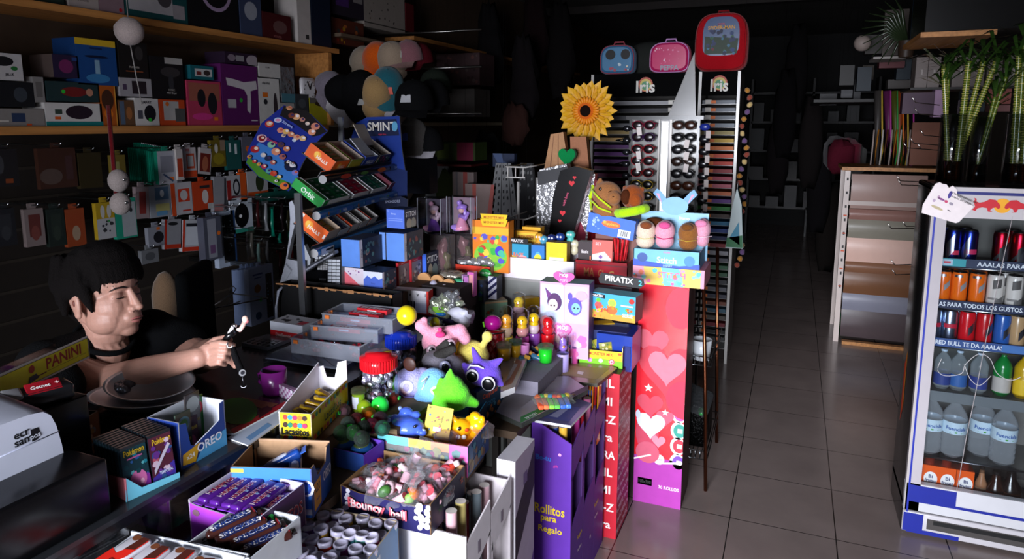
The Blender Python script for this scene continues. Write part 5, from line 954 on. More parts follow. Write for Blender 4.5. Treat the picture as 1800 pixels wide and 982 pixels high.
# cash register
t = E('cash_register', 'cash register with a white hood on a wide black base', 'cash register',(-1.40,.56, CZ))
mb = MB(); mb.box((0,0,.058),(.40,.58,.116), '0e0e11/g', bev=.006); O('drawer_base', mb, t)
q = [(-90,775),(0,742),(50,724),(76,719),(90,726),(100,745),(110,780),(117,815),(116,826),(104,831),(96,826),(88,816),(78,814),(-90,905)]
P_ = [PX(p,-1.30) for p in q]; mb = MB(); n = len(P_); vs = [(v.x - (-1.40), v.y - .56, v.z - CZ) for v in P_]; vb = [(x - .2, y, z + (.02 if z > .18 else .0)) for x, y, z in vs]; vf = [(x - .012, y, z) for x, y, z in vs]; ctr0 = (sum(v[1] for v in vs)/n, sum(v[2] for v in vs)/n)
vi = [(x, ctr0[0] + (y - ctr0[0])*.97, ctr0[1] + (z - ctr0[1])*.93) for x, y, z in vs]
mb.add(vi,[tuple(range(n))], 'c4c8d8/g'); mb.add(vi + vf + vb,[(i + k*n,(i + 1) % n + k*n,(i + 1) % n + (k + 1)*n, i + (k + 1)*n) for k in (0,1) for i in range(n)], 'b8bccc/g', True); mb.add(vb,[tuple(range(n))[::-1]], 'c4c8d8/g')
def rg(p, o_=.001): v = PX(p,-1.30); return (v.x + 1.40 + o_, v.y - .56, v.z - CZ)
mb.text('ecr', rg((38,763)),(0,1,0),(0,0,1),0,.011, '101014', None,.05); mb.text('sam', rg((41,775)),(0,1,0),(0,0,1),0,.011, '101014', None,.05); v0 = [rg(p,.0006) for p in ((53,755),(67,750),(72,764),(64,773),(56,776))][::-1]; mb.add(v0,[tuple(range(5))], '101014'); mb.text('pos', rg((62,767),.0014),(0,1,0),(0,0,1),0,.010, 'd0d4e0', None,.05)
mb.tube([rg((0,803),.0), rg((104,757),.0)],.0012, '8a8ea0',5); O('white_hood', mb, t)
O('key_panel', MB().box((-.1,-.1,.14),(.18,.3,.04), '2a2c34/g', rotm(0,.3)), t)
ft = fit((127,822),(180,786), CZ,(122,752)); O('card_box', tray(MB(), ft[1],.085, ft[3],{'all': '8a6a34', 'front': '6a4020', 'left': 'c8b880'}, '1c1814',{},{},{'front': [('t',.25,.12,.12, 'c8a030', 'Pokémon',.42),('z',.62,.5,3,9,.08,['8a6a3a', 'b8a080', '5a6a80', 'a8846a'],.3,.5)]}), None, 'open brown card box with a cream side behind the cash register', 'box', loc=ctr(ft,.085), rz=ft[2])
# steel pans on the scale
p = PZ((252,733), CZ)
t = E('kitchen_scale', 'dark kitchen scale carrying the steel dish', 'scale', p,.3); mb = MB(); mb.box((0,0,.018),(.2,.15,.036), '17181a/g', bev=.005); O('scale_body', mb, t)
def dish(label, z, tx, off, sc):
 o = O('steel_dish', MB().lathe([(0,0),(.085,0),(.115,.022),(.125,.026),(.126,.028),(.114,.025),(.084,.003),(0,.003)], 'c4c8d0/q',40, sx=1.0*sc, sy=.7*sc), None, label, 'dish', 'steel dishes', p + V3(off) + V3((0,0, z))); o.rotation_euler = (tx,.05,.45); return o
dish('oval steel dish lying flat, lower of the two',.038,0,(0,0,0),1.05); dish('oval steel dish tilted inside the lower one',.062,.25,(.0,.03,0),.9)
O('crumpled_wrapper', MB().ell((0,0,0),(.03,.025,.014), '6a6e78/n',14, wob=.8), None, 'crumpled dark foil lying in the upper steel dish', 'wrapper', loc=p + V3((-.07,.0,.075)))
for l, bl, br, tl, c, d in (('red card packet with a white corner behind the steel dishes',(136,718),(186,697),(140,690), '8a1820',[('r',.8,.75,.25,.3, 'c8b0b0'),('p',[(0,0),(.25,0),(.5,1),(.3,1)], 'a8501c'),('e',.75,.3,.14,.2, 'c8502a')]),('blue card packet with a white stroke behind the steel dishes',(186,706),(220,692),(188,682), '24407a',[('p',[(.1,.4),(.8,.75),(.8,.65),(.12,.3)], 'd0d4dc')]),('teal patterned packet at the back rim of the dish',(226,694),(256,690),(226,674), '1c3a48',[('z',.5,.5,2,10,.12,['5aa0a8', '8ac0c8', '16242c'],.8,.8)])):
 ft = fit(bl, br, CZ, tl); BOX('card_packet', l, 'packet', ft,.012, c,{'front': d}, 'packets behind the dishes')
# booster packs in a display tray, fronts to the aisle
def booster(label, ft, k, c, dec, grp='card booster packs'):
 a, w, yaw, h = ft; n = V3((-sin(yaw), cos(yaw),0)); mb = MB()
 carton(mb, w*.96,.006, h,{'all': '1c2830/g', 'front': c},{'front': dec}); mb.box((0,0, h - .003),(w*.96,.0075,.006), '8a98a0/m'); o = O('booster_pack', mb, None, label, 'card pack', grp, ctr(ft,.006) + n*(.004 + .0115*k) + V3((0,0,.002)))
 o.rotation_euler = (MR(yaw,4, 'Z') @ MR(-.10,4, 'X')).to_euler(); return o
f1, f2 = fit((224,880),(270,858), CZ,(221,792)), fit((272,857),(313,838), CZ,(270,770))
d1 = [('r',.5,.5,.96,.96, '12343c'),('z',.5,.55,5,16,.05,['1a7a8a', '2a5a9a', '5aa8b0', '104048'],.9,.7),('p',[(0,0),(1,0),(1,.3),(.6,.42),(0,.25)], '7a2a8a'),('e',.55,.27,.32,.2, 'c86aa0'),('e',.68,.22,.08,.05, 'e8b0c8'),('t',.5,.86,.12, 'c8a81c', 'Pokémon',.8),('r',.5,.74,.6,.03, 'b05a8a'),('r',.3,.05,.55,.08, '5a8ac0')]
d2 = [('r',.5,.5,.96,.96, '4a1c2c'),('z',.5,.45,6,16,.06,['5a2a7a', '2a4a7a', 'a04a5a', 'c0a8b8'],.9,.8),('p',[(0,0),(1,0),(1,.35),(0,.15)], '3a2a8a'),('t',.55,.84,.12, 'c8a02a', 'Pokémon',.8),('p',[(.1,.2),(.9,.7),(.8,.75),(.1,.3)], 'b8b0c0'),('t',.6,.2,.07, 'c0c8e0', 'TEMPORAL',.6)]
for k in range(9):
 booster('teal booster pack with a pink round print, foremost in the display tray' if k == 0 else 'dark edge of a booster pack behind the teal front pack', f1, k, '14303a', d1)
 booster('dark red and purple booster pack at the front of the tray' if k == 0 else 'dark edge of a booster pack behind the red front pack', f2, k, '3a1824', d2)
a = f1[0]; b = PZ((315,838), CZ); u = (b - a).normalized(); n = perp(u); mb = MB()
mb.prism([(-.004,0),((b - a).length,0),((b - a).length,.012),(.03,.016),(.0,.05)],(0,0,0), u,(0,0,1),.002, '6ab8d0', '5aa0b8'); mb.prism([(0,0),(.12,0),(.12,.03),(0,.05)],(0,0,0) ,(n.x, n.y,0),(0,0,1),.002, 'c86a6a', 'c8707a');
O('display_tray', mb, None, 'light blue and coral foot of the card pack display on the counter edge', 'tray', loc=a - n*.003)
ft = fit((319,827),(399,780), CZ,(312,744)); g = .09
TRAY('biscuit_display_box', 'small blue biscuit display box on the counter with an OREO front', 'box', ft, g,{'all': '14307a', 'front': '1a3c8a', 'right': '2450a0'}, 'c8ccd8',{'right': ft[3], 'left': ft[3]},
 {'front': [(0,0),(1,0),(1,1),(.88,.97),(.86,.62),(.62,.5),(.3,.36),(.22,.42),(.16,.92),(.02,.95)]},{'front': [('p',[(.3,.0),(1,.0),(1,.36),(.5,.3)], '4a9ad0'),('p',[(.03,.08),(.3,.02),(.42,.38),(.05,.3)], 'c8981c'),('t',.62,.28,.19, 'e4e8f4', 'OREO',.55,.05),('t',.2,.2,.1, 'e8e4d8', 'x24',.2)]})
for k,(u0, c, l, hh, dd) in enumerate(((.3, '2a3a30', 'card blister with a round green and blue seal in the blue display box',1.0,[('c',.5,.75,.16, '5a8a9a'),('c',.5,.75,.1, '3a8a3a'),('t',.5,.4,.12, 'b8a02a', 'Pokémon',.8)]),(.52, '3a1c30', 'card blister lettered in dull gold in the middle of the blue display box',.75,[('t',.5,.7,.14, 'b8a02a', 'Pokémon',.85),('e',.5,.3,.3,.2, '7a2a4a')]),(.68, '282424', 'grey card blister with a silver seal behind the others',1.2,[('c',.5,.8,.14, '8a9090'),('t',.5,.5,.1, '8a7a3a', 'Pokémon',.8)]),(.84, '1c6a2a', 'green packet with a red seal at the right of the blue display box',1.02,[('c',.5,.75,.16, 'b82a3a'),('c',.5,.75,.1, 'c8c8c8'),('e',.4,.25,.3,.12, 'b8482a')]))):
 a, w, yaw, h = ft; u = V3((cos(yaw), sin(yaw),0)); n = perp(u)
 O('card_blister', carton(MB(),.042,.004, h*hh,{'all': c, 'front': c + '/g'},{'front': dd}), None, l, 'card pack', 'blisters in the blue display box', a + u*(w*u0) + n*(.03 + .012*k) + V3((0,0,.004)), yaw)
# magazines
def flat(name, label, cat, px, z, th, col, decs=(), side='d8d8dc', grp=None):
 P_ = [PZ(p, z) for p in px]; o = P_[0].copy(); o.z = z; n = len(P_); a = [(p.x - o.x, p.y - o.y, th) for p in P_]; b = [(x, y,0) for x, y, _ in a]
 mb = MB(); mb.add(a,[tuple(range(n))], col); mb.add(a + b,[(i,(i + 1) % n, n + (i + 1) % n, n + i) for i in range(n)], side); mb.add(b,[tuple(range(n))[::-1]], side)
 for k,(pp, c) in enumerate(decs):
  if isinstance(pp[0], str): q = PZ(pp[1], z); uu = (PZ(pp[3], z) - q).normalized(); mb.text(pp[2],(q.x - o.x, q.y - o.y, th), uu, perp(uu),.0006 + .0003*k, pp[4], c)
  else: mb.add([(PZ(p, z).x - o.x, PZ(p, z).y - o.y, th + .0004 + .0002*k) for p in pp],[tuple(range(len(pp)))], c)
 o.z = z; return O(name, mb, None, label, cat, grp, o)
flat('sheet', 'white and blue printed sheet under the red magazine', 'paper',[(400,771),(436,784),(529,719),(500,712)], CZ + .0005,.003, 'b8c4d8',[([(432,771),(470,745),(478,749),(440,776)], '6a94c0')])
flat('magazine', 'red and brown magazine with a big green circle on its cover', 'magazine',[(345,764),(412,764),(510,711),(418,690),(372,688)], CZ + .004,.004, '3a1a18/g',[([(412,764),(510,711),(500,708),(405,758)], 'a81c20'),([(425,700),(490,712),(470,722),(440,716)], '7a4a28'),([(418 + 35*cos(i*.4) ,725 + 24*sin(i*.4)) for i in range(16)][::-1], '3a6a1c'),([(455,722),(470,716),(480,722),(455,738)], '3a1410')])
# clear trays of small goods
def ctray(label, fl, frr, brr, z, h, z0):
 f, d = RIM(fl, frr, brr, z, h); a, w, yaw, _ = f; t = E('clear_tray', label, 'tray', ctr(f, d), yaw, 'clear plastic trays')
 O('tray_body', tray(MB(), w, d, h, 'dce0ea/p', 'dce0ea/p', t=.002), t)
 mb = MB(); mb.tube([(-w/2,-d/2, h),(w/2,-d/2, h),(w/2, d/2, h),(-w/2, d/2, h)],.003, 'e0e4ec/p',6, True); O('rim', mb, t)
 for x, y in ((-.42*w,-d/2 - .003),(-w/2 - .001,-d*.1)): O('price_sticker', MB().box((x, y, h*.82),(.016,.003,.012), 'e87a30'), t)
 return t, w, d
t1, w1, d1_ = ctray('clear tray of red and silver wrapped sweets, nearest of the three',(511,594),(632,610),(668,578), CZ + .065,.05, CZ)
rr = random.Random(4)
for k in range(60):
 x, y = (rr.random() - .5)*(w1 - .03),(rr.random() - .5)*(d1_ - .03); O('wrapped_sweet', MB().ell((0,0,0),(.011,.008,.007),('b81c2c/g', 'c8c4cc/m', 'a01828/g')[k % 3],8, rotm(rr.random(), rr.random(), rr.random()*3)), None,('red', 'silver', 'dark red')[k % 3] + ' wrapped sweet in the nearest clear tray', 'sweet', 'wrapped sweets in the clear tray', t1.matrix_basis @ V3((x, y,.009 + .009*(k % 4))),0)
t2, w2, d2_ = ctray('clear tray of red and white cartons, middle of the three',(546,572),(664,580),(690,555), CZ + .10,.045, CZ)
t3, w3, d3_ = ctray('clear tray with a folded white lid, hindmost of the three',(566,551),(690,562),(699,541), CZ + .125,.05, CZ)
for tt, n, z in ((t2,3,.022),(t3,3,.026)):
 for k in range(n): O('chocolate_bar', carton(MB(),.12,.03,.014,{'all': 'b81820/g', 'top': 'b81820', 'front': 'c8202a'},{'top': [('r',.5,.75,.9,.3, 'e8e4e8')] + [('p',[(.1 + j*.12,.1),(.16 + j*.12,.1),(.2 + j*.12,.5),(.14 + j*.12,.5)], 'e8e4e8') for j in range(7)], 'front': [('r',.5,.5,.3,.4, 'e8e4e8')]}), None,('front', 'middle', 'hindmost')[k] + ' red and white striped chocolate carton in the ' + ('middle' if tt is t2 else 'hindmost') + ' clear tray', 'chocolate', 'striped chocolate cartons', tt.matrix_basis @ V3((-.01 + .01*k,-.045 + .04*k, z + .006*k)), tt.rotation_euler.z - .1)
O('support_box', MB().box((0,0,.025),(.26,.16,.05), '3a3638/k'), None, 'dark carton under the two rear clear trays', 'box', loc=V3((t2.location.x - .0, t2.location.y + .06, CZ)), rz=t2.rotation_euler.z)
flat('flat_tray', 'shallow blue-tinted clear tray of dark combs in front of the sweets tray', 'tray',[(463,637),(596,658),(626,640),(512,612)], CZ + .001,.014, '1c2440/g',[([(500 + k*22,622 + k*4),(503 + k*22,622 + k*4),(530 + k*20,640 + k*3),(526 + k*20,641 + k*3)], '0c1020/g') for k in range(4)] + [([(470,636),(594,655),(594,658),(466,638)], '8a94a8')], '8a94b0/c')
flat('calculator', 'grey calculator with rows of black keys beside the trays', 'calculator',[(425,608),(470,616),(512,600),(470,592)], CZ + .001,.012, '3a3e48/g',[([(450 + c*9 - r_*7,597 + c*1.6 + r_*3.5),(456 + c*9 - r_*7,598 + c*1.6 + r_*3.5),(452 + c*9 - r_*7,600.5 + c*1.6 + r_*3.5),(446 + c*9 - r_*7,599.5 + c*1.6 + r_*3.5)], '101014/g') for r_ in range(4) for c in range(5)], '6a6e78/g')
f, d = BF((476,593),(533,603), CZ,(476,564),560); BOX('carton', 'white and red carton left of the clear trays', 'box', f,.09,{'all': 'c8ccd4', 'front': 'c8ccd8', 'top': 'b0b0b4'},{'front': [('r',.5,.25,1,.5, 'c82028'),('t',.4,.28,.18, 'e8d8d8', 'DualSensor',.5)], 'top': [('z',.5,.5,7,8,.12,['303034', '5a5a60', '1c1c20'],.7,.6),('r',.85,.3,.2,.4, 'b82a3a')]})
t = E('mug', 'purple mug standing on the dark glass counter', 'mug', PZ((483,690), CZ)); O('cup', MB().lathe([(0,0),(.03,0),(.034,.01),(.036,.07),(.033,.07),(.03,.006)], '6a1c6a/g',24), t); O('mug_handle', MB().tube([(-.034,0,.055),(-.055,0,.05),(-.055,0,.025),(-.034,0,.015)],.005, '6a1c6a/g'), t)
O('checked_packet', carton(MB(),.07,.012,.035, '8a6a8a',{'front': [('r',(i + .5)/7,(j + .5)/4,1/7,.25, 'b8b0c0' if (i + j) % 2 else '8a5a80') for i in range(7) for j in range(4)]}), None, 'pink and white checked packet in front of the purple mug', 'packet', loc=PZ((508,700), CZ), rz=-.25)
# black box with a torn edge at the back of the counter
a_, b_ = PY((490,560),2.07), PY((688,560),2.07); w = b_.x - a_.x; t = E('black_carton', 'long black cardboard box with a torn brown top edge', 'box',((a_.x + b_.x)/2,2.115, CZ)); hh = PY((590,510),2.07).z - CZ
mb = tray(MB(), w,.075, hh, '0b0b0d', '0b0b0d', t=.004); O('box_body', mb, t); mb = MB(); rr = random.Random(8)
for k in range(16):
 x = -w/2 + w*(k + rr.random())/16; l = .008 + .03*rr.random(); mb.box((x,-.0385, hh - .002),(l,.001,.004 + .01*rr.random()), 'a87850/k')
mb.box((0,-.0375, hh),(w,.005,.003), 'a87850/k'); O('torn_edge', mb, t)
O('cord', MB().tube([PY((487,590),2.05), PY((486,540),2.05), PY((489,512),2.05), PY((500,500),2.1)],.006, '9aa0b0/g'), None, 'thick pale cable rising at the left end of the black box', 'cable')
# things seen through the glass of the showcase
for k,(px, c, dd, l) in enumerate((((165,968), '2a4a80',[('r',.6,.5,.5,.9, '8a8a94')], 'blue and grey packet inside the showcase, nearest the frame'),((215,935), '5a1030',[('z',.5,.5,2,8,.08,['8a7080', '3a1020'],.6,.6)], 'dark red packet inside the showcase'),((262,915), '1a3a5a',[('e',.4,.5,.3,.4, '8a8a1c'),('p',[(.2,.1),(.5,.9),(.8,.8),(.6,.1)], '6a701a')], 'blue packet with a yellow-green print inside the showcase'),((305,890), '3a0c1c',[('e',.5,.5,.2,.1, '2a7a2a')], 'dark crimson packet with a green mark inside the showcase'))):
 p = PX(px,-1.23); mb = carton(MB(),.09,.02,.13, c,{'front': dd}); O('showcase_packet', mb, None, l, 'packet', 'packets in the showcase',(-1.235, p.y,.565), pi/2)
# ================================================================ CANDY STAND BEHIND THE COUNTER
SA = V3((-1.70,2.14,0)); SU = V3((-.20,.98,0)).normalized(); SN = V3((SU.y,-SU.x,0)); SB = SA + SU
t = E('candy_stand', 'grey metal stand of three sloping tiers full of gum and sweets', 'stand', SA + SU*.2 - SN*.12)
so = t.location.copy()
for b_, zt in ((PV((529,450), SA, SB), PV((529,338), SA, SB).z),(PV((600,240), SA - SN*.16, SB - SN*.16), PV((600,206), SA - SN*.16, SB - SN*.16).z)):
 O('post', MB().box((b_.x - so.x, b_.y - so.y,(CZ + zt)/2),(.018,.022, zt - CZ), '8a8c90/m', MR(atan2(SU.y, SU.x),3, 'Z')), t)
TL = [PV((560,308), SA, SB), PV((549,372), SA, SB), PV((545,438), SA, SB)]
TR_ = [PV((693,283), SA, SB), PV((700,350), SA, SB), PV((640,418), SA, SB)]
ang = radians(36); Dv = SN*cos(ang) - V3((0,0, sin(ang))); Tv = SN*sin(ang) + V3((0,0, cos(ang)))
def tierM(k, s_, dl=0):           # matrix whose x runs along the tier, -y downhill, origin at the front edge of the tier
 o = TL[k] + SU*s_ - Dv*dl; return Matrix(((SU.x,-Dv.x, Tv.x, o.x),(SU.y,-Dv.y, Tv.y, o.y),(SU.z,-Dv.z, Tv.z, o.z),(0,0,0,1)))
ln = [(TR_[k] - TL[k]).length + .05 for k in range(3)]; ln[2] = ln[1]*.8
LB = [('16161a',[('e',.2,.5,.06,.4, 'b8301c'),('e',.42,.5,.05,.3, '3a7a2a'),('e',.65,.5,.06,.4, 'd8681c'),('t',.32,.5,.3, 'd8d4d0', 'frio',.1),('r',.88,.5,.2,1, '1a4a8a'),('t',.86,.5,.5, 'c8dcf0', 'Orbit',.14),('e',.96,.5,.04,.4, '5ab82a')]),
 ('2a6ab0',[('z',.5,.5,3,14,.3,['3a8a2a', '5a9a3a', '8a5a2a', '6aa8d8'],1,.8),('r',.22,.5,.16,.8, '1a5ab0'),('t',.22,.5,.5, 'e0ecf8', 'Orbit',.14),('r',.52,.5,.16,.8, '1a5ab0'),('t',.52,.5,.5, 'e0ecf8', 'Orbit',.14),('r',.82,.5,.16,.8, '1a5ab0'),('t',.82,.5,.5, 'e0ecf8', 'Orbit',.14)]),
 ('2a7ac0',[('r',.1,.5,.14,1, 'd8dce0'),('r',.12,.6,.08,.3, '101010'),('t',.45,.5,.5, 'e8f0f8', 'Orbit',.3),('z',.8,.5,4,6,.3,['3a8ad0', '6ab0e0'],.3,.8)])]
for k in range(3):
 M0 = t.matrix_basis.inverted() @ tierM(k,0); L = ln[k]
 mb = MB(); mb.M = M0; mb.box((L/2 + .05,.07,-.004),(L - .1,.15,.004), '8a8c90/m'); mb.box((L/2,.0,.006),(L,.003,.022), '98989c/m'); O('tier', mb, t)
 mb = MB(); mb.M = MT(-so); c0 = TL[k] + SN*.016 - V3((0,0,.016)); mb.cyl(c0, c0 + SU*L,.017,.017, LB[k][0] + '/g',20, True, '9a9a9c'); O('label_roll', mb, t)
 mb = MB(); mb.M = MT(-so); mb.dec(LB[k][1], c0 + SN*.018 - V3((0,0,.012)), SU,(0,0,1), L,.024); O('label_strip', mb, t)
def tbox(k, s_, w, d, h, label, out, inn, dec, items, back=.0, name='sweet_box'):
 """open carton lying on a tier, its contents packed inside; items = (cols, rows, colour, decorations, height)"""
 kx = (ln[k] - .17)/.42; s_, w = s_*kx + .13, w*kx; Mx = tierM(k, s_ + w/2,0) @ MT((0, d/2 + .004,0)); b = MB(); tray(b, w, d, h, out, inn,{},{}, dec)
 o = O(name, b, None, label, 'box', 'open cartons on the candy stand'); o.matrix_basis = Mx
 if items:
  nc, nr, col, dd, hh, nm, kind = items
  for i in range(nc):
   for j in range(nr):
    cw, cd_ = (w - .008)/nc,(d*.96)/nr; b = MB(); carton(b, cw*.94, cd_*.9, hh,{'all': col + '/g', 'top': col},{'top': dd})
    q = O(nm, b, None, kind + ' in the ' + label.split(' on the')[0].split(' at the')[0], 'sweets', nm + 's of the ' + ('top', 'middle', 'lowest')[k] + ' tier'); q.matrix_basis = Mx @ MT((-w/2 + .004 + cw*(i + .5),-d/2 + .003 + cd_*(j + .5),.003))
 return o
OA, GR, RD, BLU = 'e8661a', '147a34', 'c01a3a', '1a4a9a'
HL = [('c',.4,.55,.3, 'f09a30'),('c',.36,.6,.18, 'f8c050'),('t',.6,.45,.26, 'f4ece0', 'HALLS',.62,.0)]
tbox(0,-.02,.085,.13,.055, 'orange carton of sweets at the near end of the top tier',{'all': OA, 'left': 'e0581a'}, 'c8a890',{'left': HL, 'front': HL},(1,5, '8a8a2a',[('r',.6,.5,.7,.5, 'c8601c'),('t',.6,.5,.35, 'd8c0a0', 'HALLS',.5)],.035, 'sweet_roll', 'orange and green stick of sweets'))
tbox(0,.075,.075,.13,.055, 'pale carton with pinkish rolls on the top tier',{'all': '8a9a2a', 'right': '8a9a2a'}, 'd0bcb0',{'front': [('r',.5,.5,.9,.6, 'a8a030')]},(1,5, 'b85a5a',[('r',.5,.5,.6,.5, 'd88a8a')],.028, 'sweet_roll', 'pinkish stick of sweets'))
o = tbox(0,.16,.085,.13,.06, 'royal blue carton with a white lid and HALLS lettering on the top tier', '1a3a9a', 'd4d8e4',{'front': [('t',.55,.5,.35, 'e8ecf8', 'HALLS',.8)], 'left': [('t',.4,.5,.3, 'c0d0f0', 'HALLS',.6)]}, None)
O('lid', MB().box((0,.0,.0),(.12,.1,.003), 'd8dce8', rotm(.25)), o).location = (0,.0,.066)
o = tbox(0,.26,.085,.13,.06, 'black carton with an open cream lid at the far end of the top tier', '101014', 'c8bcb0',{'front': [('z',.5,.5,3,7,.12,['d8d8d8', 'b02a4a', '3a8a3a'],.8,.6)]},(2,3, '1c1c22',[('t',.5,.5,.3, 'b8b8c0', 'MENTOS',.8)],.03, 'gum_pack', 'black gum pack'))
O('lid', MB().box((0,.02,.03),(.13,.11,.003), 'c8bcac', rotm(.5)), o).location = (0,.06,.04)
g_ = lambda c: [('e',.5,.5,.3,.34, c),('t',.5,.5,.32, 'dce8dc', 'Orbit',.55)]
tbox(1,-.03,.02,.15,.04, 'narrow green carton end lettered Orbit on the middle tier',{'all': '0f8a34', 'left': '1a9a40'}, 'c8ccd0',{'left': [('t',.5,.5,.55, 'e8f4e8', 'Orbit',.6)]},(1,1, '1a9a40',[('t',.5,.5,.1, 'e8f4e8', 'Orbit',1.2,1.57)],.036, 'gum_pack', 'long green gum pack'))
tbox(1,-.005,.10,.14,.035, 'carton of green gum packs on the middle tier', 'd0d4d4', 'd8dcdc',{},(2,5, '0f6a3a', g_('0c4a2a'),.03, 'gum_pack', 'green gum pack'))
tbox(1,.115,.09,.14,.035, 'carton of crimson gum packs on the middle tier', 'd8d8dc', 'dce0e0',{},(2,5, 'b01a3c', g_('7a1030'),.03, 'gum_pack', 'crimson gum pack'))
tbox(1,.225,.09,.14,.035, 'carton of dark green gum packs with silver foil on the middle tier', 'd8d8dc', 'dce0e0',{},(2,5, '1a7a5a', g_('0f5a40'),.03, 'gum_pack', 'sea green gum pack'))
tbox(1,.335,.085,.14,.05, 'dark red carton with a white flap at the far end of the middle tier', '6a1430', 'd8d0d8',{},(1,4, '8a1c3a',[('z',.5,.5,3,6,.2,['3a2a8a', 'c04a6a'],.8,.6)],.035, 'gum_pack', 'dark red gum pack'))
tbox(2,-.02,.075,.14,.06, 'bright orange carton of lemon sweets at the near end of the lowest tier',{'all': 'c8b8a8', 'left': 'e8601a'}, 'c8b098',{'left': HL + [('r',.95,.5,.06,.3, 'f0ece8'),('r',.1,.85,.1,.2, 'f0ece8')]},(1,5, 'b8901c',[('r',.5,.5,.7,.5, 'c8681c'),('t',.5,.5,.3, 'e0d0b0', 'HALLS',.5)],.035, 'sweet_roll', 'yellow stick of sweets'))
tbox(2,.065,.065,.14,.045, 'carton of blue sweets with a white and orange divider on the lowest tier', 'b8bcc4', 'c8ccd4',{},(1,5, '2a4a8a',[('z',.5,.5,3,5,.2,['4a6ab0', '8aa0d0'],.8,.6)],.03, 'sweet_roll', 'blue stick of sweets'))
tbox(2,.14,.06,.14,.05, 'half-empty white carton with an orange dotted edge on the lowest tier',{'all': 'c8c8c8', 'left': 'd84a1c'}, 'b8b4b0',{'left': [('z',.5,.5,3,20,.06,['f4e8e0'],.95,.9)]}, None)
tbox(2,.21,.06,.14,.05, 'white carton with a row of dark small packs on the lowest tier', 'c8c8c8', 'b4b0ac',{},(1,2, '3a3c48',[('r',.5,.5,.5,.3, '8a8a98')],.02, 'sweet_roll', 'grey stick of sweets'))
tbox(2,.28,.06,.14,.05, 'empty white carton with a red dotted wall on the lowest tier',{'all': 'd0d0d0', 'left': 'd83a1c'}, 'b8b4b0',{'left': [('z',.5,.5,8,20,.06,['f4e8e0'],.95,.9)]}, None)
# ice-cream price board and the blue sign panel
def pxboard(name, label, cat, y, outline, col, shapes, back='6a6c70', th=.006, k0=0):
 c = PY(outline[0], y); o = c.copy(); mb = MB(); P_ = [PY(p, y) - o for p in outline]; n = len(P_)
 mb.add([(p.x,0, p.z) for p in P_],[tuple(range(n))], col); mb.add([(p.x, kk*th, p.z) for kk in (0,1) for p in P_],[(i, n + i, n + (i + 1) % n,(i + 1) % n) for i in range(n)], back); mb.add([(p.x, th, p.z) for p in P_],[tuple(range(n))[::-1]], back)
 for k, s_ in enumerate(shapes):
  off = -.0005 - .00025*k
  if s_[0] == 'p': mb.add([(PY(p, y).x - o.x, off, PY(p, y).z - o.z) for p in s_[1]],[tuple(range(len(s_[1])))], s_[2])
  elif s_[0] == 'e':
   mb.add([(PY((s_[1] + s_[3]*cos(a), s_[2] + s_[4]*sin(a)), y).x - o.x, off, PY((s_[1] + s_[3]*cos(a), s_[2] + s_[4]*sin(a)), y).z - o.z) for a in [i*.4488 for i in range(14)]],[tuple(range(14))], s_[5])
  elif s_[0] == 't':
   q = PY((s_[1], s_[2]), y); mb.text(s_[5],(q.x - o.x, off, q.z - o.z),(1,0,0),(0,0,1),.0002, s_[3]*(y*1.0)/1200*1.12, s_[4], None, s_[6] if len(s_) > 6 else 0)
 return O(name, mb, None, label, cat, None, o)
rr = random.Random(6); sh = [('p',[(492,203),(515,215),(550,240),(561,238),(575,231),(540,195),(499,186)], '141012'),('p',[(455,250),(480,262),(525,310),(510,325),(470,300),(437,272)], '3a7ac8'),('p',[(437,275),(470,305),(512,322),(506,334),(455,310),(433,286)], '4a8a2a'),
 ('e',489,211,7,4.5, 'b8d4f0'),('e',489,211,5,2.5, 'd88ab0')]
for x, y, r_, c in ((474,218,8, 'b02a2a'),(474,217,5, 'e0b890'),(461,243,9, 'd8b0b8'),(461,243,6, '8a1c24'),(449,262,8, 'a8202a'),(510,190,5, 'd88a70'),(522,205,7, 'd8a070'),(514,203,6, '7a3a2a'),(533,210,5, 'b07a6a'),(542,217,4, 'd0c0b8'),(556,222,8, 'c8806a'),(550,232,7, 'd89070'),(495,229,6, 'd88a78'),(505,231,6, 'e0b060'),(514,236,6, 'c87a60'),(524,241,6, 'd8a080'),(501,238,4, 'c8b0a0'),(520,246,4, 'b8c8e0'),(535,243,6, 'd8b07a'),(480,254,7, '8ac0a0'),(488,266,8, 'd88a6a'),(497,254,6, '5a3a3a'),(507,261,6, 'c87a50'),(500,275,6, 'a8605a'),(514,292,11, '101a3a'),(508,286,5, '1a1a24'),(518,287,4, '30303a'),(475,278,6, '1a2a4a'),(467,272,5, 'c8c8d0'),(484,285,5, 'b05a50'),(523,303,6, '7a7ac8'),(443,275,4, 'd88a3a'),(452,283,4, 'c83a2a'),(460,288,4, 'd8a84a'),(469,292,5, 'b83a4a'),(477,300,5, '5aa0a0'),(486,304,6, 'c8402a'),(496,310,4, 'e0c060'),(505,326,8, 'e87a3a'),(491,317,3, 'd8d8d8')): sh.append(('e', x, y, r_, r_*.8, c)); sh.append(('e', x + r_*.3, y - r_*.2, r_*.45, r_*.35, rr.choice(['f0d8c0', 'c85a4a', '3a2a5a', 'e8e0e8'])))
sh += [('t',511,218,6, 'a8b8e8', 'Xtreme',-.45),('t',484,247,6, 'c83a5a', 'Cornets',-.3),('t',518,287,6, 'e8ecf4', 'OREO',-.5),('t',513,190,5, 'c89a5a', 'Nuii',-.3)]
pxboard('ice_cream_board', 'tilted blue, black and green ice cream picture board left of the stand', 'board',2.5,[(499,185),(460,216),(436,262),(432,288),(455,311),(507,336),(515,328),(530,290),(545,262),(566,240),(576,230),(545,200)], '1a2a8a', sh)
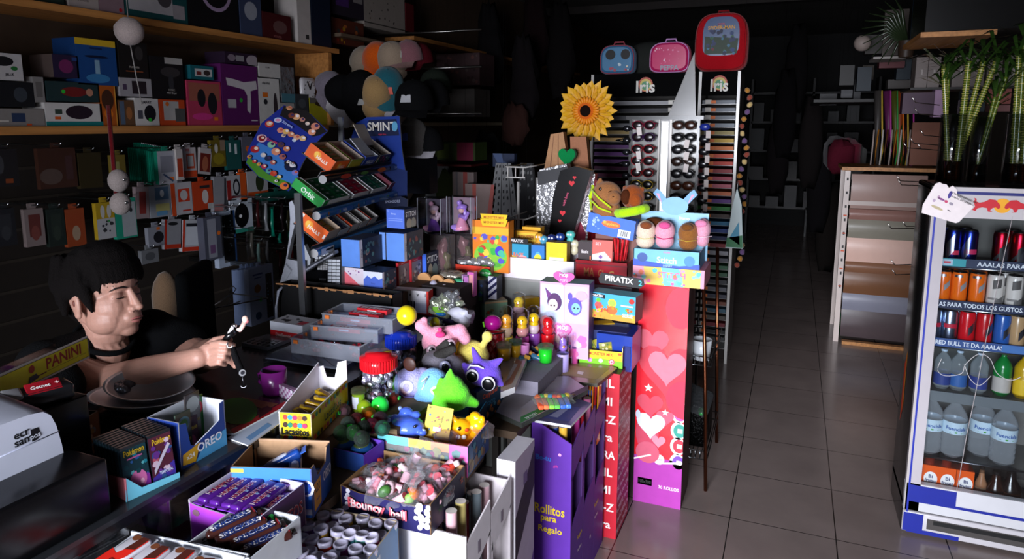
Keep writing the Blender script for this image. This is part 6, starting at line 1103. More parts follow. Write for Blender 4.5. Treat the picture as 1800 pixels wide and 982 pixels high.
pxboard('display_sign', 'blue display panel with a SMINT header behind the stand', 'sign',2.93,[(618,240),(626,216),(645,206),(702,204),(706,260),(712,300),(716,345),(640,345)], '14348a',[('p',[(648,211),(697,209),(702,238),(642,240)], '101c40'),('t',671,222,16, 'd8d4cc', 'SMINT',.02),('e',694,222,5,9, '5aa0c8'),('t',672,236,4, 'b02a4a', 'sugar free'),('p',[(640,345),(642,280),(716,300),(716,345)], '10245a')])
pxboard('navy_board', 'dark navy display foot below the blue panel', 'sign',2.84,[(665,362),(668,352),(703,345),(716,350),(716,385),(672,385)], '141c38',[('t',690,354,5, '8a90a8', 'SPONSORS',.1)])
O('blue_display_base', MB().box((0,0,.2),(.13,.1,.40), '141c38/g'), None, 'dark navy base carrying the blue display panel', 'stand', loc=V3((PY((690,380),2.9).x,2.89, CZ)))
# folded white bag and keyboards beside the pole
pxboard('paper_bag', 'folded white paper bag hanging left of the stand pole', 'bag',2.25,[(508,356),(513,352),(520,366),(519,392),(512,420),(505,455),(530,460),(531,498),(486,520),(502,460),(508,420),(510,385)], 'b8bcc8/k',[('p',[(503,462),(514,473),(512,478),(490,512),(512,476),(502,465)], '8a8e98')], th=.02)
pxboard('paper_bag', 'second fold of white paper right of the stand pole', 'bag',2.3,[(535,430),(546,455),(544,470),(533,475)], 'c8ccd4/k',[], th=.02)
def keys(x0, x1, y0, y1, nx, ny, c, sk=0): return [('p',[(x0 + (x1 - x0)*(i + .1)/nx + sk*j, y0 + (y1 - y0)*(j + .12)/ny),(x0 + (x1 - x0)*(i + .9)/nx + sk*j, y0 + (y1 - y0)*(j + .12)/ny),(x0 + (x1 - x0)*(i + .9)/nx + sk*j, y0 + (y1 - y0)*(j + .88)/ny),(x0 + (x1 - x0)*(i + .1)/nx + sk*j, y0 + (y1 - y0)*(j + .88)/ny)], c) for i in range(nx) for j in range(ny)]
pxboard('keyboard', 'keyboard standing upright with large white keys', 'keyboard',2.2,[(576,455),(600,450),(601,512),(575,508)], '1c1c20', keys(576,600,455,508,3,9, 'b8bcc4'), th=.02)
pxboard('keyboard', 'keyboard with white keys peeking over the slanted black one', 'keyboard',2.3,[(552,445),(580,440),(582,462),(554,464)], '1c1c20', keys(553,580,444,462,4,3, 'c0c4cc'), th=.02)
pxboard('keyboard', 'black keyboard leaning diagonally across the others', 'keyboard',2.17,[(535,470),(588,440),(590,445),(537,479)], '30323a',[('p',[(537,473),(585,445),(586,447),(539,475)], '8a8c98')], th=.02)
pxboard('keyboard', 'black keyboard block with a shiny dotted corner', 'keyboard',2.24,[(535,478),(578,458),(576,512),(534,505)], '08080a/g', keys(558,577,461,474,4,4, 'c8c8cc') + keys(562,575,488,500,4,3, '2a2a2e'), th=.04)
# support carton and the light blue collectible boxes
zs = PY((630,512),2.2).z; O('carton', MB().box((0,0,(zs - CZ)/2),(.27,.62, zs - CZ), '5a4434/k'), None, 'brown carton under the light blue boxes', 'box', loc=(-1.52,2.52, CZ))
NV = '22304a'; FIG = lambda s_: [('r',.06,.5,.12,1, 'd8d0d8'),('z',.55,.5, s_,22,.09,['4a6a78', '8a4a50', '3a3440', '5a8a90', 'a88a88', '30405a'],.75,.75),('t',.08,.5,.07, '1a2434', 'STITCH',.9,1.57)]
def cube(label, px, y, c, fd, rd, z=None, nm='collectible_box', right=NV, grp='light blue collectible boxes', top='2a3a58'):
 f, d = BY(*px[:4], y, px[4], z); return BOX(nm, label, 'box', f, d,{'all': c, 'front': c, 'right': right, 'top': top},{'front': fd, 'right': rd}, grp)
LBL = '5a88d8'
cube('coral and white carton at the lower left of the collectible boxes',(602,640,469,511,660),2.22, 'e0d4e0',[('p',[(0,0),(1,0),(.95,.1),(.0,.95)], 'e86a78'),('z',.5,.8,3,6,.04,['a86a70', '8a5a90'],.7,.2)],[], zs)
cube('white carton with blue mountain shapes beside the coral one',(640,673,476,513,697),2.20, 'd8dcf0',[('p',[(0,0),(1,0),(1,.75),(.8,.65),(.6,.8),(.4,.68),(.2,.8),(0,.6)], '4a68c8'),('t',.5,.45,.08, '3a4a9a', 'Disney',.5),('r',.5,.25,.8,.02, '8a9ae0'),('r',.5,.18,.8,.02, '8a9ae0')], FIG(2), zs)
z1 = PY((615,469),2.2).z
cube('light blue box stacked on the coral carton',(601,633,420,468,673),2.2, LBL,[], FIG(4), z1)
cube('light blue box stacked highest-numbered right of its twin',(680,711,409,457,744),2.26, LBL,[], FIG(5)) ['label'] = 'light blue box with a printed side, right of its twin in the second row'
cube('slim light blue box end between the two larger ones',(668,678,408,455,684),2.36, '6a94dc',[],[('r',.5,.5,.6,.8, 'c8ccd8')])
cube('small periwinkle box lettered STITCH on top of the right-hand light blue box',(680,711,367,400,733),2.3, '5070d0',[('t',.4,.75,.1, 'b8c8f4', 'Disney',.5),('r',.5,.5,.8,.02, '90a8f0'),('r',.5,.4,.8,.02, '90a8f0'),('c',.1,.9,.02, 'ffffff')],[('t',.5,.72,.28, 'e8ecf4', 'STITCH',.8),('e',.35,.2,.2,.3, 'b8b0a0'),('e',.7,.2,.2,.3, 'a8a8a0')])
for k,(px, y, l) in enumerate((((697,701,462,506,720),2.34, 'red-edged box, left of the pair below the light blue box'),((720,724,455,504,742),2.42, 'red-edged box, right of the pair below the light blue box'))):
 cube(l, px, y, 'b01c28',[],[('r',.5,.45,.92,.85, '8a8088'),('z',.5,.4,12 + k,18,.08,['b8b0b0', '6a6870', 'a05a60', '5a5a68', 'c8c0c0'],.7,.6),('t',.4,.93,.05, 'e0b0b0', 'Coleccion',.6),('c',.65,.1,.03, '101014')], None, right='b01c28', top='7a1018')
cube('blue box lettered STITCH standing low between the red boxes and the clear boxes',(743,750,446,492,772),2.5, '3a6ad8',[('c',.5,.2,.03, 'ffffff')],[('t',.5,.75,.26, 'e8ecf4', 'STITCH',.85),('e',.3,.3,.18,.28, 'b8b0a0'),('e',.65,.25,.22,.3, '8a9a9a')])
O('carton', MB().box((0,0,.05),(.18,.42,.10), '3a3436/k'), None, 'dark carton holding up the red-edged boxes', 'box', loc=(-1.30,2.6, CZ))
# clear boxes with dolls
def dollbox(label, x0, x1, yt, yb, y, sidex, cols_):
 f, d = BY(x0, x1, yt, yb, y, sidex); a, w, yaw, h = f; t = E('doll_box', label, 'toy', ctr(f, d),0, 'clear boxes with figures')
 O('clear_case', carton(MB(), w, d, h, 'd8dce4/c'), t)
 mb = MB();
 for sx in (-1,1):
  for sy in (-1,1): mb.box((sx*w/2, sy*d/2, h/2),(.003,.003, h), '8a8c94/g')
 mb.box((0,0, h),(w, d,.002), '5a5c64/c'); O('edges', mb, t)
 O('backdrop', MB().box((0, d*.42, h*.5),(w*.9,.003, h*.9), cols_[4]), t)
 mb = MB(); mb.lathe([(.0,.01),(w*.3,.012),(w*.22, h*.2),(w*.12, h*.38),(w*.08, h*.48)], cols_[0] + '/g',18); mb.limb([V3((-w*.05,0, h*.45)), V3((w*.2,-.01, h*.42)), V3((w*.3,-.01, h*.55))],[.012,.01,.008], cols_[2] + '/g'); O('figure', mb, t)
 mb = MB(); mb.ell((0,0, h*.62), w*.13, cols_[1] + '/s',16); O('head', mb, t)
 mb = MB(); mb.ell((0,.004, h*.68),(w*.2, w*.17, w*.15), cols_[2] + '/g',16, wob=.3); mb.ell((-w*.1,0, h*.82), w*.1, cols_[3] + '/g',12); mb.ell((w*.14,0, h*.5),(w*.08, w*.08, h*.18), cols_[2] + '/g',12, wob=.3); O('hair', mb, t)
 mb = MB(); mb.ell((-w*.2,-.01, h*.12),(w*.22, w*.18, h*.1), cols_[3] + '/g',12, wob=.4); O('base_flowers', mb, t)
dollbox('clear box with a lilac-haired figure, left of the tall pair',735,775,348,410,2.62,790,('7a4aa8', 'e0b0a8', 'd8b8c8', 'c890a8', '4a4050'))
dollbox('clear box with a purple figure and golden companion, right of the tall pair',786,828,345,408,2.66,838,('e89ab8', 'e0b0a8', 'a880d8', 'b08ae0', '8a707c'))
mbz = PY((760,410),2.66).z
for l, px, y, sx in (('empty-looking clear box under the doll boxes, left',(757,790,413,478),2.6,800),('empty-looking clear box under the doll boxes, right',(792,826,413,455),2.68,838)):
 f, d = BY(*px, y, sx); t = E('clear_box', l, 'box', ctr(f, d),0); O('case', carton(MB(), f[1], d, f[3],{'all': 'd0ccd0/v', 'front': 'c8b8b8/v'}), t); mb = MB(); mb.ell((0,0, f[3]*.5),(f[1]*.28,.02, f[3]*.4), 'a88890/g',12, wob=.6); mb.ell((.02,0, f[3]*.3),(f[1]*.2,.02, f[3]*.25), '8a9a6a/g',12, wob=.6); O('filling', mb, t)
O('carton', MB().box((0,0,.08),(.3,.16,.16), '3a3436/k'), None, 'dark carton under the clear boxes', 'box', loc=(-1.38,2.83, CZ))
# ================================================================ SWEETS ON THE LOW TABLES
def bars(n, M0, w, l, h, gap, col, edge, txt, tcol, name, label, grp, rows=1, lab2=None, ang=1.5708, over=None):
 for i in range(n):
  mb = MB(); mb.box((0,0, h/2),(w, l*.86, h), col, bev=h*.35);
  for s in (-1,1): mb.box((0, s*l*.465, h*.5),(w*.95, l*.07,.002), edge)
  if over: mb.dec(over,(-w/2,-l*.40, h),(1,0,0),(0,1,0), w, l*.8)
  mb.text(txt,(0,0, h),(0,1,0),(-1,0,0),.0012, w*.5, tcol[0], l*.72,0, False); mb.text(txt,(0,0, h),(0,1,0),(-1,0,0),.0018, w*.40, tcol[1], l*.70,0, False)
  o = O(name, mb, None, label, 'chocolate bar', grp); o.matrix_basis = M0(i)
# purple box of chocolate bars
f, d = RIM((331,877),(458,908),(525,846),.80,.099); a, w, yaw, h = f; c = ctr(f, d)
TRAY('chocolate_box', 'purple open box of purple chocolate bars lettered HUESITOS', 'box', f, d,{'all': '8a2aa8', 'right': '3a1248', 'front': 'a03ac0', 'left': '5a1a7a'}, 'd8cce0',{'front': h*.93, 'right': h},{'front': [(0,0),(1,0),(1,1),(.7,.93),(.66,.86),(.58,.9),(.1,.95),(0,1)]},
 {'right': [('t',.52,.5,.30, 'e8c8d0', 'HUESITOS',.82,.0),('t',.52,.5,.27, 'a81c28', 'HUESITOS',.8,.0),('t',.55,.2,.1, 'c8b8d0', 'ORIGINAL',.45),('e',.18,.78,.09,.12, '3ad85a'),('c',.08,.5,.06, 'a8a0b0'),('r',.9,.45,.08,.01, 'a8802a')],
 'front': [('e',.72,.25,.16,.14, 'e8d8e4'),('e',.74,.23,.1,.1, 'c83a4a'),('e',.1,.78,.05,.08, '7a5a6a'),('e',.35,.3,.2,.1, '7a1c9a')]})
Mz = MT(c) @ MR(yaw,4, 'Z')
for i in range(5): pass
bars(5, lambda i: Mz @ MT((-w/2 + .024 + i*.0295,0, h - .018)) @ MR(.06*(i % 3 - 1),4, 'Z'),.027, min(d*.94,.135),.017,0, '4a1a78/g', '6a2aa0/g', 'HUESITOS',('e8d0d8', 'a01c30'), 'chocolate_bar', 'purple chocolate bar in the upper row of the purple box', 'purple chocolate bars', over=[('r',.85,.5,.3,.06, '8aa0c8')])
bars(3, lambda i: Mz @ MT((w/2 - .085 + i*.0295,-.008, h - .036 + .002*i)) @ MR(.05,4, 'Z') @ MR(-.1,4, 'Y'),.027, min(d*.94,.135),.017,0, '4a1a78/g', '6a2aa0/g', 'HUESITOS',('e8d0d8', 'a01c30'), 'chocolate_bar', 'purple chocolate bar lying lower at the right of the purple box', 'purple chocolate bars')
bars(5, lambda i: Mz @ MT((-w/2 + .024 + i*.0295,0, h - .040)),.027, min(d*.94,.135),.017,0, '4a1a78/g', '6a2aa0/g', 'HUESITOS',('e8d0d8', 'a01c30'), 'chocolate_bar', 'purple chocolate bar in the layer under the upper row', 'purple chocolate bars')
# brown bars in the white box
f, d = RIM((330,953),(440,982),(445,925),.79,.085); a, w, yaw, h = f; d = .15; c = ctr(f, d)
TRAY('chocolate_box', 'white open box of brown chocolate bars lettered SNICKERS', 'box', f, d, 'd8dce0', 'c8ccd4')
Mz = MT(c) @ MR(yaw,4, 'Z')
bars(4, lambda i: Mz @ MT((-w/2 + .03 + i*.030,.012 - .006*(i % 2), h - .016 - .006*i)) @ MR(-.55 - .04*i,4, 'Z') @ MR(.15,4, 'X'),.028,.12,.020,0, '3a1c18/g', '1a1014/g', 'SNICKERS',('e8e4e8', '24408a'), 'chocolate_bar', 'dark brown chocolate bar in the white box by the counter', 'brown chocolate bars', over=[('r',.5,.5,.9,.8, '1c2450'),('r',.5,.98,.9,.03, '8a1c24')])
# white box of biscuit bars at the very front
b1, b2 = PZ((232,932),.79), PZ((439,973),.79); u = (b2 - b1).normalized(); n = perp(u); w = (b2 - b1).length; d = .19; h = .085; yaw = atan2(u.y, u.x); c = (b1 + b2)/2 - n*d/2; c.z = .705
O('chocolate_box', tray(MB(), w, d, h, 'dce0e8', 'e0e4ec',{'left': h*.9}), None, 'white open box of red and white wafer bars, nearest the camera', 'box', loc=c, rz=yaw)
Mz = MT(c) @ MR(yaw,4, 'Z')
for i in range(4):
 mb = MB(); mb.box((0,0,.011),(.048,.125,.022), 'd4d0d8/g', bev=.006); mb.dec([('p',[(0,.3),(.45,.2),(1,.55),(1,.95),(.7,.8),(.4,.55),(0,.6)], 'd82418'),('p',[(.5,.65),(.95,.72),(.95,.98),(.55,.95)], '4a1c10'),('e',.35,.9,.2,.06, '6a3a20'),('t',.45,.32,.12, '18141c', 'Bueno',.8,1.2),('c',.7,.42,.03, 'd83a2a')],(-.024,-.062,.022),(1,0,0),(0,1,0),.048,.125)
 for s in (-1,1): mb.box((0, s*.067,.01),(.044,.014,.002), 'e0e0e8')
 O('wafer_bar', mb, None, 'white and red wafer bar in the front white box', 'chocolate bar', 'wafer bars').matrix_basis = Mz @ MT((-w/2 + .035 + i*.054, d/2 - .075 - .008*(i % 2), h - .02 - .004*i)) @ MR(-.25 + .08*i,4, 'Z') @ MR(.12,4, 'X')
# big blue biscuit box
f, d = RIM((405,820),(547,824),(610,777),.825,.12); a, w, yaw, h = f; c = ctr(f, d)
t = E('biscuit_box', 'large blue open box of biscuit packs with OREO lettering, brown inside', 'box', c, yaw); BX_ = '2a6ac8'
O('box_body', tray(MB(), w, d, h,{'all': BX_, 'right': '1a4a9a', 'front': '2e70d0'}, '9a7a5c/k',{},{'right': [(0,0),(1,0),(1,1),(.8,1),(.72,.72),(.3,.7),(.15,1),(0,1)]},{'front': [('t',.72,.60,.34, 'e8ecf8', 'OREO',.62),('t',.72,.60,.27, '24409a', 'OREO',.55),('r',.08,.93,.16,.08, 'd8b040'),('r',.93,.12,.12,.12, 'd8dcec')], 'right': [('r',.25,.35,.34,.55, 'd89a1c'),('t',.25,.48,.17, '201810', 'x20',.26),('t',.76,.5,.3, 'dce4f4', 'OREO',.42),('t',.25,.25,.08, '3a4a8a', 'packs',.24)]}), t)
mb = MB(); mb.prism([(.0,0),(w,0),(w,.004),(0,.006)],(-w/2, d/2 - .004, h),(1,0,0),(0,0,1),.003, 'a8866a/k'); O('back_flap', mb, t)
for k,(x, y, r1) in enumerate(((-.05,.02,.6),(.04,-.02,1.4),(-.04,-.02,1.1),(.03,.03,.2),(.0,-.02,.5),(-.04,.03,.9),(.03,.0,1.9),(-.01,.02,.3))): mb = MB(); mb.box((0,0,0),(.10,.032,.024), '1c4494/g', bev=.008); mb.box((.056,0,0),(.014,.03,.003), '2a5ab0'); mb.box((-.056,0,0),(.014,.03,.003), '2a5ab0'); mb.ell((0,0,.010),(.026,.012,.006), 'c8d0e8/g',8, wob=.5); O('biscuit_pack', mb, None, 'blue foil biscuit pack in the large blue box', 'biscuit pack', 'blue biscuit packs').matrix_basis = MT(c) @ MR(yaw,4, 'Z') @ MT((x, y,.016 + .0105*k)) @ MR(r1,4, 'Z') @ MR(.25 - .1*k,4, 'Y')
# yellow box of chocolate buttons
f, d = BF((492,772),(549,776),.80,(490,732),615); a, w, yaw, h = f; c = ctr(f, d); c.z = .798
dots = [('c',.2 + .15*i, y,.09,('1a7a5a', 'c83a2a', '2a8ab0', 'b02a5a', 'd8701c', '3a2018')[(i + int(y*9)) % 6]) for y in (.84,.58,.12) for i in range(5)]
dots2 = [('c',.05 + .08*i, y,.09,('1a7a5a', 'c83a2a', '2a8ab0', 'b02a5a', 'd8701c', '3a2018')[(i*5 + int(y*9)) % 6]) for y in (.84,.14) for i in range(12)]
t = E('sweet_box', 'yellow open box of chocolate buttons with colourful dots and LACASITOS lettering', 'box', c, yaw); h += .014
O('box_body', tray(MB(), w, d, h,{'all': 'd8c010'}, 'e0dce4',{'back': h*1.75, 'left': h*1.6},{'back': [(0,0),(1,0),(1,.82),(.8,.85),(.7,.6),(.42,.6),(.3,.95),(0,1)], 'left': [(0,0),(1,0),(1,.64),(0,1)]},{'front': dots + [('t',.5,.36,.26, '141418', 'Lacasitos',.84)], 'right': dots2 + [('t',.5,.5,.3, '18141c', 'Lacasitos',.62,.0),('r',.62,.62,.03,.3, 'e87a1c')]}), t)
for k in range(10): mb = MB(); mb.box((0,0,0),(.06,.022,.012), 'c8a01c/g', bev=.004); mb.box((0,0,.0066),(.04,.012,.0005), '6a4a1c'); O('sweet_tube', mb, None, 'small yellow packet in the dotted yellow box', 'sweets', 'yellow sweet packets').matrix_basis = MT(c) @ MR(yaw,4, 'Z') @ MT(((R.random() - .5)*.02,-d*.32 + k*d*.068,.03 + .016*(k % 2))) @ MR(R.uniform(-.5,.5),4, 'Z') @ MR(.3,4, 'Y')
# gummy box
f, d = RIM((598,852),(757,886),(826,819),.728,.078); a, w, yaw, h = f; c = ctr(f, d); NVY = '1c1850'
rr = random.Random(2); bl = [('c',.04 + .05*rr.random(),.2 + .7*rr.random(),.08, 'e8e4f0') for _ in range(6)] + [('c',.84 + .14*rr.random(),.08 + .84*rr.random(),.06 + .05*rr.random(), 'ece8f4') for _ in range(22)]
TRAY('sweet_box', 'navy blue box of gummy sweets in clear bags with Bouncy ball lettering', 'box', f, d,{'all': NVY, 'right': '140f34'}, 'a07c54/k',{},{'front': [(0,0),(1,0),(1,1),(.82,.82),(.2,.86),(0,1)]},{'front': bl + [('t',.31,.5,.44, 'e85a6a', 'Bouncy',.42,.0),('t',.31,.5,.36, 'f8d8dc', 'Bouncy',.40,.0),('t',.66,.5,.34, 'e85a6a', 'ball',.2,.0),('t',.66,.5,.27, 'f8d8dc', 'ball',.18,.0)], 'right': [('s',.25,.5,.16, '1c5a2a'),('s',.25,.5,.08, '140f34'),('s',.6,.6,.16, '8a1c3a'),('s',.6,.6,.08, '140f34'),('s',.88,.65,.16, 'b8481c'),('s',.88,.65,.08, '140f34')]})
GC = ['c82a38', 'e88a9a', 'e04a30', 'd8b8c0', '8ab858', 'f0e0e4', 'e87a30', '5a1820', 'f4b8c8', '3a6a2a', 'e8d0d4', 'd84a5a']
def gummybag(i, x, y, z, r1, sc=1):
 t = E('sweet_bag',('clear tied bag of pink, red and white gummy sweets in the navy box'), 'sweet bag', V3((0,0,0)),0, 'bags of gummy sweets')
 t.matrix_basis = MT(c) @ MR(yaw + r1,4, 'Z') @ MT((0,0,0)); t.location = (MT(c) @ MR(yaw,4, 'Z')) @ V3((x, y, z))
 rg = random.Random(i*7 + 1)
 for k in range(10):
  p = V3((rg.uniform(-.036,.036), rg.uniform(-.028,.028), rg.uniform(-.004,.024))); q = rotm(rg.random()*3, rg.random()*3, rg.random()*3); ty = (k + i) % 4; mb = MB(); g1, g2 = rg.choice(GC), rg.choice(GC)
  if ty == 0: mb.cyl(p - q @ V3((0,0,.02)), p + q @ V3((0,0,.02)),.011,.011, 'e8b8c4/s',14, True, 'c8505e/s')
  elif ty == 1: mb.ell(p,(.018,.014,.011), g1 + '/s',12, q)
  elif ty == 2: mb.tube([p + q @ V3((.011*cos(a),.011*sin(a),0)) for a in [j*.7 for j in range(9)]],.0055, g2 + '/s',8, True)
  else: mb.tube([p + q @ V3((-.02,0,0)), p + q @ V3((0,.006,.004)), p + q @ V3((.02,0,0))],[.007,.009,.006], g2 + '/s',8)
  O('gummy', mb, t)
 mb = MB(); mb.ell((0,0,.006),(.05,.04,.026), 'f0f0f4/v',22, wob=.35); (i % 3 == 0) and mb.lathe([(.006,.028),(.01,.045),(.03,.058 + .01*(i % 2))], 'f4f4f8/v',14,(.02,0,0)); O('clear_wrapper', mb, t)
k = 0
for iy in range(3):
 for ix in range(4): gummybag(k,-w/2 + .045 + ix*(w - .09)/3 + .006*(iy % 2),-d/2 + .04 + iy*(d - .08)/2, h - .035 + .012*((ix + iy) % 2), k*1.3); k += 1
mb = MB(); p1 = PZ((735,815),.76); mb.add([p1 + V3((.0,0,.02)), p1 + V3((.06,-.03,-.07)), p1 + V3((-.05,-.03,-.065)), p1 + V3((.02,.04,.05)), p1 + V3((.05,.03,.02)), p1 + V3((-.01,.03,.06))],[(0,1,2),(0,3,4),(0,4,1),(0,2,5),(0,5,3)], 'f4f4f8/v', True)
O('clear_wrapper', mb, None, 'crumpled clear wrapper standing up in the middle of the gummy box', 'wrapper')
# pink-to-blue box of squeeze toys
f, d = RIM((664,762),(822,786),(868,741),.765,.085); a, w, yaw, h = f; c = ctr(f, d); c.z = .681; sqc = c.copy(); sqM = MT(c) @ MR(yaw,4, 'Z')
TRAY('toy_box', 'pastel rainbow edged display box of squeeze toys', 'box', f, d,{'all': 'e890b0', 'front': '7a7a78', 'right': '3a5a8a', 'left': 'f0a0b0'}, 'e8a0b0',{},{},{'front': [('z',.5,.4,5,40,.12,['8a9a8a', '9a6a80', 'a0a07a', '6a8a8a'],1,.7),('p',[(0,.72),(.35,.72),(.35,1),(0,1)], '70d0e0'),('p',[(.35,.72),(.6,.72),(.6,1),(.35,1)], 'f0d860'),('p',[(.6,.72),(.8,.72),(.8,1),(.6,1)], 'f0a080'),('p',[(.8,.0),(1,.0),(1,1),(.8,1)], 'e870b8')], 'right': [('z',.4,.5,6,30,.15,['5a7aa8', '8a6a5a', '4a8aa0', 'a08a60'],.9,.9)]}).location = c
O('carton', MB().box((0,0,.0145),(w*.9, d*.9,.029), '6a5848/k'), None, 'flat carton under the rainbow-edged box', 'box', loc=(c.x, c.y,.651), rz=yaw)
def blob(name, label, cat, M_, parts_, rem=.003, grp=None, sm=2):
 """soft toy: list of (part, colour, [shapes]); shape = ('e', c, r) or ('l', pts, radii)"""
 t = E(name, label, cat,(0,0,0),0, grp); t.matrix_basis = M_; ew = None
 for pn, col, shp, rm in parts_:
  mb = MB()
  for s_ in shp:
   if s_[0] == 'e': mb.ell(s_[1], s_[2], col,18, s_[3] if len(s_) > 3 else None)
   else: mb.limb([V3(p) for p in s_[1]], s_[2], col,12)
  o_ = O(pn, mb, ew if pn == 'pupil' and ew else t, remesh=rem if rm else 0, smooth=sm if rm else 0); ew = o_ if pn == 'eye_white' else None
 return t
def at(p, z, rz=0, s=1, tilt=0): return MT(PZ(p, z)) @ MR(rz,4, 'Z') @ MR(tilt,4, 'X') @ Matrix.Scale(s,4)
blob('squeeze_toy', 'glossy blue squeeze toy with knobby spikes in the rainbow box', 'toy', at((716,750),.765,.3),[('body', '4a6ad8/g',[('e',(0,0,0),(.05,.038,.03)),('e',(-.04,.015,.01),(.022,.02,.018)),('e',(-.035,-.025,.0),(.018,.016,.014)),('e',(.045,-.02,-.005),(.015,.012,.01)),('e',(-.01,.03,.03),(.02,.016,.014)),('e',(.02,.02,.028),(.014,.012,.01))],1),('eye', '14142a/g',[('e',(.028,-.03,.016),(.005,.004,.004))],0),('knob', 'a0b8f0/g',[('e',(-.056,.02,.016),.007),('e',(-.05,-.01,.022),.007),('e',(.05,-.02,.0),.006),('e',(-.03,.04,.036),.006)],0)])
blob('squeeze_toy', 'yellow squeeze toy with two white teeth in the rainbow box', 'toy', at((811,752),.755,.5),[('body', 'f0a810/g',[('e',(0,0,0),(.03,.026,.028)),('e',(0,-.01,-.03),(.034,.022,.018)),('l',[(-.015,0,.02),(-.03,0,.045)],[.01,.004]),('e',(.022,.01,.02),(.01,.01,.012))],1),('eye', '20140a/g',[('e',(-.006,-.025,.01),(.005,.003,.006))],0),('cheek', 'd8401c/g',[('e',(.014,-.023,.004),(.006,.003,.005))],0),('tooth', 'f4f0f0/g',[('e',(-.01,-.03,-.012),(.007,.005,.007)),('e',(.006,-.03,-.013),(.007,.005,.007))],0)])
blob('squeeze_toy', 'second yellow squeeze toy facing away, beside the first', 'toy', at((838,746),.76,-.2),[('body', 'f0b010/g',[('e',(0,0,0),(.028,.024,.024)),('e',(-.005,.0,.024),(.017,.015,.013)),('e',(.018,.0,.02),(.01,.01,.012)),('e',(0,-.01,-.026),(.026,.02,.012))],1),('spot', 'f8d870/g',[('e',(.0,-.023,.0),(.006,.003,.006))],0)])
p = PZ((770,745),.775); mb = MB(); mb.box((0,0,0),(.075,.003,.095), 'd8b81c'); mb.dec([('z',.5,.5,3,22,.03,['a8481c', '3a6a8a', '6a5a10', 'c83a5a'],.9,.9),('t',.6,.55,.08, '2a3010', 'PoP mini',.6,1.4),('r',.5,.35,.3,.12, 'd8d8d0')],(-.0375,-.0016,-.0475),(1,0,0),(0,0,1),.075,.095); o = O('toy_card', mb, None, 'yellow printed card standing between the blue and the yellow squeeze toys', 'card', loc=p); o.rotation_euler = (-.35,.08,.15)
for k,(px, c_) in enumerate((((735,735), 'd8dcf4'),((700,752), 'c8d0f0'),((850,755), 'e8e0e0'),((785,770), 'e0d8e8'))): O('clear_wrapper', MB().ell((0,0,0),(.035,.028,.018), c_ + '/v',14, wob=.7), None,('crumpled clear film by the blue squeeze toy', 'crumpled clear film left in the rainbow box', 'crumpled clear film right of the yellow toys', 'crumpled clear film before the yellow card')[k], 'wrapper', loc=PZ(px,.75))
# violet tray of putty eggs
f, d = RIM((563,782),(640,800),(657,770),.755,.05); a, w, yaw, h = f; TRAY('putty_tray', 'violet rimmed tray of two dark blue putty shells', 'tray', f, d,{'all': '5a2ab0', 'front': '1c3a7a'}, '7a4ad8')
for k,(x, c_) in enumerate(((-.22, '3ac83a'),(.22, 'e86a2a'))):
 t = E('putty_shell',('dark blue putty shell with a green tab', 'dark blue putty shell with an orange tab')[k], 'toy', MT(ctr(f, d)) @ MR(yaw,4, 'Z') @ V3((w*x,0, h - .01)), yaw); O('shell', MB().ell((0,0,0),(w*.21, d*.38,.018), '1a4a8a/g',18), t); O('inset', MB().ell((0,-.002,.010),(w*.15, d*.26,.011), '4a5a30/g',16), t); O('tab', MB().box((.0,0,.022),(w*.16,.008,.003), c_, rotm(0,0,.3)), t)
# capsules
cap_px = [(603,722, 'c8b0b8', 'dim pink'),(612,745, '8a9a90', 'grey'),(627,738, 'b05a60', 'pinkish red'),(640,752, '5a6a60', 'grey-green'),(622,760, '6a9a70', 'sea green'),(654,748, 'b0486a', 'raspberry'),(668,736, '9a7a8a', 'mauve'),(648,728, 'd8a83a', 'orange-yellow'),(668,712, '2ad84a', 'vivid green'),(640,715, '8aa81c', 'lime'),(690,700, 'd87a70', 'salmon'),(600,760, '6a8a6a', 'mossy'),(672,752, '7ab0a0', 'aqua'),(636,770, '7a8a80', 'dull green')]
for k,(x, y, c_, l) in enumerate(cap_px):
 r_ = .021 if k != 8 else .026; t = E('toy_capsule', l + ' toy capsule among those behind the yellow dotted box', 'toy capsule', PZ((x, y),.80), k*.8, 'toy capsules')
 O('capsule_ball', MB().ell((0,0,0), r_, c_ + ('/g' if k in (8,9) else '/v'),18), t);
 if k not in (8,9): O('filling', MB().ell((0,0,-.002), r_*.62, c_ + '/g',12), t)
 O('latch', MB().box((0,-r_,.004),(.012,.004,.008), '3ad84a/g'), t)
# lime pot with label
def pot(name, label, cat, p, z, r, h, body, fill, lid, labc=None, lidr=1.08, grp=None, txt_=None, fl=.8):
 t = E(name, label, cat, PZ(p, z),0, grp); O('pot_body', MB().lathe([(0,0),(r*.86,0),(r*.9,.003),(r, h*.96),(r*.98, h)], body,22), t)
 if fill: O('filling', MB().lathe([(0,.003),(r*.86,.003),(r*.95, h*fl),(0, h*fl)], fill,20), t)
 if lid: O('lid', MB().lathe([(r*lidr, h*.86),(r*lidr, h*1.02),(r*lidr*.9, h*1.06),(0, h*1.06)], lid,24), t)
 if labc:
  n = 8; mb = MB(); mb.add([(r*1.01*sin(a),-r*1.01*cos(a), z_) for a in [-.6 + 1.2*i/n for i in range(n + 1)] for z_ in (h*.2, h*.75)],[(2*i,2*i + 2,2*i + 3,2*i + 1) for i in range(n)], labc, True); O('pot_label', mb, t)
 return t
pot('slime_pot', 'tall lime green translucent pot with a white label', 'pot',(631,722),.782,.019,.065, 'b8c890/c', 'a8c83a/g', 'c8d0a0/v', 'c8ccdc')
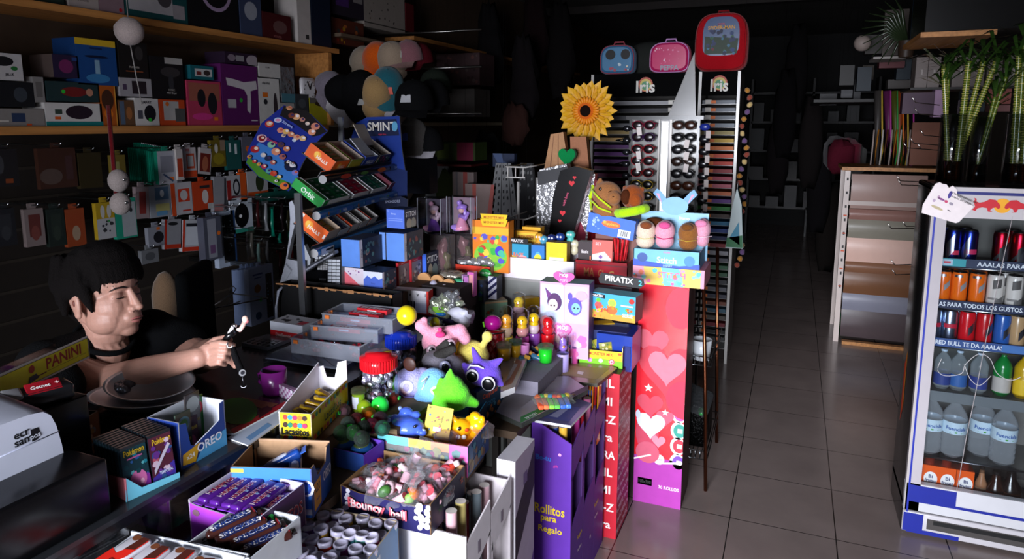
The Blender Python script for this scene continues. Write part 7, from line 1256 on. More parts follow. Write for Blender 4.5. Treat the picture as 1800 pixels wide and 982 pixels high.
# big sweet jars
def jar(label, p, z, r, h, lidc, inside, n=26, lidh=.035):
 t = E('sweet_jar', label, 'jar', PZ(p, z)); O('jar_glass', MB().lathe([(0,0),(r*.92,0),(r,.012),(r, h*.72),(r*.86, h*.86),(r*.8, h*.9)], 'e4e8ec/c',30), t)
 rg = random.Random(int(p[0]))
 for k in range(n):
  a, q = rg.random()*6.28, r*.78*sqrt(rg.random()); mb = MB(); mb.ell((q*cos(a), q*sin(a),.015 + (h*.66)*rg.random()),(.018,.013,.010), inside[k % len(inside)],8, rotm(rg.random()*3, rg.random()*3,0),.6); O('wrapped_sweet', mb, t)
 lid_o = O('jar_lid', MB().lathe([(r*.9, h*.84),(r*.92, h*.86 + lidh*.5),(r*.9, h*.86 + lidh),(r*.68, h*.88 + lidh),(r*.66, h*.9 + lidh*1.15),(0, h*.9 + lidh*1.2)], lidc,34), t)
 mb = MB()
 for k in range(40): a = k*tau/40; mb.box((r*.925*cos(a), r*.925*sin(a), h*.86 + lidh*.5),(.003,.003, lidh*.9), lidc, MR(a,3, 'Z'))
 O('lid_ribs', mb, lid_o); return t
jar('large clear jar with a bright red screw lid full of silver sweets',(668,706),.782,.058,.125, 'c81420/g',['c8ccd4/n', 'a8a0b8/n', '9a6a80/n', 'd0d4dc/m'],42)
jar('clear jar with a blue screw lid behind the red-lidded jar',(706,652),.782,.055,.105, '1430a8/g',['c8c8d8/v', 'b0a8c8/n', 'd8d8e8/n'],16)
O('jar_label', MB().ell((0,0,0),(.022,.006,.022), '3a1c14',14), None, 'round brown picture seal on the blue-lidded jar', 'label', loc=PD((720,640),2.0))
# ================================================================ PLUSH TOYS, JARS, CARTONS ON THE TABLE
def PM(p, t, rz=0, rx=0, ry=0, z=.81):
 t1 = (z - CH)/ray(p).z; return MT(PD(p, t1)) @ Matrix.Scale(t1/t,4) @ MR(YAW + rz,4, 'Z') @ MR(rx,4, 'X') @ MR(ry,4, 'Y')
# in these frames x is to the right, -y towards the street, z up; 1 px is about 1.8 mm
GPL = 'plush toys heaped in the middle'
def eyes(ps, r, white, black, y):
 return [('eye_white', white,[('e',(x, y, z),(r,.006, r*1.15)) for x, z in ps],0),('pupil', black,[('e',(x + r*.1, y - .005, z),(r*.6,.004, r*.75)) for x, z in ps],0)]
blob('plush_toy', 'pink plush head with drooping ears and dark eye rings', 'plush toy', PM((772,600),2.12,.2, z=.88),[('body', 'f0a0b8/f',[('e',(0,0,0),(.055,.045,.05)),('l',[(-.03,0,.03),(-.055,0,.055),(-.045,0,.07)],[.02,.02,.012]),('l',[(.03,0,.03),(.065,0,.03),(.08,0,.005)],[.02,.024,.02]),('e',(.01,-.03,-.03),(.035,.03,.025))],1),('nose', 'e83a80/f',[('e',(.0,-.04,.035),(.016,.012,.01)),('e',(.0,-.035,.05),(.008,.008,.006))],0)] + eyes([(-.028,-.012),(.03,.002)],.016, 'b89aa8/g', '141014/g',-.045),.004, GPL)
blob('plush_toy', 'yellow plush head with antennae and round black eyes', 'plush toy', PM((828,625),2.02,-.2),[('body', 'f0e070/f',[('e',(0,0,0),(.055,.045,.048)),('l',[(.035,0,.03),(.045,0,.05),(.05,0,.062)],[.01,.01,.017]),('l',[(-.02,0,.04),(-.015,0,.06)],[.016,.004]),('l',[(.04,0,-.02),(.085,0,-.055)],[.014,.01])],1)] + eyes([(-.028,-.008),(.016,-.016)],.019, 'e8e4d0/g', '101010/g',-.042),.004, GPL)
blob('plush_toy', 'long grey plush creature with a dark brim sprawled over the heap', 'plush toy', PM((785,645),1.95,0,.1),[('body', '807c88/f',[('e',(0,0,.0),(.06,.045,.042), MR(.45,3, 'Y')),('l',[(.02,0,-.02),(.06,-.01,-.055),(.095,-.02,-.095)],[.04,.03,.03]),('e',(-.03,-.01,.02),(.04,.04,.035))],1),('brim', '3c3a38/f',[('l',[(-.075,.0,-.02),(-.06,-.02,.015),(-.02,-.02,.045),(.02,-.01,.06)],[.012,.014,.016,.012]),('l',[(-.07,.02,-.03),(-.05,.02,.03),(0,.02,.06)],[.02,.022,.018])],1)] + eyes([(.0,.022)],.017, 'a8a8c8/g', '14141c/g',-.045) + [('paw_tip', '3ac84a/f',[('e',(.108,-.03,-.105),(.012,.012,.010))],0)],.004, GPL)
blob('plush_toy', 'purple plush with two long horns and big black glasses', 'plush toy', PM((850,655),1.90,-.15),[('body', '6a4ac8/f',[('e',(0,0,0),(.05,.04,.038)),('l',[(-.01,0,.02),(-.03,0,.07)],[.018,.005]),('l',[(.02,0,.02),(.05,0,.042)],[.018,.006]),('l',[(.03,0,-.01),(.05,0,-.03)],[.022,.008]),('l',[(-.035,0,.0),(-.055,0,.02)],[.02,.008])],1),('glasses_rim', 'e8e4f0/g',[('e',(-.024,-.038,.004),(.019,.005,.019)),('e',(.021,-.042,-.014),(.020,.005,.021))],0),('glasses_lens', '0a0a0e/g',[('e',(-.024,-.042,.003),(.0155,.004,.0155)),('e',(.021,-.046,-.015),(.0165,.004,.0175))],0),('cap_seam', 'e0dcf0/f',[('l',[(-.038,-.03,.02),(-.03,-.034,.032),(-.01,-.036,.033),(.006,-.034,.026)],[.0025]*4)],0)],.0035, GPL)
blob('plush_toy', 'lilac plush ball with a flat white eye patch', 'plush toy', PM((722,672),1.92),[('body', 'a8a4dc/f',[('e',(0,0,0),(.048,.04,.045)),('e',(.03,.01,.0),(.04,.035,.04))],1),('eye_patch', 'e8e4f4/f',[('e',(-.006,-.038,.002),(.02,.004,.02))],0),('eye_line', 'b0a8d8/f',[('e',(-.006,-.0415,.002),(.009,.002,.012))],0),('smile', '7a70b8/f',[('l',[(-.03,-.034,-.014),(-.012,-.04,-.026),(.012,-.04,-.026)],[.0018]*3)],0)],.004, GPL)
blob('plush_toy', 'sky blue plush with a white eye ring beside the lilac ball', 'plush toy', PM((762,680),1.88,.1),[('body', '78b4e8/f',[('e',(0,0,0),(.045,.04,.055)),('e',(-.01,.0,-.03),(.045,.038,.03))],1),('eye_white', 'f0f0f4/f',[('e',(.008,-.040,.006),(.016,.005,.013))],0),('pupil', '10141c/g',[('e',(.014,-.044,.004),(.008,.003,.009))],0),('seam', 'e0ecf8/f',[('l',[(-.03,-.03,.03),(-.016,-.034,.042),(-.03,-.03,.008)],[.0022]*3)],0)],.004, GPL)
blob('plush_toy', 'bright green plush dinosaur with soft spikes, foremost of the heap', 'plush toy', PM((795,688),1.80,.1),[('body', '6ae830/f',[('e',(0,0,-.01),(.048,.04,.042)),('l',[(-.0,0,.01),(-.005,0,.045),(-.004,0,.06)],[.035,.012,.005]),('l',[(-.03,0,.0),(-.03,0,.035)],[.02,.006]),('l',[(-.03,0,-.02),(-.055,0,-.045)],[.022,.008]),('l',[(-.035,-.01,.0),(-.05,-.01,.01)],[.012,.004]),('l',[(.03,0,-.02),(.06,0,-.035)],[.022,.012]),('e',(0,0,-.035),(.04,.035,.015))],1)],.0035, GPL)
# cartons of the plush heap
f, d = RIM((700,722),(836,735),(880,705),.72,.06); TRAY('toy_box', 'sky blue and teal open carton under the plush heap', 'box', f, d,{'all': '3aa8d8', 'right': '123a50'}, '4ab8e0',{},{},{'front': [('t',.75,.5,.4, 'c8e8f8', 'ALOHA',.3),('c',.3,.5,.2, 'e8507a')]})
f, d = BF((838,748),(884,716),.66,(838,690),890); BOX('toy_carton', 'dark teal carton lettered in red right of the green plush', 'box', f,.03,{'all': '12384c', 'front': '14405a'},{'front': [('t',.5,.72,.2, 'e0603a', 'CapyLand',.8),('t',.5,.45,.14, '3a90b8', 'COCO',.5),('z',.5,.2,3,8,.08,['4a90a8', 'c8804a'],.8,.3),('c',.85,.85,.1, 'c8d0d4')]})
# yellow ball, barcode card, egg cups, foil bag
O('ball', MB().ell((0,0,0),.033, 'f0d81c/g',28), None, 'shiny plain yellow ball in front of the barcode box', 'ball', loc=PD((715,554),2.22))
f, d = BY(690,750,507,545,2.28,757); a, w, yaw, h = f
t = E('carton', 'white box end with a barcode and red edges', 'box', ctr(f,.05),.15); O('box_body', carton(MB(), w,.05, h,{'all': 'd82820', 'front': 'ece8ec', 'top': 'd8d4d8'},{'front': [('r',.02,.5,.05,1, 'e03024'),('r',.97,.5,.06,1, 'e03024')] + [('r',.35 + .025*i,.35,.008 + .008*(i % 3),.36, '202024') for i in range(12)] + [('t',.12 + .2*i,.82,.12, '303034',('II', 'o', 'A', 'V', 'i')[i],.1) for i in range(5)]}), t)
O('carton', MB().box((0,0,(a.z - DZ)/2),(w + .12,.12, a.z - DZ), 'c82420'), None, 'red carton under the barcode box and the round discs', 'box', loc=(a.x + w/2 + .04, a.y + .09, DZ))
zc = PY((760,532),2.45).z; O('carton', MB().box((0,0,(zc - DZ)/2),(.32,.22, zc - DZ), '4a4a4e'), None, 'grey carton under the rows of white eggs', 'box', loc=(PY((765,540),2.5).x,2.555, DZ))
for k,(x, y) in enumerate(((745,492),(768,496),(788,503))):
 p = PY((x, y),2.47); O('wooden_disc', MB().cyl((0,0,0),(0,.012,0),.032,.032, 'd8a06a',26), None,('leftmost', 'middle', 'rightmost')[k] + ' round tan disc behind the white eggs', 'disc', loc=p)
for k,(x, y) in enumerate(((728,503),(749,510),(762,501),(770,516),(781,508),(716,508))):
 t = E('toy_egg',('white egg left in the egg row', 'white egg second from the left', 'white egg in front of the middle disc', 'lowest of the white eggs', 'white egg in front of the right disc', 'white egg at the far left of the row')[k], 'egg', PY((x, y),2.43)); O('egg_shell', MB().ell((0,0,0),(.017,.017,.021), 'c4c0d8/g',18), t); O('egg_cup', MB().lathe([(.012,-.055),(.014,-.012),(.018,-.004)],('c8b8b0', 'a8a090')[k % 2] + '/g',16), t)
mb = MB(); mb.ell((0,0,0),(.055,.035,.04), 'b8c0a8/n',22, wob=.9); mb.ell((.03,0,.02),(.035,.03,.035), '8a8c90/n',18, wob=.9); mb.ell((-.01,-.03,-.01),(.03,.01,.018), '8ad04a/g',12, wob=.6); mb.ell((.0,-.034,-.022),(.022,.008,.008), '2a7ad0/g',12); O('foil_bag', mb, None, 'shiny silver and green foil bag of snacks behind the pink plush', 'snack bag', loc=PD((783,537),2.5)); fp = PD((783,537),2.5); O('carton', MB().box((0,0,(fp.z - .69)/2),(.1,.08, fp.z - .69), '2a2648/k'), None, 'dark blue carton under the silver and green foil bag', 'box', loc=(fp.x, fp.y,.652))
mb = MB(); mb.ell((0,0,0),(.05,.035,.022), 'd8dce0/v',16, wob=.8); mb.ell((.02,-.01,.0),(.02,.016,.016), '5a7a3a/g',12, wob=.6); mb.ell((-.02,-.01,-.0),(.02,.016,.016), 'c8c8d0/n',12, wob=.6); O('snack_bag', mb, None, 'clear crumpled bag below the barcode card', 'snack bag', loc=PD((758,572),2.42))
f, d = BF((802,580),(834,562),.74,(802,566),838); BOX('ball_carton', 'dark navy dotted carton like the gummy box, behind the pink plush', 'box', f,.06,{'all': '15132e', 'front': '191638'},{'front': [('z',.75,.5,3,16,.12,['d8d4e0'],.5,.9),('s',.2,.5,.3, '1c5a2a')]})
O('tissue', MB().ell((0,0,0),(.045,.03,.028), 'c4c4d4',16, wob=1.1), None, 'white crumpled tissue between the foil bag and the magenta capsule', 'tissue', loc=PD((815,556),2.45))
blob('plush_toy', 'small yellow striped plush tail behind the pink plush', 'plush toy', PM((795,600),2.2, z=.87),[('body', 'e8b820/f',[('l',[(0,0,-.05),(.005,0,0),(0,0,.03)],[.018,.02,.014])],1),('stripe', '1a1410/f',[('e',(-.01,-.012,-.01),(.012,.012,.008))],0)],.005, GPL)
O('striped_ball', MB().ell((0,0,0),(.018,.018,.022), 'a8a01c/g',18), None, 'small olive and yellow ball behind the pink plush ears', 'ball', loc=PD((765,568),2.35))
# magenta capsule, checked can, tins
t = E('toy_capsule', 'magenta round capsule with a lime tag', 'toy capsule', PZ((870,645),.70) + V3((-.008,0,.17))); O('capsule_ball', MB().ell((0,0,0),(.034,.034,.028), 'b0148a/g',22), t); O('tag', MB().box((-.022,-.032,.0),(.006,.003,.02), '8af03a', rotm(0,-.2)), t)
t = E('patterned_can', 'red and pink diamond patterned can', 'can', PZ((870,645),.70)); cr_, ch_ = .036,.14; mb = MB(); mb.lathe([(0,0),(cr_,0),(cr_, ch_),(0, ch_)], 'c01a24/g',24)
for i in range(14):
 for j in range(6):
  a = i*tau/14 + (j % 2)*.22; z = .012 + j*.023; mb.add([((cr_ + .0006)*cos(a + da),(cr_ + .0006)*sin(a + da), z + dz) for da, dz in ((0,-.011),(.2,0),(0,.011),(-.2,0))],[(0,1,2,3)],('e8a0a8', 'e87a88', '7a1018')[(i + j) % 3])
O('can_body', mb, t); O('can_rim', MB().tube([(cr_*cos(a), cr_*sin(a), ch_) for a in [k*.35 for k in range(18)]],.003, '2a1c1c/g',6, True), t)
f, d = BF((850,640),(868,645),.70,(850,600),870); BOX('small_teal_box', 'small teal box with a picture on its front by the patterned can', 'box', f,.02, '2a5a60',{'front': [('e',.5,.5,.3,.3, '5a8a90'),('r',.5,.5,.9,.02, '101a1c')]})
z_ = .70; f, d = BF((852,560),(892,556),.77,(850,531),900); a, w, yaw, h = f; O('tin_box', carton(MB(), w,.06, h,{'all': '7ab090/g', 'top': 'b8a890/g', 'front': '8ab898'},{'front': [('z',.5,.35,2,10,.1,['8a8a4a', 'b05a3a', '5a7a5a'],.9,.3),('r',.5,.93,1,.1, 'c8a880')]}), None, 'pale green picture tin with a beige lid', 'tin', loc=ctr(f,.06), rz=yaw)
O('carton', MB().box((0,0,.058),(.10,.09,.116), '3a3c40'), None, 'dark carton under the pale green tin', 'box', loc=ctr(f,.06)*V3((1,1,0)) if False else V3((ctr(f,.06).x, ctr(f,.06).y,.652)), rz=yaw)
f, d = BF((925,556),(948,553),.77,(925,525),950); BOX('yellow_tin', 'mustard yellow box with a blue mark behind the jars', 'box', f,.05,{'all': 'b8901c/g'},{'front': [('e',.5,.3,.3,.2, '3a4a6a'),('c',.5,.3,.08, 'd8d0b0')]})
O('carton', MB().box((0,0,.044),(.27,.34,.088), '7a7684/k'), None, 'grey carton under the slime pots and chick bottles', 'box', loc=(-.885,2.22,.651))
q5 = PZ((912,570),.79); O('carton', MB().box((0,0,.069),(.06,.05,.138), '6a6670/k'), None, 'small grey carton under the rearmost chick bottle', 'box', loc=(q5.x, q5.y + .01,.651))
# chick bottles, slime jars, shakers
G1 = 'chick-topped slime bottles'
def chick(label, p, z, c1, c2, c3, hh=.13, beak='e86a1c'):
 t = E('slime_bottle', label, 'toy bottle', PZ(p, z),0, G1); t.scale = (1.1,)*3
 O('bottle_cup', MB().lathe([(0,0),(.02,0),(.024, hh*.35),(.021, hh*.4)], c3,20), t); O('clear_tube', MB().lathe([(.021, hh*.4),(.0235, hh*.45),(.0235, hh),(.01, hh*1.06),(0, hh*1.07)], 'e8e8ec/c',20), t)
 O('collar', MB().lathe([(.014, hh*.38),(.022, hh*.5),(.019, hh*.58),(.015, hh*.6)], c2,12), t)
 mb = MB(); mb.ell((0,0, hh*.75),(.019,.018,.019), c1,18); mb.ell((0,0, hh*.62),(.017,.016,.014), c1,14); O('chick', mb, t)
 O('beak', MB().ell((.002,-.019, hh*.72),(.005,.005,.003), beak + '/g',8), t); mb = MB()
 for s in (-1,1): mb.ell((s*.007,-.016, hh*.79),(.0022,.002,.0022), '100c08/g',8)
 O('eyes', mb, t); return t
YL = 'f0c020/g'
chick('bottle with an orange-yellow chick and a pale yellow cup, leftmost',(890,622),.742, 'f0a830/g', 'e0c0a0/g', 'd8c03a/g',.16)
chick('bottle with a yellow chick and a pink cup, second of the row',(918,618),.742, YL, 'e8a0a0/g', 'b83a9a/g',.145)
chick('bottle with a smiling yellow chick and a purple cup',(938,612),.742, 'f0c818/g', 'e8d0d8/g', '8a4aa8/g',.145, 'd8501c')
chick('bottle with a bright red bird',(963,608),.75, 'd81420/g', 'e02430/g', 'c81018/g',.115, 'f05a4a')
chick('yellow chick in a flower cup behind the other bottles',(912,570),.79, 'f0d040/g', 'e8c0d0/g', 'd8b0c0/g',.115)
G2 = 'pots of coloured slime'
pot('slime_pot', 'amber yellow slime pot with a clear lid', 'pot',(886,640),.742,.026,.075, 'c8b060/c', 'b8901c/g', 'd0d4c0/v', grp=G2); pot('slime_pot', 'second yellow slime pot with a greenish lid', 'pot',(906,634),.742,.022,.075, 'c8b860/c', 'c89a1c/g', '9ac0b0/v', grp=G2)
pot('slime_pot', 'bright green slime pot with a clear lid', 'pot',(959,636),.742,.027,.062, 'a0e8a0/c', '2ad83a/g', 'c0e8c8/v', grp=G2); pot('slime_pot', 'pink dotted slime pot behind the rainbow card', 'pot',(922,632),.742,.018,.06, 'd080c0/g', None, None, grp=G2)
for k,(x, y, rz, c_) in enumerate(((930,630,.4, '2a5a7a'),(940,622,-.5, '1a3a5a'),(922,636,.9, '2a4a60'),(945,634,.1, '3a6a8a'))): O('toy_figure', MB().box((0,0,.012),(.05,.016,.02), c_ + '/g', rotm(.3*k,.3, rz), bev=.005).box((.01,.0,.02),(.02,.01,.012), 'c8903a/g', rotm(.2,.5, rz)), None,('dark blue toy piece', 'navy toy piece', 'steel blue toy piece', 'light blue toy piece')[k] + ' in the small heap by the green slime', 'toy', loc=PZ((x, y),.745))
def shaker(label, p, z, r, c1, c2, hs):
 t = E('toy_shaker', label, 'toy bottle', PZ(p, z)); O('lower_tube', MB().lathe([(0,0),(r,0),(r, hs*.52),(r*.96, hs*.56)], c1,22), t); O('screw_ring', MB().lathe([(r*1.02, hs*.56),(r*1.06, hs*.58),(r*1.02, hs*.62)], 'b8b0c8/v',22), t)
 mb = MB(); mb.ell((0,0, hs*.82),(r*.62, r*.6, hs*.1), c2,14); mb.ell((0,0, hs*.7),(r*.72, r*.7, hs*.1), c2,14); mb.ell((r*.3,-r*.5, hs*.74),(r*.25, r*.2, r*.2), 'f0a030/g',8); O('figure', mb, t)
 O('clear_dome', MB().lathe([(r, hs*.6),(r, hs*.95),(r*.85, hs),(0, hs)], 'e0e0ec/c',22), t); O('side_label', MB().box((-r*.8,-r*.65, hs*.22),(r*.1,.002, hs*.3), 'd8d8e8', rotm(0,0,-.9)), t); return t
shaker('tall lilac toy shaker with a purple figure under its dome',(989,662),.655,.023, 'b8a8ec/g', 'a880e0/g',.165); shaker('slim pink toy shaker behind the lilac one',(1010,648),.655,.012, 'e05aa8/g', 'e8409a/g',.15)
f, d = BF((925,668),(962,668),.655,(925,624),965); a, w, yaw, h = f; BOX('activity_set', 'white activity box with a rainbow and a blue oval', 'box', f,.02,{'all': 'd8d8dc', 'front': 'f0eef0'},{'front': [('p',[(0,1),(.35,1),(.75,0),(.5,0),(.1,.6)], 'f0c020'),('p',[(.35,1),(.48,1),(.9,0),(.75,0)], 'e0602a'),('p',[(.0,1),(.2,1),(.05,.7),(0,.75)], '5ab83a'),('p',[(.48,1),(.56,1),(1,.05),(.9,0)], 'b04ac0'),('e',.66,.74,.23,.09, '2a60c8'),('t',.66,.74,.08, 'a0c0f0', 'PEPPA',.3),('c',.55,.3,.1, 'e86ab0'),('c',.8,.32,.09, '5ac0e8')]})
f, d = BF((958,660),(975,650),.655,(955,622),978); BOX('toy_carton', 'grey-lilac carton with a green print beside the rainbow box', 'box', f,.02, '8a8498',{'front': [('z',.6,.4,3,8,.1,['2a6a3a', '1a4a2a', 'b8a8c8'],.5,.5)]})
# wrapped books and flat packs at the table's street side
flat('magazine_pack', 'film-wrapped album standing slanted right of the purple plush', 'magazine',[(880,700),(905,690),(926,640),(912,628),(880,640)],.742,.02, '948a84/g',[([(884,690),(900,684),(918,645),(908,640)], '8a5a48'),([(888,680),(895,676),(910,650),(904,648)], 'a8a4a8')], grp='film-wrapped albums')
flat('magazine_pack', 'large film-wrapped pack with a green and black lettered spine', 'magazine',[(872,732),(917,752),(1034,692),(1000,668),(905,668)],.672,.016, '8e8a90/g',[([(915,752),(955,731),(955,722),(915,741)], '2a7a3a'),([(955,731),(1034,692),(1034,684),(955,722)], '16140c'),(('t',(934,739), 'RP-TOY',(954,729),.012), 'e8f0e8'),(('t',(992,709), 'ADRENALYN',(1034,688),.014), 'e0c020'),([(885,720),(910,728),(940,705),(915,692)], '7a7478'),([(925,690),(960,688),(975,676),(930,676)], '6a5058')], 'a8b0a8/v', 'film-wrapped albums')
flat('magazine_pack', 'film-wrapped pack with a golden brown sheet under the yellow display box', 'magazine',[(975,672),(1050,680),(1085,652),(1060,640),(985,645)],.668,.012, '8a7a50/g',[([(985,664),(1048,672),(1072,652),(1000,648)], '9a8a58'),([(1014,662),(1024,664),(1026,659),(1016,657)], 'd8d4cc')], '4a463c/g', 'film-wrapped albums')
flat('magazine_pack', 'violet film-wrapped pack lying over the wrapping rolls', 'magazine',[(940,742),(1003,752),(1040,712),(1000,700)],.652,.008, '5a5478/g',[([(955,738),(1000,745),(1020,720),(990,715)], '4a4a80'),([(965,735),(980,738),(1000,722),(990,720)], '8a88a8')], grp='film-wrapped albums')
t = E('pop_toy', 'neon striped rainbow fidget toy in film on the flat packs', 'toy', PZ((972,706),.70),.5)
for k,(x, c_) in enumerate(((-.045, 'f0603a'),(-.028, 'f07848'),(-.01, '8ae03a'),(.008, '60c84a'),(.026, '3a68c8'),(.044, '4a78d0'))): O('colour_band', MB().box((x,-.01,.0),(.018,.07,.014), c_ + '/g', bev=.004), t)
mb = MB()
for k in range(8): mb.ell((-.045 + .014*k,.034 + .006*sin(k),.004),(.012,.012,.009),('e86a20', '3a9a3a', 'e0c020', '2a8ac0', 'd83a2a')[k % 5] + '/g',10)
O('rainbow_edge', mb, t); O('clear_film', MB().ell((0,.005,.004),(.07,.055,.014), 'e8ece8/v',16, wob=.3), t)
# monster mix carton
f, d = BF((1018,642),(1094,650),.665,(1016,612),1112); a, w, yaw, h = f; d = .10
TRAY('sweet_box', 'yellow and green open carton of sweet packets on the wrapped packs', 'box', f, d,{'all': 'f0c818', 'right': 'b8605a'}, 'd8cc9a',{'back': h*1.5, 'right': h*1.25, 'left': h*1.25},{'front': [(0,0),(1,.0),(1,1),(0,1)]},{'front': [('p',[(0,0),(1,0),(1,.45),(.5,.55),(0,.42)], '7ad01c'),('t',.5,.8,.18, 'c8481c', 'MONSTER MIX',.55),('c',.25,.42,.13, 'b86ac8'),('c',.27,.4,.07, 'f0a0c0'),('c',.5,.42,.12, 'e8e8f0'),('c',.75,.4,.17, 'e84a6a'),('c',.75,.4,.11, 'f8d0d8'),('c',.75,.4,.06, 'e84a6a'),('r',.06,.9,.08,.1, 'e05a1c'),('r',.93,.88,.08,.12, 'e05a1c'),('t',.5,.08,.08, '3a5a1c', 'HALLOWEEN',.3)]})
for k in range(6): mb = MB(); mb.box((0,0,0),(.05,.004,.055),('8a8a3a', 'a09a30', 'b8b04a')[k % 3] + '/g', bev=.001); mb.dec([('z',.5,.5, k,7,.1,['4a6a2a', 'd8d0a0', 'b8a020'],.8,.8)],(-.025,-.0022,-.0275),(1,0,0),(0,0,1),.05,.055); o = O('sweet_packet', mb, None, 'olive green sweet packet in the yellow and green carton', 'sweets', 'olive sweet packets'); o.matrix_basis = MT(ctr(f, d)) @ MR(yaw + .2*(k - 2),4, 'Z') @ MT((-w*.3 + k*w*.12,-.02 + .012*(k % 3), h*.95)) @ MR(-.6 + .15*k,4, 'Y')
f, d = BF((1043,592),(1080,590),.74,(1043,570),1090); BOX('yellow_carton', 'small plain yellow carton behind the sweet packets', 'box', f,.05,{'all': 'f0c010', 'top': 'e8b810', 'right': 'a87a1c'},{'front': [('t',.6,.3,.2, 'c8701c', 'Mix',.4)]})
mb = MB(); mb.box((0,0,0),(.14,.16,.14), '1c3a9a/g'); mb.box((.05,-.082,-.02),(.03,.004,.10), '0c1c6a'); O('blue_crate', mb, None, 'deep blue plastic crate behind the yellow cartons', 'crate', loc=(PY((1085,600),2.55).x,2.58,.72))
# moji box and piratix box
f, d = BY(949,1033,494,592,2.42,1048,.70); a, w, yaw, h = f; MJ = ['8a4a9a', 'f0a0c8', '6a9ad8', 'f8c0d8', 'c86ab8', 'e870a8', '5a3a6a']
BOX('toy_carton', 'pink and lilac toy carton lettered MOJI with heart medallions', 'box',(a, w,.06, h),.09,{'all': 'c090d0', 'front': 'e8a8dc', 'top': '70a0a8', 'right': '6a5a9a'},{'front': [('r',.25,.72,.48,.5, 'c8d8f0'),('r',.74,.72,.46,.5, 'e8b8e8'),('z',.5,.15,3,22,.05, MJ,.95,.3),('e',.3,.74,.15,.12, '4a1c5a'),('p',[(.16,.78),(.1,.93),(.24,.84)], '6a2a7a'),('e',.27,.7,.1,.08, 'e8c8d0'),('c',.23,.69,.012, '20101c'),('c',.3,.69,.012, '20101c'),('e',.72,.7,.14,.12, '5a4ab0'),('e',.62,.83,.05,.05, '5a4ab0'),('e',.84,.82,.05,.05, '8a5ac8'),('e',.74,.68,.09,.07, '80b8e8'),('c',.71,.68,.012, '101830'),('c',.78,.68,.012, '101830'),('e',.12,.47,.1,.08, 'e8909a'),('e',.85,.85,.12,.06, 'f0a8c8'),('h',.48,.36,.13, 'd84a9a'),('h',.48,.365,.115, 'f07ab8'),('t',.48,.4,.07, 'f8f0f8', 'MOJI',.28),('t',.48,.32,.05, 'f0b8e0', 'POPS',.24)]})
p = PY((991,488),2.41); mb = MB(); mb.prism([(x*.045, z*.03) for x, z in HEART],(0,0,0),(1,0,0),(0,0,1),.004, 'e05aa8', 'e890c0'); mb.text('MOJI',(0,0,.008),(1,0,0),(0,0,1),.0006,.016, 'f8f0f8'); mb.text('POPS',(0,0,-.010),(1,0,0),(0,0,1),.0006,.010, 'f0c0e0'); O('header_tag', mb, None, 'pink heart-shaped header lettered MOJI on top of the lilac carton', 'tag', loc=p)
f, d = BY(1036,1120,512,556,2.5,1134); a, w, yaw, h = f; PI_ = ['e8902a', 'd84a3a', '5ac03a', 'f0c83a', 'e8a0a0', 'f06a2a']
BOX('toy_carton', 'sky blue and orange toy carton lettered PIRATIX', 'box',(a, w,-.14, h),.08,{'all': '2a5ab0', 'front': '4ab0d8', 'top': '40b0b8', 'right': '8a5a5a'},{'front': [('p',[(0,0),(1,0),(1,.3),(.6,.22),(.3,.4),(0,.3)], 'd8a040'),('z',.5,.3,4,26,.06, PI_,.95,.5),('c',.5,.66,.17, 'e8c84a'),('c',.5,.66,.12, 'a8c050'),('e',.5,.38,.12,.16, 'e8703a'),('e',.2,.52,.08,.14, 'e05a5a'),('e',.2,.72,.05,.08, '6ad03a'),('e',.92,.82,.06,.1, 'c83a30'),('p',[(.02,.85),(.34,.8),(.34,.95),(.03,.98)], '14141a'),('t',.18,.89,.1, 'f0ecec', 'PIRATIX',.28),('t',.84,.25,.14, 'e8ffe8', 'SERIE',.22),('r',.82,.62,.26,.06, 'f0c8c0')]})
p = PY((1093,493),2.47); mb = MB(); mb.prism([(-.085,-.016),(.07,-.024),(.085,-.01),(.08,.012),(-.08,.024),(-.09,.0)],(0,0,0),(1,0,0),(0,0,1),.006, '121216'); mb.text('PIRATIX',(-.01,0,.003),(1,0,-.0),(.0,0,1),.001,.022, 'f4f0f0', None,-.06); mb.text('2',(.07,0,-.004),(1,0,0),(0,0,1),.001,.02, '4ac0d8'); O('header_tag', mb, None, 'black banner lettered PIRATIX over the orange and blue carton', 'tag', loc=p)
O('carton', MB().box((0,0,.07),(.18,.08,.14), '24306a'), None, 'navy carton under the sky blue toy carton', 'box', loc=(PY((1078,560),2.56).x,2.5,.0) if False else (PY((1070,560),2.6).x,2.57,.652))
# va-va box and pink packs
f, d = BY(800,862,464,492,2.66,878); a, w, yaw, h = f
TRAY('toy_box', 'orange-red open carton lettered VA-VA with a green badge', 'box', f, d,{'all': 'e03a20', 'right': 'a86a68'}, '5a2a20',{},{},{'front': [('p',[(0,.2),(.3,.35),(.6,.1),(1,.9),(1,.6),(.6,0),(0,0)], 'c82818'),('p',[(.55,.5),(.8,.95),(.85,.95),(.6,.4)], 'f0802a'),('t',.28,.45,.38, 'f4ece8', 'VA-VA',.5)]})
p = PY((853,481),2.64); mb = MB(); mb.poly([(.03*cos(i*.524),.02*sin(i*.524)*(1.1 if i < 6 else 1)) for i in range(12)],(0,0,0),(1,0,0),(0,0,1),0, '1c9a3a'); mb.text('LIGHT UP',(0,0,.003),(1,0,0),(0,0,1),.0006,.009, 'e8ffe8'); O('badge', mb, None, 'round green LIGHT UP badge on the orange-red carton', 'badge', loc=p)
for k in range(5): O('ball_bag', MB().ell((0,0,0),(.028,.022,.02), 'b8b8bc/n',12, wob=.8), None, 'grey glittery ball bag in the orange-red carton', 'toy', 'glittery ball bags', PY((812 + k*12,460 - 3*(k % 2)),2.70))
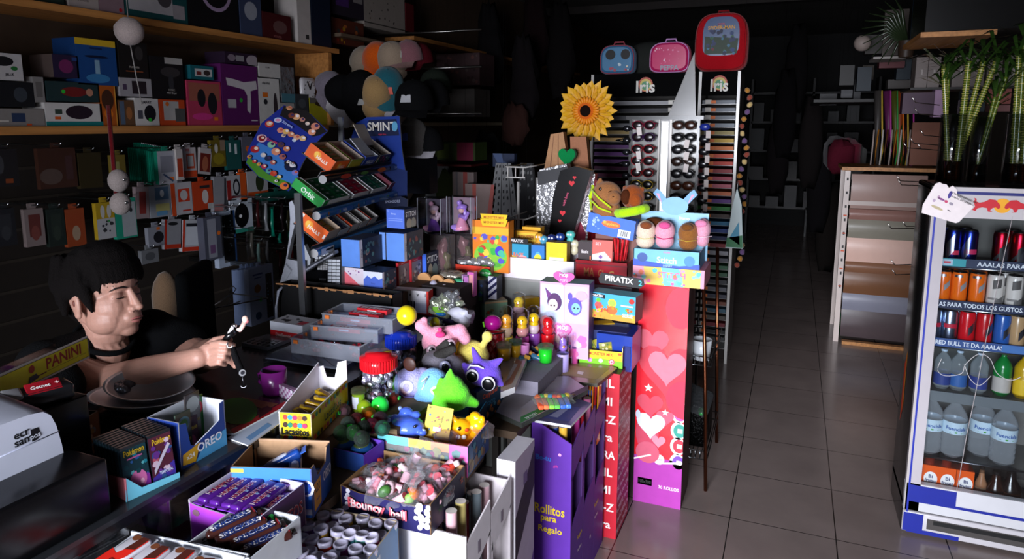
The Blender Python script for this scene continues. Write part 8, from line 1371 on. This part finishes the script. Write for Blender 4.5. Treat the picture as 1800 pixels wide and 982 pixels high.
for k,(px, c1, c2, l) in enumerate((((795,818,489,524), '2a8a5a', '60d0a0', 'mint green folder pack'),((812,826,482,522), '8a5a90', 'c878c8', 'violet pack'),((822,833,478,520), 'd860b8', 'f0a0a8', 'bright pink pack with a tan foot'))):
 f, d = BY(*px,2.5, px[1] + 6); BOX('stationery_pack', l + ' standing behind the foil bag', 'pack', f,.03,{'all': c1 + '/g', 'front': c1},{'front': [('r',.55,.5,.6,.8, c2),('r',.1,.5,.08,.9, 'c8ccd0')]})
O('glass_ornament', MB().ell((0,0,0),(.06,.04,.014), 'c0b8a8/n',18, wob=.5), None, 'shiny oval wrapped pack above the mint green pack', 'pack', loc=PY((795,482),2.52))
f, d = BY(858,873,485,525,2.6,876); BOX('striped_carton', 'white carton with navy diagonal stripes under the green badge', 'box', f,.06,{'all': '14142a', 'front': 'd8d8e8'},{'front': [('p',[(0, y),(1, y + .35),(1, y + .5),(0, y + .15)], '1a1c50') for y in (0,.3,.6)]})
f, d = BY(822,850,490,530,2.56,860); BOX('dark_carton', 'dark blue-black carton with green leaves behind the tin', 'box', f,.06, '101a2a',{'front': [('z',.6,.4,2,9,.12,['1a5a2a', '2a7a3a', '1a3a6a'],.8,.8)]})
f, d = BF((812,552),(850,545),.76,(812,520),856); BOX('blue_grey_carton', 'flat slate blue carton with a circle print behind the magenta capsule', 'box', f,.04, '3a4a60',{'front': [('c',.75,.4,.3, '6a8aa8'),('c',.75,.4,.24, '3a4a60')]})
# ================================================================ THE GREY CABINET AND ITS GOODS
GZ = .925
f, d = BY(877,1010,450,479,2.72,1025, GZ); t = TRAY('white_tray', 'large plain white cardboard tray of small toys', 'tray', f,.2, 'f0e8f4', 'e8e0ec'); wz = GZ
def hb(label, name, px, y, c, dec, z=None, d_=.05, side=None, grp=None, yaw=0):
 f, d = BY(*px, y, px[1] + 5, z); return BOX(name, label, 'pack',(f[0], f[1], yaw, f[3]), d_,{'all': side or c, 'front': c},{'front': dec}, grp)
YO = 'f0a018'; PW = ['d84a3a', '3ab84a', '5a5ac8', 'e8d04a', 'e87a3a', '4ac0a0']
hb('orange, yellow and green display pack of monster sweets', 'sweet_display',(831,894,386,447),2.70, 'e8801c',[('r',.5,.8,1,.14, 'f0b830'),('z',.5,.64,3,14,.06, PW,.9,.1),('e',.5,.3,.46,.28, '8ac83a'),('z',.5,.33,5,12,.07, PW,.8,.3),('e',.28,.4,.12,.12, 'd0402a'),('e',.75,.42,.12,.1, '4a3ac8'),('e',.5,.15,.3,.06, '5ab03a')],.945,.06)
for k,(x0, x1, y0) in enumerate(((843,893,377),(845,891,386))): mbp = PY((868, y0 + 5),2.69 - .006*k); mb = MB(); mb.prism([(-.065,.014),(-.055,-.016),(.055,-.016),(.065,.014)],(0,0,0),(1,0,0),(0,0,1),.003, 'f0c81c', 'c89a1c'); mb.text('MONSTER MIX',(0,0,0),(1,0,0),(0,0,1),.0005,.011, 'c8601c'); O('header_card', mb, None,('rear', 'front')[k] + ' yellow header card over the orange sweet display', 'card', loc=mbp)
hb('yellow bag heads showing behind the small toys, left', 'sweet_bag',(905,945,405,450),2.84, 'e8a81c',[('r',.5,.85,.8,.2, 'f0c83a'),('t',.5,.85,.1, 'c8601c', 'MONSTER',.7)], GZ + .01); hb('second yellow bag head behind the small toys', 'sweet_bag',(918,950,398,440),2.88, 'f0b020',[('t',.5,.8,.12, 'c86a1c', 'MIX',.6)])
hb('sky blue box lettered PIRATIX in the white tray', 'toy_pack',(889,929,427,450),2.74, '2a9ac0',[('z',.5,.35,3,14,.12, PI_ + ['3a4ab0'],.9,.5),('t',.5,.65,.2, 'f0703a', '4 PACK',.6)],.93,.04)
mb = MB(); mb.prism([(-.05,-.01),(.05,-.012),(.05,.01),(-.05,.012)],(0,0,0),(1,0,0),(0,0,1),.004, '121216'); mb.text('PIRATIX',(0,0,0),(1,0,0),(0,0,1),.001,.012, 'f0ecec'); O('header_tag', mb, None, 'small black banner lettered PIRATIX on the sky blue box', 'tag', loc=PY((909,423),2.73))
hb('blue pouch with a balloon picture in the white tray', 'toy_pack',(934,957,430,450),2.745, '2a7ac8',[('e',.5,.5,.3,.3, '5ab0e0'),('c',.5,.6,.12, 'e8e03a'),('c',.6,.35,.1, 'e86a5a')],.93,.03)
hb('small yellow box with a green label in the white tray', 'toy_pack',(960,996,425,452),2.73, 'f0d01c',[('r',.5,.35,.7,.5, 'e8f0d0'),('t',.5,.4,.2, '2a8a2a', 'TOXIC',.55),('e',.5,.15,.2,.1, '3a8a2a')],.93,.05, 'b08a2a')
for k,(x, y, c_) in enumerate(((955,420, '5aa8c8'),(948,416, 'e8a83a'),(970,418, '24306a'),(985,416, '24408a'),(1003,412, '5ac0b8'),(1010,428, 'e0d8b8'))): blob('toy_figure',('sky blue', 'orange', 'navy', 'royal blue', 'aqua', 'cream')[k] + ' small toy head above the white tray', 'toy', MT(PY((x, y),2.82)),[('body', c_ + '/g',[('e',(0,0,0),(.022,.02,.018)),('e',(0,0,-.03),(.018,.018,.022))],1),('eye', 'f0f0f0/g',[('e',(-.007,-.018,.002),(.005,.003,.005)),('e',(.007,-.018,.002),(.005,.003,.005))],0)],.004, 'small toy heads')
# red chest with chalk boxes
f, d = BY(1010,1103,456,481,2.74,1112, GZ); t = TRAY('red_chest', 'dark red wooden chest with faded gold letters', 'box', f,.16,{'all': '8a1a24/g', 'front': 'a01c28/g', 'right': '6a141c/g'}, 'd83a4a',{},{},{'front': [('t',.28,.5,.4, 'a8602a', 'MA',.2),('t',.5,.5,.3, 'a8602a', 'GI',.1),('t',.7,.45,.36, 'a8702a', 'C',.1),('r',.5,.85,1,.04, '5a1018')]})
hb('pack of black and white sticks in the red chest', 'stick_pack',(1016,1040,424,456),2.78, 'e0dcd8',[('p',[(0,1),(1,1),(1,.5),(0,.35)], '3a2c30'),('t',.5,.72,.1, 'e8e0e0', 'Basic',.5),('r',.9,.3,.1,.6, 'e86a3a')], GZ + .02,.04)
hb('coral and white pack with blue dots in the red chest', 'stick_pack',(1041,1076,421,458),2.79, 'e86a60',[('p',[(0,0),(.8,0),(.95,.5),(.6,.7),(0,.6)], 'f0ecf0'),('c',.4,.4,.06, '5a6ab8'),('c',.4,.25,.06, '4a70c8'),('c',.42,.55,.05, '8a5ab0'),('t',.3,.9,.08, 'f0d8d8', 'SET',.3)], GZ + .02,.04)
t = E('chalk_box', 'clear cup of bright red sticks in the red chest', 'cup', PY((1091,458),2.79)); O('cup_body', MB().lathe([(0,-.0),(.036,0),(.036,.04)], 'd8a8b0/c',18), t)
for k in range(9): a = k*.7; O('stick', MB().cyl((.02*cos(a),.02*sin(a),.004),(.03*cos(a + .3),.025*sin(a + .3),.095),.0045,.0045, 'd8202a/g',8), t)
# blue box with brown plush
f, d = BY(1030,1113,378,412,2.68,1118); a, w, yaw, h = f; zb = a.z
t = BOX('toy_carton', 'tilted blue carton with an orange logo and a barcode under two brown plush animals', 'box',(a, w,0, h),.07,{'all': '2a5ac0', 'front': '3a70e0'},{'front': [('z',.15,.6,3,8,.06,['a0c0f8'],.15,.5),('t',.13,.6,.12, 'c0d8ff', 'CAPY',.5,1.5),('e',.5,.6,.2,.18, 'e86a2a'),('t',.5,.6,.18, 'f0c040', 'Capybaras',.34),('s',.36,.68,.12, 'f0c040'),('r',.8,.25,.26,.38, 'f0f0f0')] + [('r',.72 + .02*i,.25,.006 + .006*(i % 2),.26, '202024') for i in range(9)] + [('t',.25,.25,.12, 'a8c8f8', 'V',.1)]}); t.rotation_euler = (0,.14,0)
O('carton', MB().box((0,0,(zb - GZ)/2 - .01),(.2,.05, zb - GZ - .02), '7a4a40'), None, 'brown carton behind the coral pack holding up the blue carton', 'box', loc=(a.x + w/2,2.86, GZ))
def plush(label, p, y, parts_, rem=.004): return blob('plush_toy', label, 'plush toy', MT(PY(p, y)), parts_, rem, 'plush animals on the cabinet')
BR_ = 'a06a40/f'
plush('tan brown plush capybara with yellow-green bag straps',(1067,350),2.72,[('body', BR_,[('e',(0,0,.02),(.062,.05,.055)),('e',(.0,0,-.04),(.06,.05,.045)),('e',(.035,-.03,.01),(.03,.03,.03)),('l',[(-.035,0,.06),(-.03,0,.078)],[.014,.009])],1),('strap', 'c8e81c/f',[('l',[(-.055,-.035,.04),(-.02,-.056,.01),(.03,-.06,-.025)],[.004]*3),('l',[(-.06,-.035,.0),(-.02,-.055,-.03),(.03,-.058,-.045)],[.004]*3),('l',[(-.062,-.0,.05),(-.068,-.01,.01),(-.064,0,-.04)],[.008]*3)],0),('eye', '1a100c/g',[('e',(-.018,-.044,.045),(.006,.004,.007))],0),('nostril', '3a2418/f',[('e',(.04,-.059,.018),(.004,.003,.002)),('l',[(.02,-.056,.035),(.028,-.058,.04)],[.0015]*2)],0)])
plush('reddish brown plush with a dark face hugging a yellow-green ring',(1112,350),2.70,[('body', '9a4a1c/f',[('e',(0,0,.01),(.048,.045,.05)),('e',(.015,-.03,.0),(.028,.022,.03)),('e',(.035,0,.04),(.012,.01,.012)),('e',(-.03,0,.045),(.012,.01,.01))],1),('face_patch', '4a2412/f',[('e',(-.02,-.038,.012),(.02,.014,.03))],0),('ring', 'b8f01c/f',[('l',[(.055*cos(a),-.01 + .045*sin(a),-.045 + .012*cos(a)) for a in [k*.52 for k in range(13)]],[.019]*13)],1)])
# stitch boxes and the round plush animals in them
f, d = BY(1112,1238,462,493,2.665,1246); a, w, yaw, h = f; a.z = .962; RB = ['f070a8', 'f8a0c0', '60c8e0', 'f0d050', 'f08060', '90e0d8']
t = BOX('display_carton', 'rainbow tie-dye carton with mirrored DITCH-like letters on the heart box', 'box',(a, w,0, h),.2,{'all': 'e890a8', 'front': 'f0a0b8'},{'front': [('p',[(.2,0),(.5,0),(.4,1),(.15,1)], 'f0c860'),('p',[(.45,0),(.75,0),(.65,1),(.4,1)], '78d0e0'),('p',[(.72,0),(.95,0),(.95,1),(.68,1)], 'f0d068'),('z',.5,.5,3,26,.12, RB,1,.9),('t',.55,.6,.34, 'f078a8', 'STITCH',.4),('t',.55,.25,.16, 'a8e8f0', 'Squishy',.25)]}); t['label'] = 'rainbow tie-dye carton with pale pink lettering on top of the heart box'
z2 = a.z + h + .0005; f, d = BY(1113,1230,430,461,2.67,1238); a, w, yaw, h = f
TRAY('display_carton', 'pale blue open carton lettered STITCH holding round plush animals', 'box',((V3((a.x, a.y, z2))), w,0, h*.95),.18,{'all': '6ab0e0', 'front': '78c0ec'}, 'b8e0f4',{},{},{'front': [('p',[(0,0),(1,0),(1,.3),(.7,.12),(.3,.25),(0,.4)], '3a5ad0'),('t',.51,.42,.38, 'e8f0fc', 'Stitch',.36),('t',.51,.88,.1, 'e86a9a', 'PLUSH',.15),('t',.53,.1,.12, 'a8d0f8', 'DISNEY',.16),('e',.14,.5,.08,.28, '3a5aa0'),('e',.85,.45,.08,.3, '4a90d8')]}); z3 = z2 + .004
mb = MB(); wq = w*1.0; hq = PY((1200,373),2.85).z - z3; mb.box((0,0, hq/2),(wq*1.06,.004, hq), 'a0d4f0'); mb.dec([('z',.5,.6,2,20,.03,['d0ecf8', '80c0e8'],.9,.6),('t',.65,.87,.08, 'f0f8fc', 'Disney',.3)],(-wq*.53,-.0025,0),(1,0,0),(0,0,1), wq*1.06, hq); O('backing_card', mb, None, 'pale blue backing card behind the round plush animals', 'card', loc=(a.x + w/2,2.845, z3))
p = PY((1186,362),2.83); mb = MB(); mb.prism([(x*.055, y*.038) for x, y in [(cos(i*.4488), sin(i*.4488)) for i in range(14)]],(0,0,0),(1,0,0),(0,0,1),.004, '8ac0ec');
for s in (-1,1): mb.prism([(s*.045,-.0),(s*.09,.05),(s*.075,.07),(s*.06,.06),(s*.035,.03)][::s],(0,.001,0),(1,0,0),(0,0,1),.003, '7ab0e4'); mb.prism([(s*.052,.01),(s*.078,.05),(s*.066,.05)][::s],(0,-.0005,0),(1,0,0),(0,0,1),.001, 'e8a0c0')
O('cut_out_card', mb, None, 'light blue eared cut-out without a face above the backing card', 'card', loc=p)
RP = [('cream plush ball with a brown patch, leftmost in the pale blue carton',(1135,408), 'f0d8c0', '8a4a28',0),('pink plush ball with a magenta patch in the pale blue carton',(1169,408), 'f0a8c0', 'e85a98',.1),('brown round plush with a thin yellow belt in the pale blue carton',(1210,412), '96602e', '7a4a20',0),('pale pink plush at the right end of the pale blue carton',(1236,405), 'f0a8c0', 'f090b8',0)]
for k,(l, p, c1, c2, _) in enumerate(RP): plush(l, p,2.74 + .02*k,[('body', c1 + '/f',[('e',(0,0,.005),(.041 if k < 3 else .03,.042,.045)),('e',(0,0,-.035),(.038 if k < 3 else .026,.038,.032))],1),('patch', c2 + '/f',[('e',(.006 - .004*k,-.03,.032),(.024,.016,.016))],0),('belt',('e8e0a0', 'e03a78', 'c8a030', 'f0d0dc')[k] + '/f',[('l',[(-.038,-.018,-.018),(0,-.043,-.022),(.036,-.02,-.018)],[.0022]*3)],0)])
plush('dark brown plush behind the cream one',(1150,394),2.80,[('body', '5a3018/f',[('e',(0,0,0),(.045,.03,.03))],1)])
# ================================================================ RIGHT-HAND AISLE SIDE AND BACKGROUND
# printed tubes in a blue box at the front
f, d = RIM((488,985),(604,1010),(646,915),.70,.05) ; b0 = PZ((560,935),.62)
t = E('tube_box', 'blue open box with a white label, full of small lidded cups', 'box',(0,0,0)); c = V3((PZ((560,950),.70).x, PZ((560,950),.70).y,.50)); c.x = -.882; t.location = c; t.rotation_euler = (0,0,.12); w, d, h = .20,.27,.19
O('box_body', tray(MB(), w, d, h,{'all': '2a5a88', 'right': '2e6a9a'}, 'a09078/k',{},{},{'right': [('r',.5,.6,.3,.55, 'b0bcc8'),('r',.5,.5,.16,.3, '8a9098')]}), t)
O('carton', MB().box((0,0,.249),(.2,.3,.498), '4a3a30/k'), None, 'brown carton under the blue box of cups', 'box', loc=(c.x, c.y,0), rz=.12)
CC = ['c83a2a', 'e86ab0', '3a7a8a', 'd8a83a', 'b84a9a', 'd84a5a', '5a9a8a', 'd0c8b8', '8a5ab8']
for i in range(6):
 for j in range(8):
  if (i, j) in ((4,0),): continue
  q = MT(c) @ MR(.12,4, 'Z') @ V3((-w/2 + .018 + i*.0325,-d/2 + .018 + j*.0332 + .016*(i % 2)*.6,.12 + .008*((i*3 + j) % 3)))
  t2 = E('sweet_cup',('grey-lidded cup with a coloured wall in the blue box'), 'cup', q,0, 'lidded cups in the blue box'); t2.rotation_euler = (.12*sin(i*3 + j),.12*cos(i + j*2),0)
  O('cup_body', MB().lathe([(0,0),(.013,0),(.0152,.058)], CC[(i*4 + j*7) % 9] + '/g',16), t2); O('cup_lid', MB().lathe([(.0155,.052),(.0165,.058),(.0165,.062),(.013,.064),(.012,.061),(0,.0605)], 'a8a4b8/g',18), t2)
mbz = None
f, d = BF((626,985),(684,985),.45,(626,890),690)
# pale tall box with lettering between blue box and white stand is part of the white stand's print
# ---- white frame rack with fabric rolls
t = E('fabric_rack', 'white slotted frame with a wooden top holding rolls of oilcloth', 'rack',(.60,5.6,0))
mb = MB()
for x, y in ((-.24,-.17),(-.24,.3)): mb.box((x, y,.63),(.035,.035,1.26), 'd8c8c0/g')
mb.box((0,-.165,1.03),(.5,.02,.03), 'c8b8b0/g'); O('frame', mb, t); O('wooden_top', MB().box((.02,.05,1.275),(.60,.5,.025), 'pine'), t)
for k in range(9): O('slot', MB().box((-.238,-.189,1.2 - .085*k*1.15),(.012,.003,.02), '1a1412'), t)
for k in range(5): O('orange_tag', MB().box((-.238,-.1895,.94 - .13*k),(.022,.0025,.008), 'd8501c'), t)
rl = [(1.235,.99, 'a88a80', 'dusty rose plain'),(.985,.91, '9a7268', 'reddish brown'),(.91,.775, '908a7c', 'grey-green translucent'),(.775,.60, 'e8c0b0', 'pale peach quilted'),(.60,.52, '8a6048', 'brown fine-woven'),(.52,.36, '7a5238', 'dark brown coarse'),(.36,.235, '8a8a98', 'smooth bluish grey'),(.235,.03, '54484a', 'dark grey hanging')]
for k,(z1, z0, c_, l) in enumerate(rl):
 mb = MB(); n = 10; y = -.16 + .004*k; vs = []
 for i in range(n + 1):
  f_ = i/n; z = z1 + (z0 - z1)*f_; yy = y - .012*sin(pi*f_) ; vs += [(-.21, yy, z),(.26, yy, z)]
 mb.add(vs,[(2*i,2*i + 1,2*i + 3,2*i + 2) for i in range(n)], c_ + '/g', True); mb.cyl((-.21, y + .03, z1 - .02),(.26, y + .03, z1 - .02),.022,.022, c_ + '/g',14); O('oilcloth_roll', mb, None, l + ' oilcloth on the white frame rack', 'oilcloth', 'oilcloth rolls',(.60,5.6,0))
O('wood_strip', MB().box((0,0,.012),(.44,.05,.024), 'pine'), None, 'light wooden strip on the tiles under the oilcloth rack', 'wood', loc=(.62,5.38,0))
O('green_bottle', MB().lathe([(0,0),(.035,0),(.035,.16),(.012,.22),(.012,.25)], '0f4a24/g',16), None, 'dark green bottle standing behind the rack post', 'bottle', loc=(.42,5.62,0))
# hooks beside the fridge
t = E('hook_stand', 'slim dark stand with steel wire hooks left of the fridge', 'stand',(.70,3.7,0)); O('post', MB().box((0,0,.85),(.04,.04,1.7), '1c1a1a/g'), t)
for k,(x, y) in enumerate(((1588,318),(1590,325),(1572,402),(1598,398),(1578,466),(1580,483),(1615,180),(1620,200),(1612,252),(1630,238),(1625,262),(1600,260))):
 p = PY((x, y),3.55) - t.location; O('wire_hook', MB().tube([(p.x - .03, p.y - .01, p.z + .025),(p.x - .012, p.y, p.z),(p.x + .10, p.y + .12, p.z - .01)],.0022, 'c0b8b4/m',6), t)
# ---- shelf above the fridge and goods behind the bamboo
def rb(name, label, cat, px, y, c_, dec=(), d_=.12, side=None, grp=None):
 a, b, tt = PY((px[0], px[3]), y), PY((px[1], px[3]), y), PY((px[0], px[2]), y); return O(name, carton(MB(), b.x - a.x, d_, tt.z - a.z,{'all': side or c_, 'front': c_},{'front': list(dec)}), None, label, cat, grp,((a.x + b.x)/2, y + d_/2, a.z))
rb('wall_shelf', 'light wooden shelf board high up at the right behind the bamboo', 'shelf',(1618,1752,57,66),3.8, 'pine', d_=.6)
rb('dark_appliance', 'black appliance on the high right-hand shelf', 'appliance',(1625,1830,-60,56),3.85, '0b0b0c/g',[('e',.65,.55,.02,.05, '8a8a8e'),('r',.45,.7,.1,.01, '6a6a6e')],.45)
for k,(x0, x1) in enumerate(((1607,1628),(1629,1650),(1672,1700),(1702,1728),(1732,1758),(1762,1795))): rb('grey_carton',('leftmost grey carton of the row behind the bamboo', 'grey carton second from the left behind the bamboo', 'grey carton behind the thick bamboo stalk', 'pale carton between the bamboo stalks', 'greyish carton right of the leaning stalk', 'pinkish grey carton at the right end of its row')[k], 'box',(x0, x1,101 if k < 2 else 98,154),4.3, '6a605c',[('t',.5,.5,.1, 'a8a09c', 'tostatel',.5,1.57)],.15, grp='grey cartons behind the bamboo')
rb('wall_shelf', 'thin dark shelf under the row of grey cartons', 'shelf',(1600,1810,154,158),4.25, '1c1816', d_=.4)
for x0, x1, y0, y1, c_, l in ((1640,1658,156,206, '9a7a98', 'lilac box left of the wide vase'),(1585,1640,163,200, '3a1c34', 'dim magenta boxes'),(1735,1776,152,183, '9a5048', 'dull red box behind the right vase'),(1740,1775,185,196, '8a5a58', 'flat pinkish box under the dull red one'),(1690,1730,158,196, '2a3a40', 'dark teal packet behind the slim vase')): rb('boxed_good', l + ' on the right-hand rack', 'box',(x0, x1, y0, y1),4.3, c_,[],.1)
rb('orange_panel', 'orange-brown wooden panel behind the wide vase', 'panel',(1598,1650,215,290),5.2, '6a3210', d_=.03)
rb('wall_shelf', 'long pale grey shelf on the right', 'shelf',(1535,1592,100,104),5.4, 'a8a09a', d_=.3)  # same pale grey on every face of the board
rb('grey_board', 'dim upright grey panel near the ceiling at the right', 'panel',(1550,1592,18,98),5.6, '4a3e36', d_=.03)
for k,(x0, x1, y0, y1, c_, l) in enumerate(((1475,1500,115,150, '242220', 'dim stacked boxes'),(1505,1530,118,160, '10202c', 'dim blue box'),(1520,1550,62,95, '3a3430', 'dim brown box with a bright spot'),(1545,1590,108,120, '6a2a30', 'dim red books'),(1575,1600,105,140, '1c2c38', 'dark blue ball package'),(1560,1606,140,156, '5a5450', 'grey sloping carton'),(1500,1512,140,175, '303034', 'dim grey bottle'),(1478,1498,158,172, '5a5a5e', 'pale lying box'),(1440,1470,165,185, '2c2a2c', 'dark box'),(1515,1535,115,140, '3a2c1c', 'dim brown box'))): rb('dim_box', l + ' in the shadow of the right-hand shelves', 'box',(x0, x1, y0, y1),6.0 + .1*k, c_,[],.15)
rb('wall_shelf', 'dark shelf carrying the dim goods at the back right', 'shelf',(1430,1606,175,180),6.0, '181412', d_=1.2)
p = PY((1516,76),5.9); O('lamp_globe', MB().ell((0,0,0),.06, 'a89890',16), None, 'dim round globe lamp at the back right', 'lamp', loc=p)
t = E('potted_plant', 'dark spiky plant high up at the right near the ceiling', 'plant', PY((1595,60),5.0)); mb = MB()
for k in range(12): a = -1.2 + k*.22; mb.tube([(0,0,-.05),(-.12*cos(a) ,0,.05 + .1*sin(a)),(-.26*cos(a),0,.02 + .22*sin(a))],[.012,.010,.002], '24301c/g',6)
O('leaves', mb, t); O('pot', MB().cyl((0,0,-.14),(0,0,-.04),.04,.05, '3a2a20',14), t); O('blue_wrap', MB().box((.08,.1,.08),(.1,.02,.3), '1c4a6a'), t)
# hanging colourful goods on the rack's wooden top
HG = [('1545', 'grey round racket', '3a3634'),('1560', 'magenta and blue', '5a1c4a'),('1572', 'green and yellow', '4a5014'),('1582', 'red and yellow', '8a3c14'),('1590', 'green and orange', '2a5a14'),('1600', 'dark purple', '3a1430')]
for k,(x, l, c_) in enumerate(HG):
 x = int(x); p0, p1 = PY((x,155),5.75), PY((x - 4,285),5.75); mb = MB(); mb.tube([p0 - p1,(p0 - p1)*.5 + V3((.02*sin(k),0,0)),(0,0,0)],[.03,.022,.012], c_,8); mb.tube([(p0 - p1) + V3((.02,-.02,0)),(.03,-.02,.1),(.02,0,0)],.006,('c8a83a', 'b83a9a', '3a9a4a', 'd86a1c')[k % 4],6); O('hanging_toy', mb, None, l + ' long hanging goods above the oilcloth rack', 'goods', 'long hanging goods',(p1.x, p1.y,1.289))
for k in range(9):
 x = 1535 + k*8; p0 = PY((x,228),5.7); mb = MB(); mb.tube([(0,0,0),(.004*(-1) ** k,0,.1),(.006,0, p0.z - 1.289)],.006,('a89890', 'a86a1c', 'c8c0b8', '5a3418')[k % 4],6); O('stick', mb, None,('pale bent', 'amber', 'white', 'brown')[k % 4] + ' thin stick standing on the wooden top of the rack', 'stick', 'thin sticks on the rack',(p0.x,5.7,1.289))
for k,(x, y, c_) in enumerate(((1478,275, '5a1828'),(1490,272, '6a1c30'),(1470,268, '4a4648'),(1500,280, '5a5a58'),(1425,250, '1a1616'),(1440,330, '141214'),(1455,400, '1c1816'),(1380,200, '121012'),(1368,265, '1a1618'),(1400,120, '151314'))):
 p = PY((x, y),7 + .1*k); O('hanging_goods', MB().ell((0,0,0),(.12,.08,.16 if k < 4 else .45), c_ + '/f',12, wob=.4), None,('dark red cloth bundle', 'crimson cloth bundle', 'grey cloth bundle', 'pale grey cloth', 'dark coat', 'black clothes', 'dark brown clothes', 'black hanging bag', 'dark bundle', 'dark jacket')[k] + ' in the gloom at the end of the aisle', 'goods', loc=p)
# dark shelving at the end of the shop
mb = MB()
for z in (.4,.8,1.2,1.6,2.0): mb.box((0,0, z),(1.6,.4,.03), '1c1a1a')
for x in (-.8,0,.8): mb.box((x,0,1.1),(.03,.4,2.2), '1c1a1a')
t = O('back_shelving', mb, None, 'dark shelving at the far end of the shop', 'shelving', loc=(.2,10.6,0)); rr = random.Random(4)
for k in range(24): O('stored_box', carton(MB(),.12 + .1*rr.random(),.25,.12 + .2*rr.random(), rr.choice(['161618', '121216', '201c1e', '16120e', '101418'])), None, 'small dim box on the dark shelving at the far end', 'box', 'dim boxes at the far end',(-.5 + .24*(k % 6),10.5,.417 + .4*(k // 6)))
# cords and hooks that carry the goods hanging in the dark
for o in list(bpy.data.objects):
 if o.name.split('.')[0] in ('hanging_goods', 'striped_tote', 'folded_umbrella', 'picnic_bag', 'printed_shopping_bag', 'lamp_globe', 'orange_panel', 'shoe_box'):
  zt = max(v.co.z for v in o.data.vertices) + o.location.z - .01
  O('cord', MB().cyl((0,0,0),(0,0,2.9 - zt),.0006,.0006, '060606/f',6), o, loc=(0,.02 if len(o.data.vertices) < 80 else 0, zt - o.location.z))
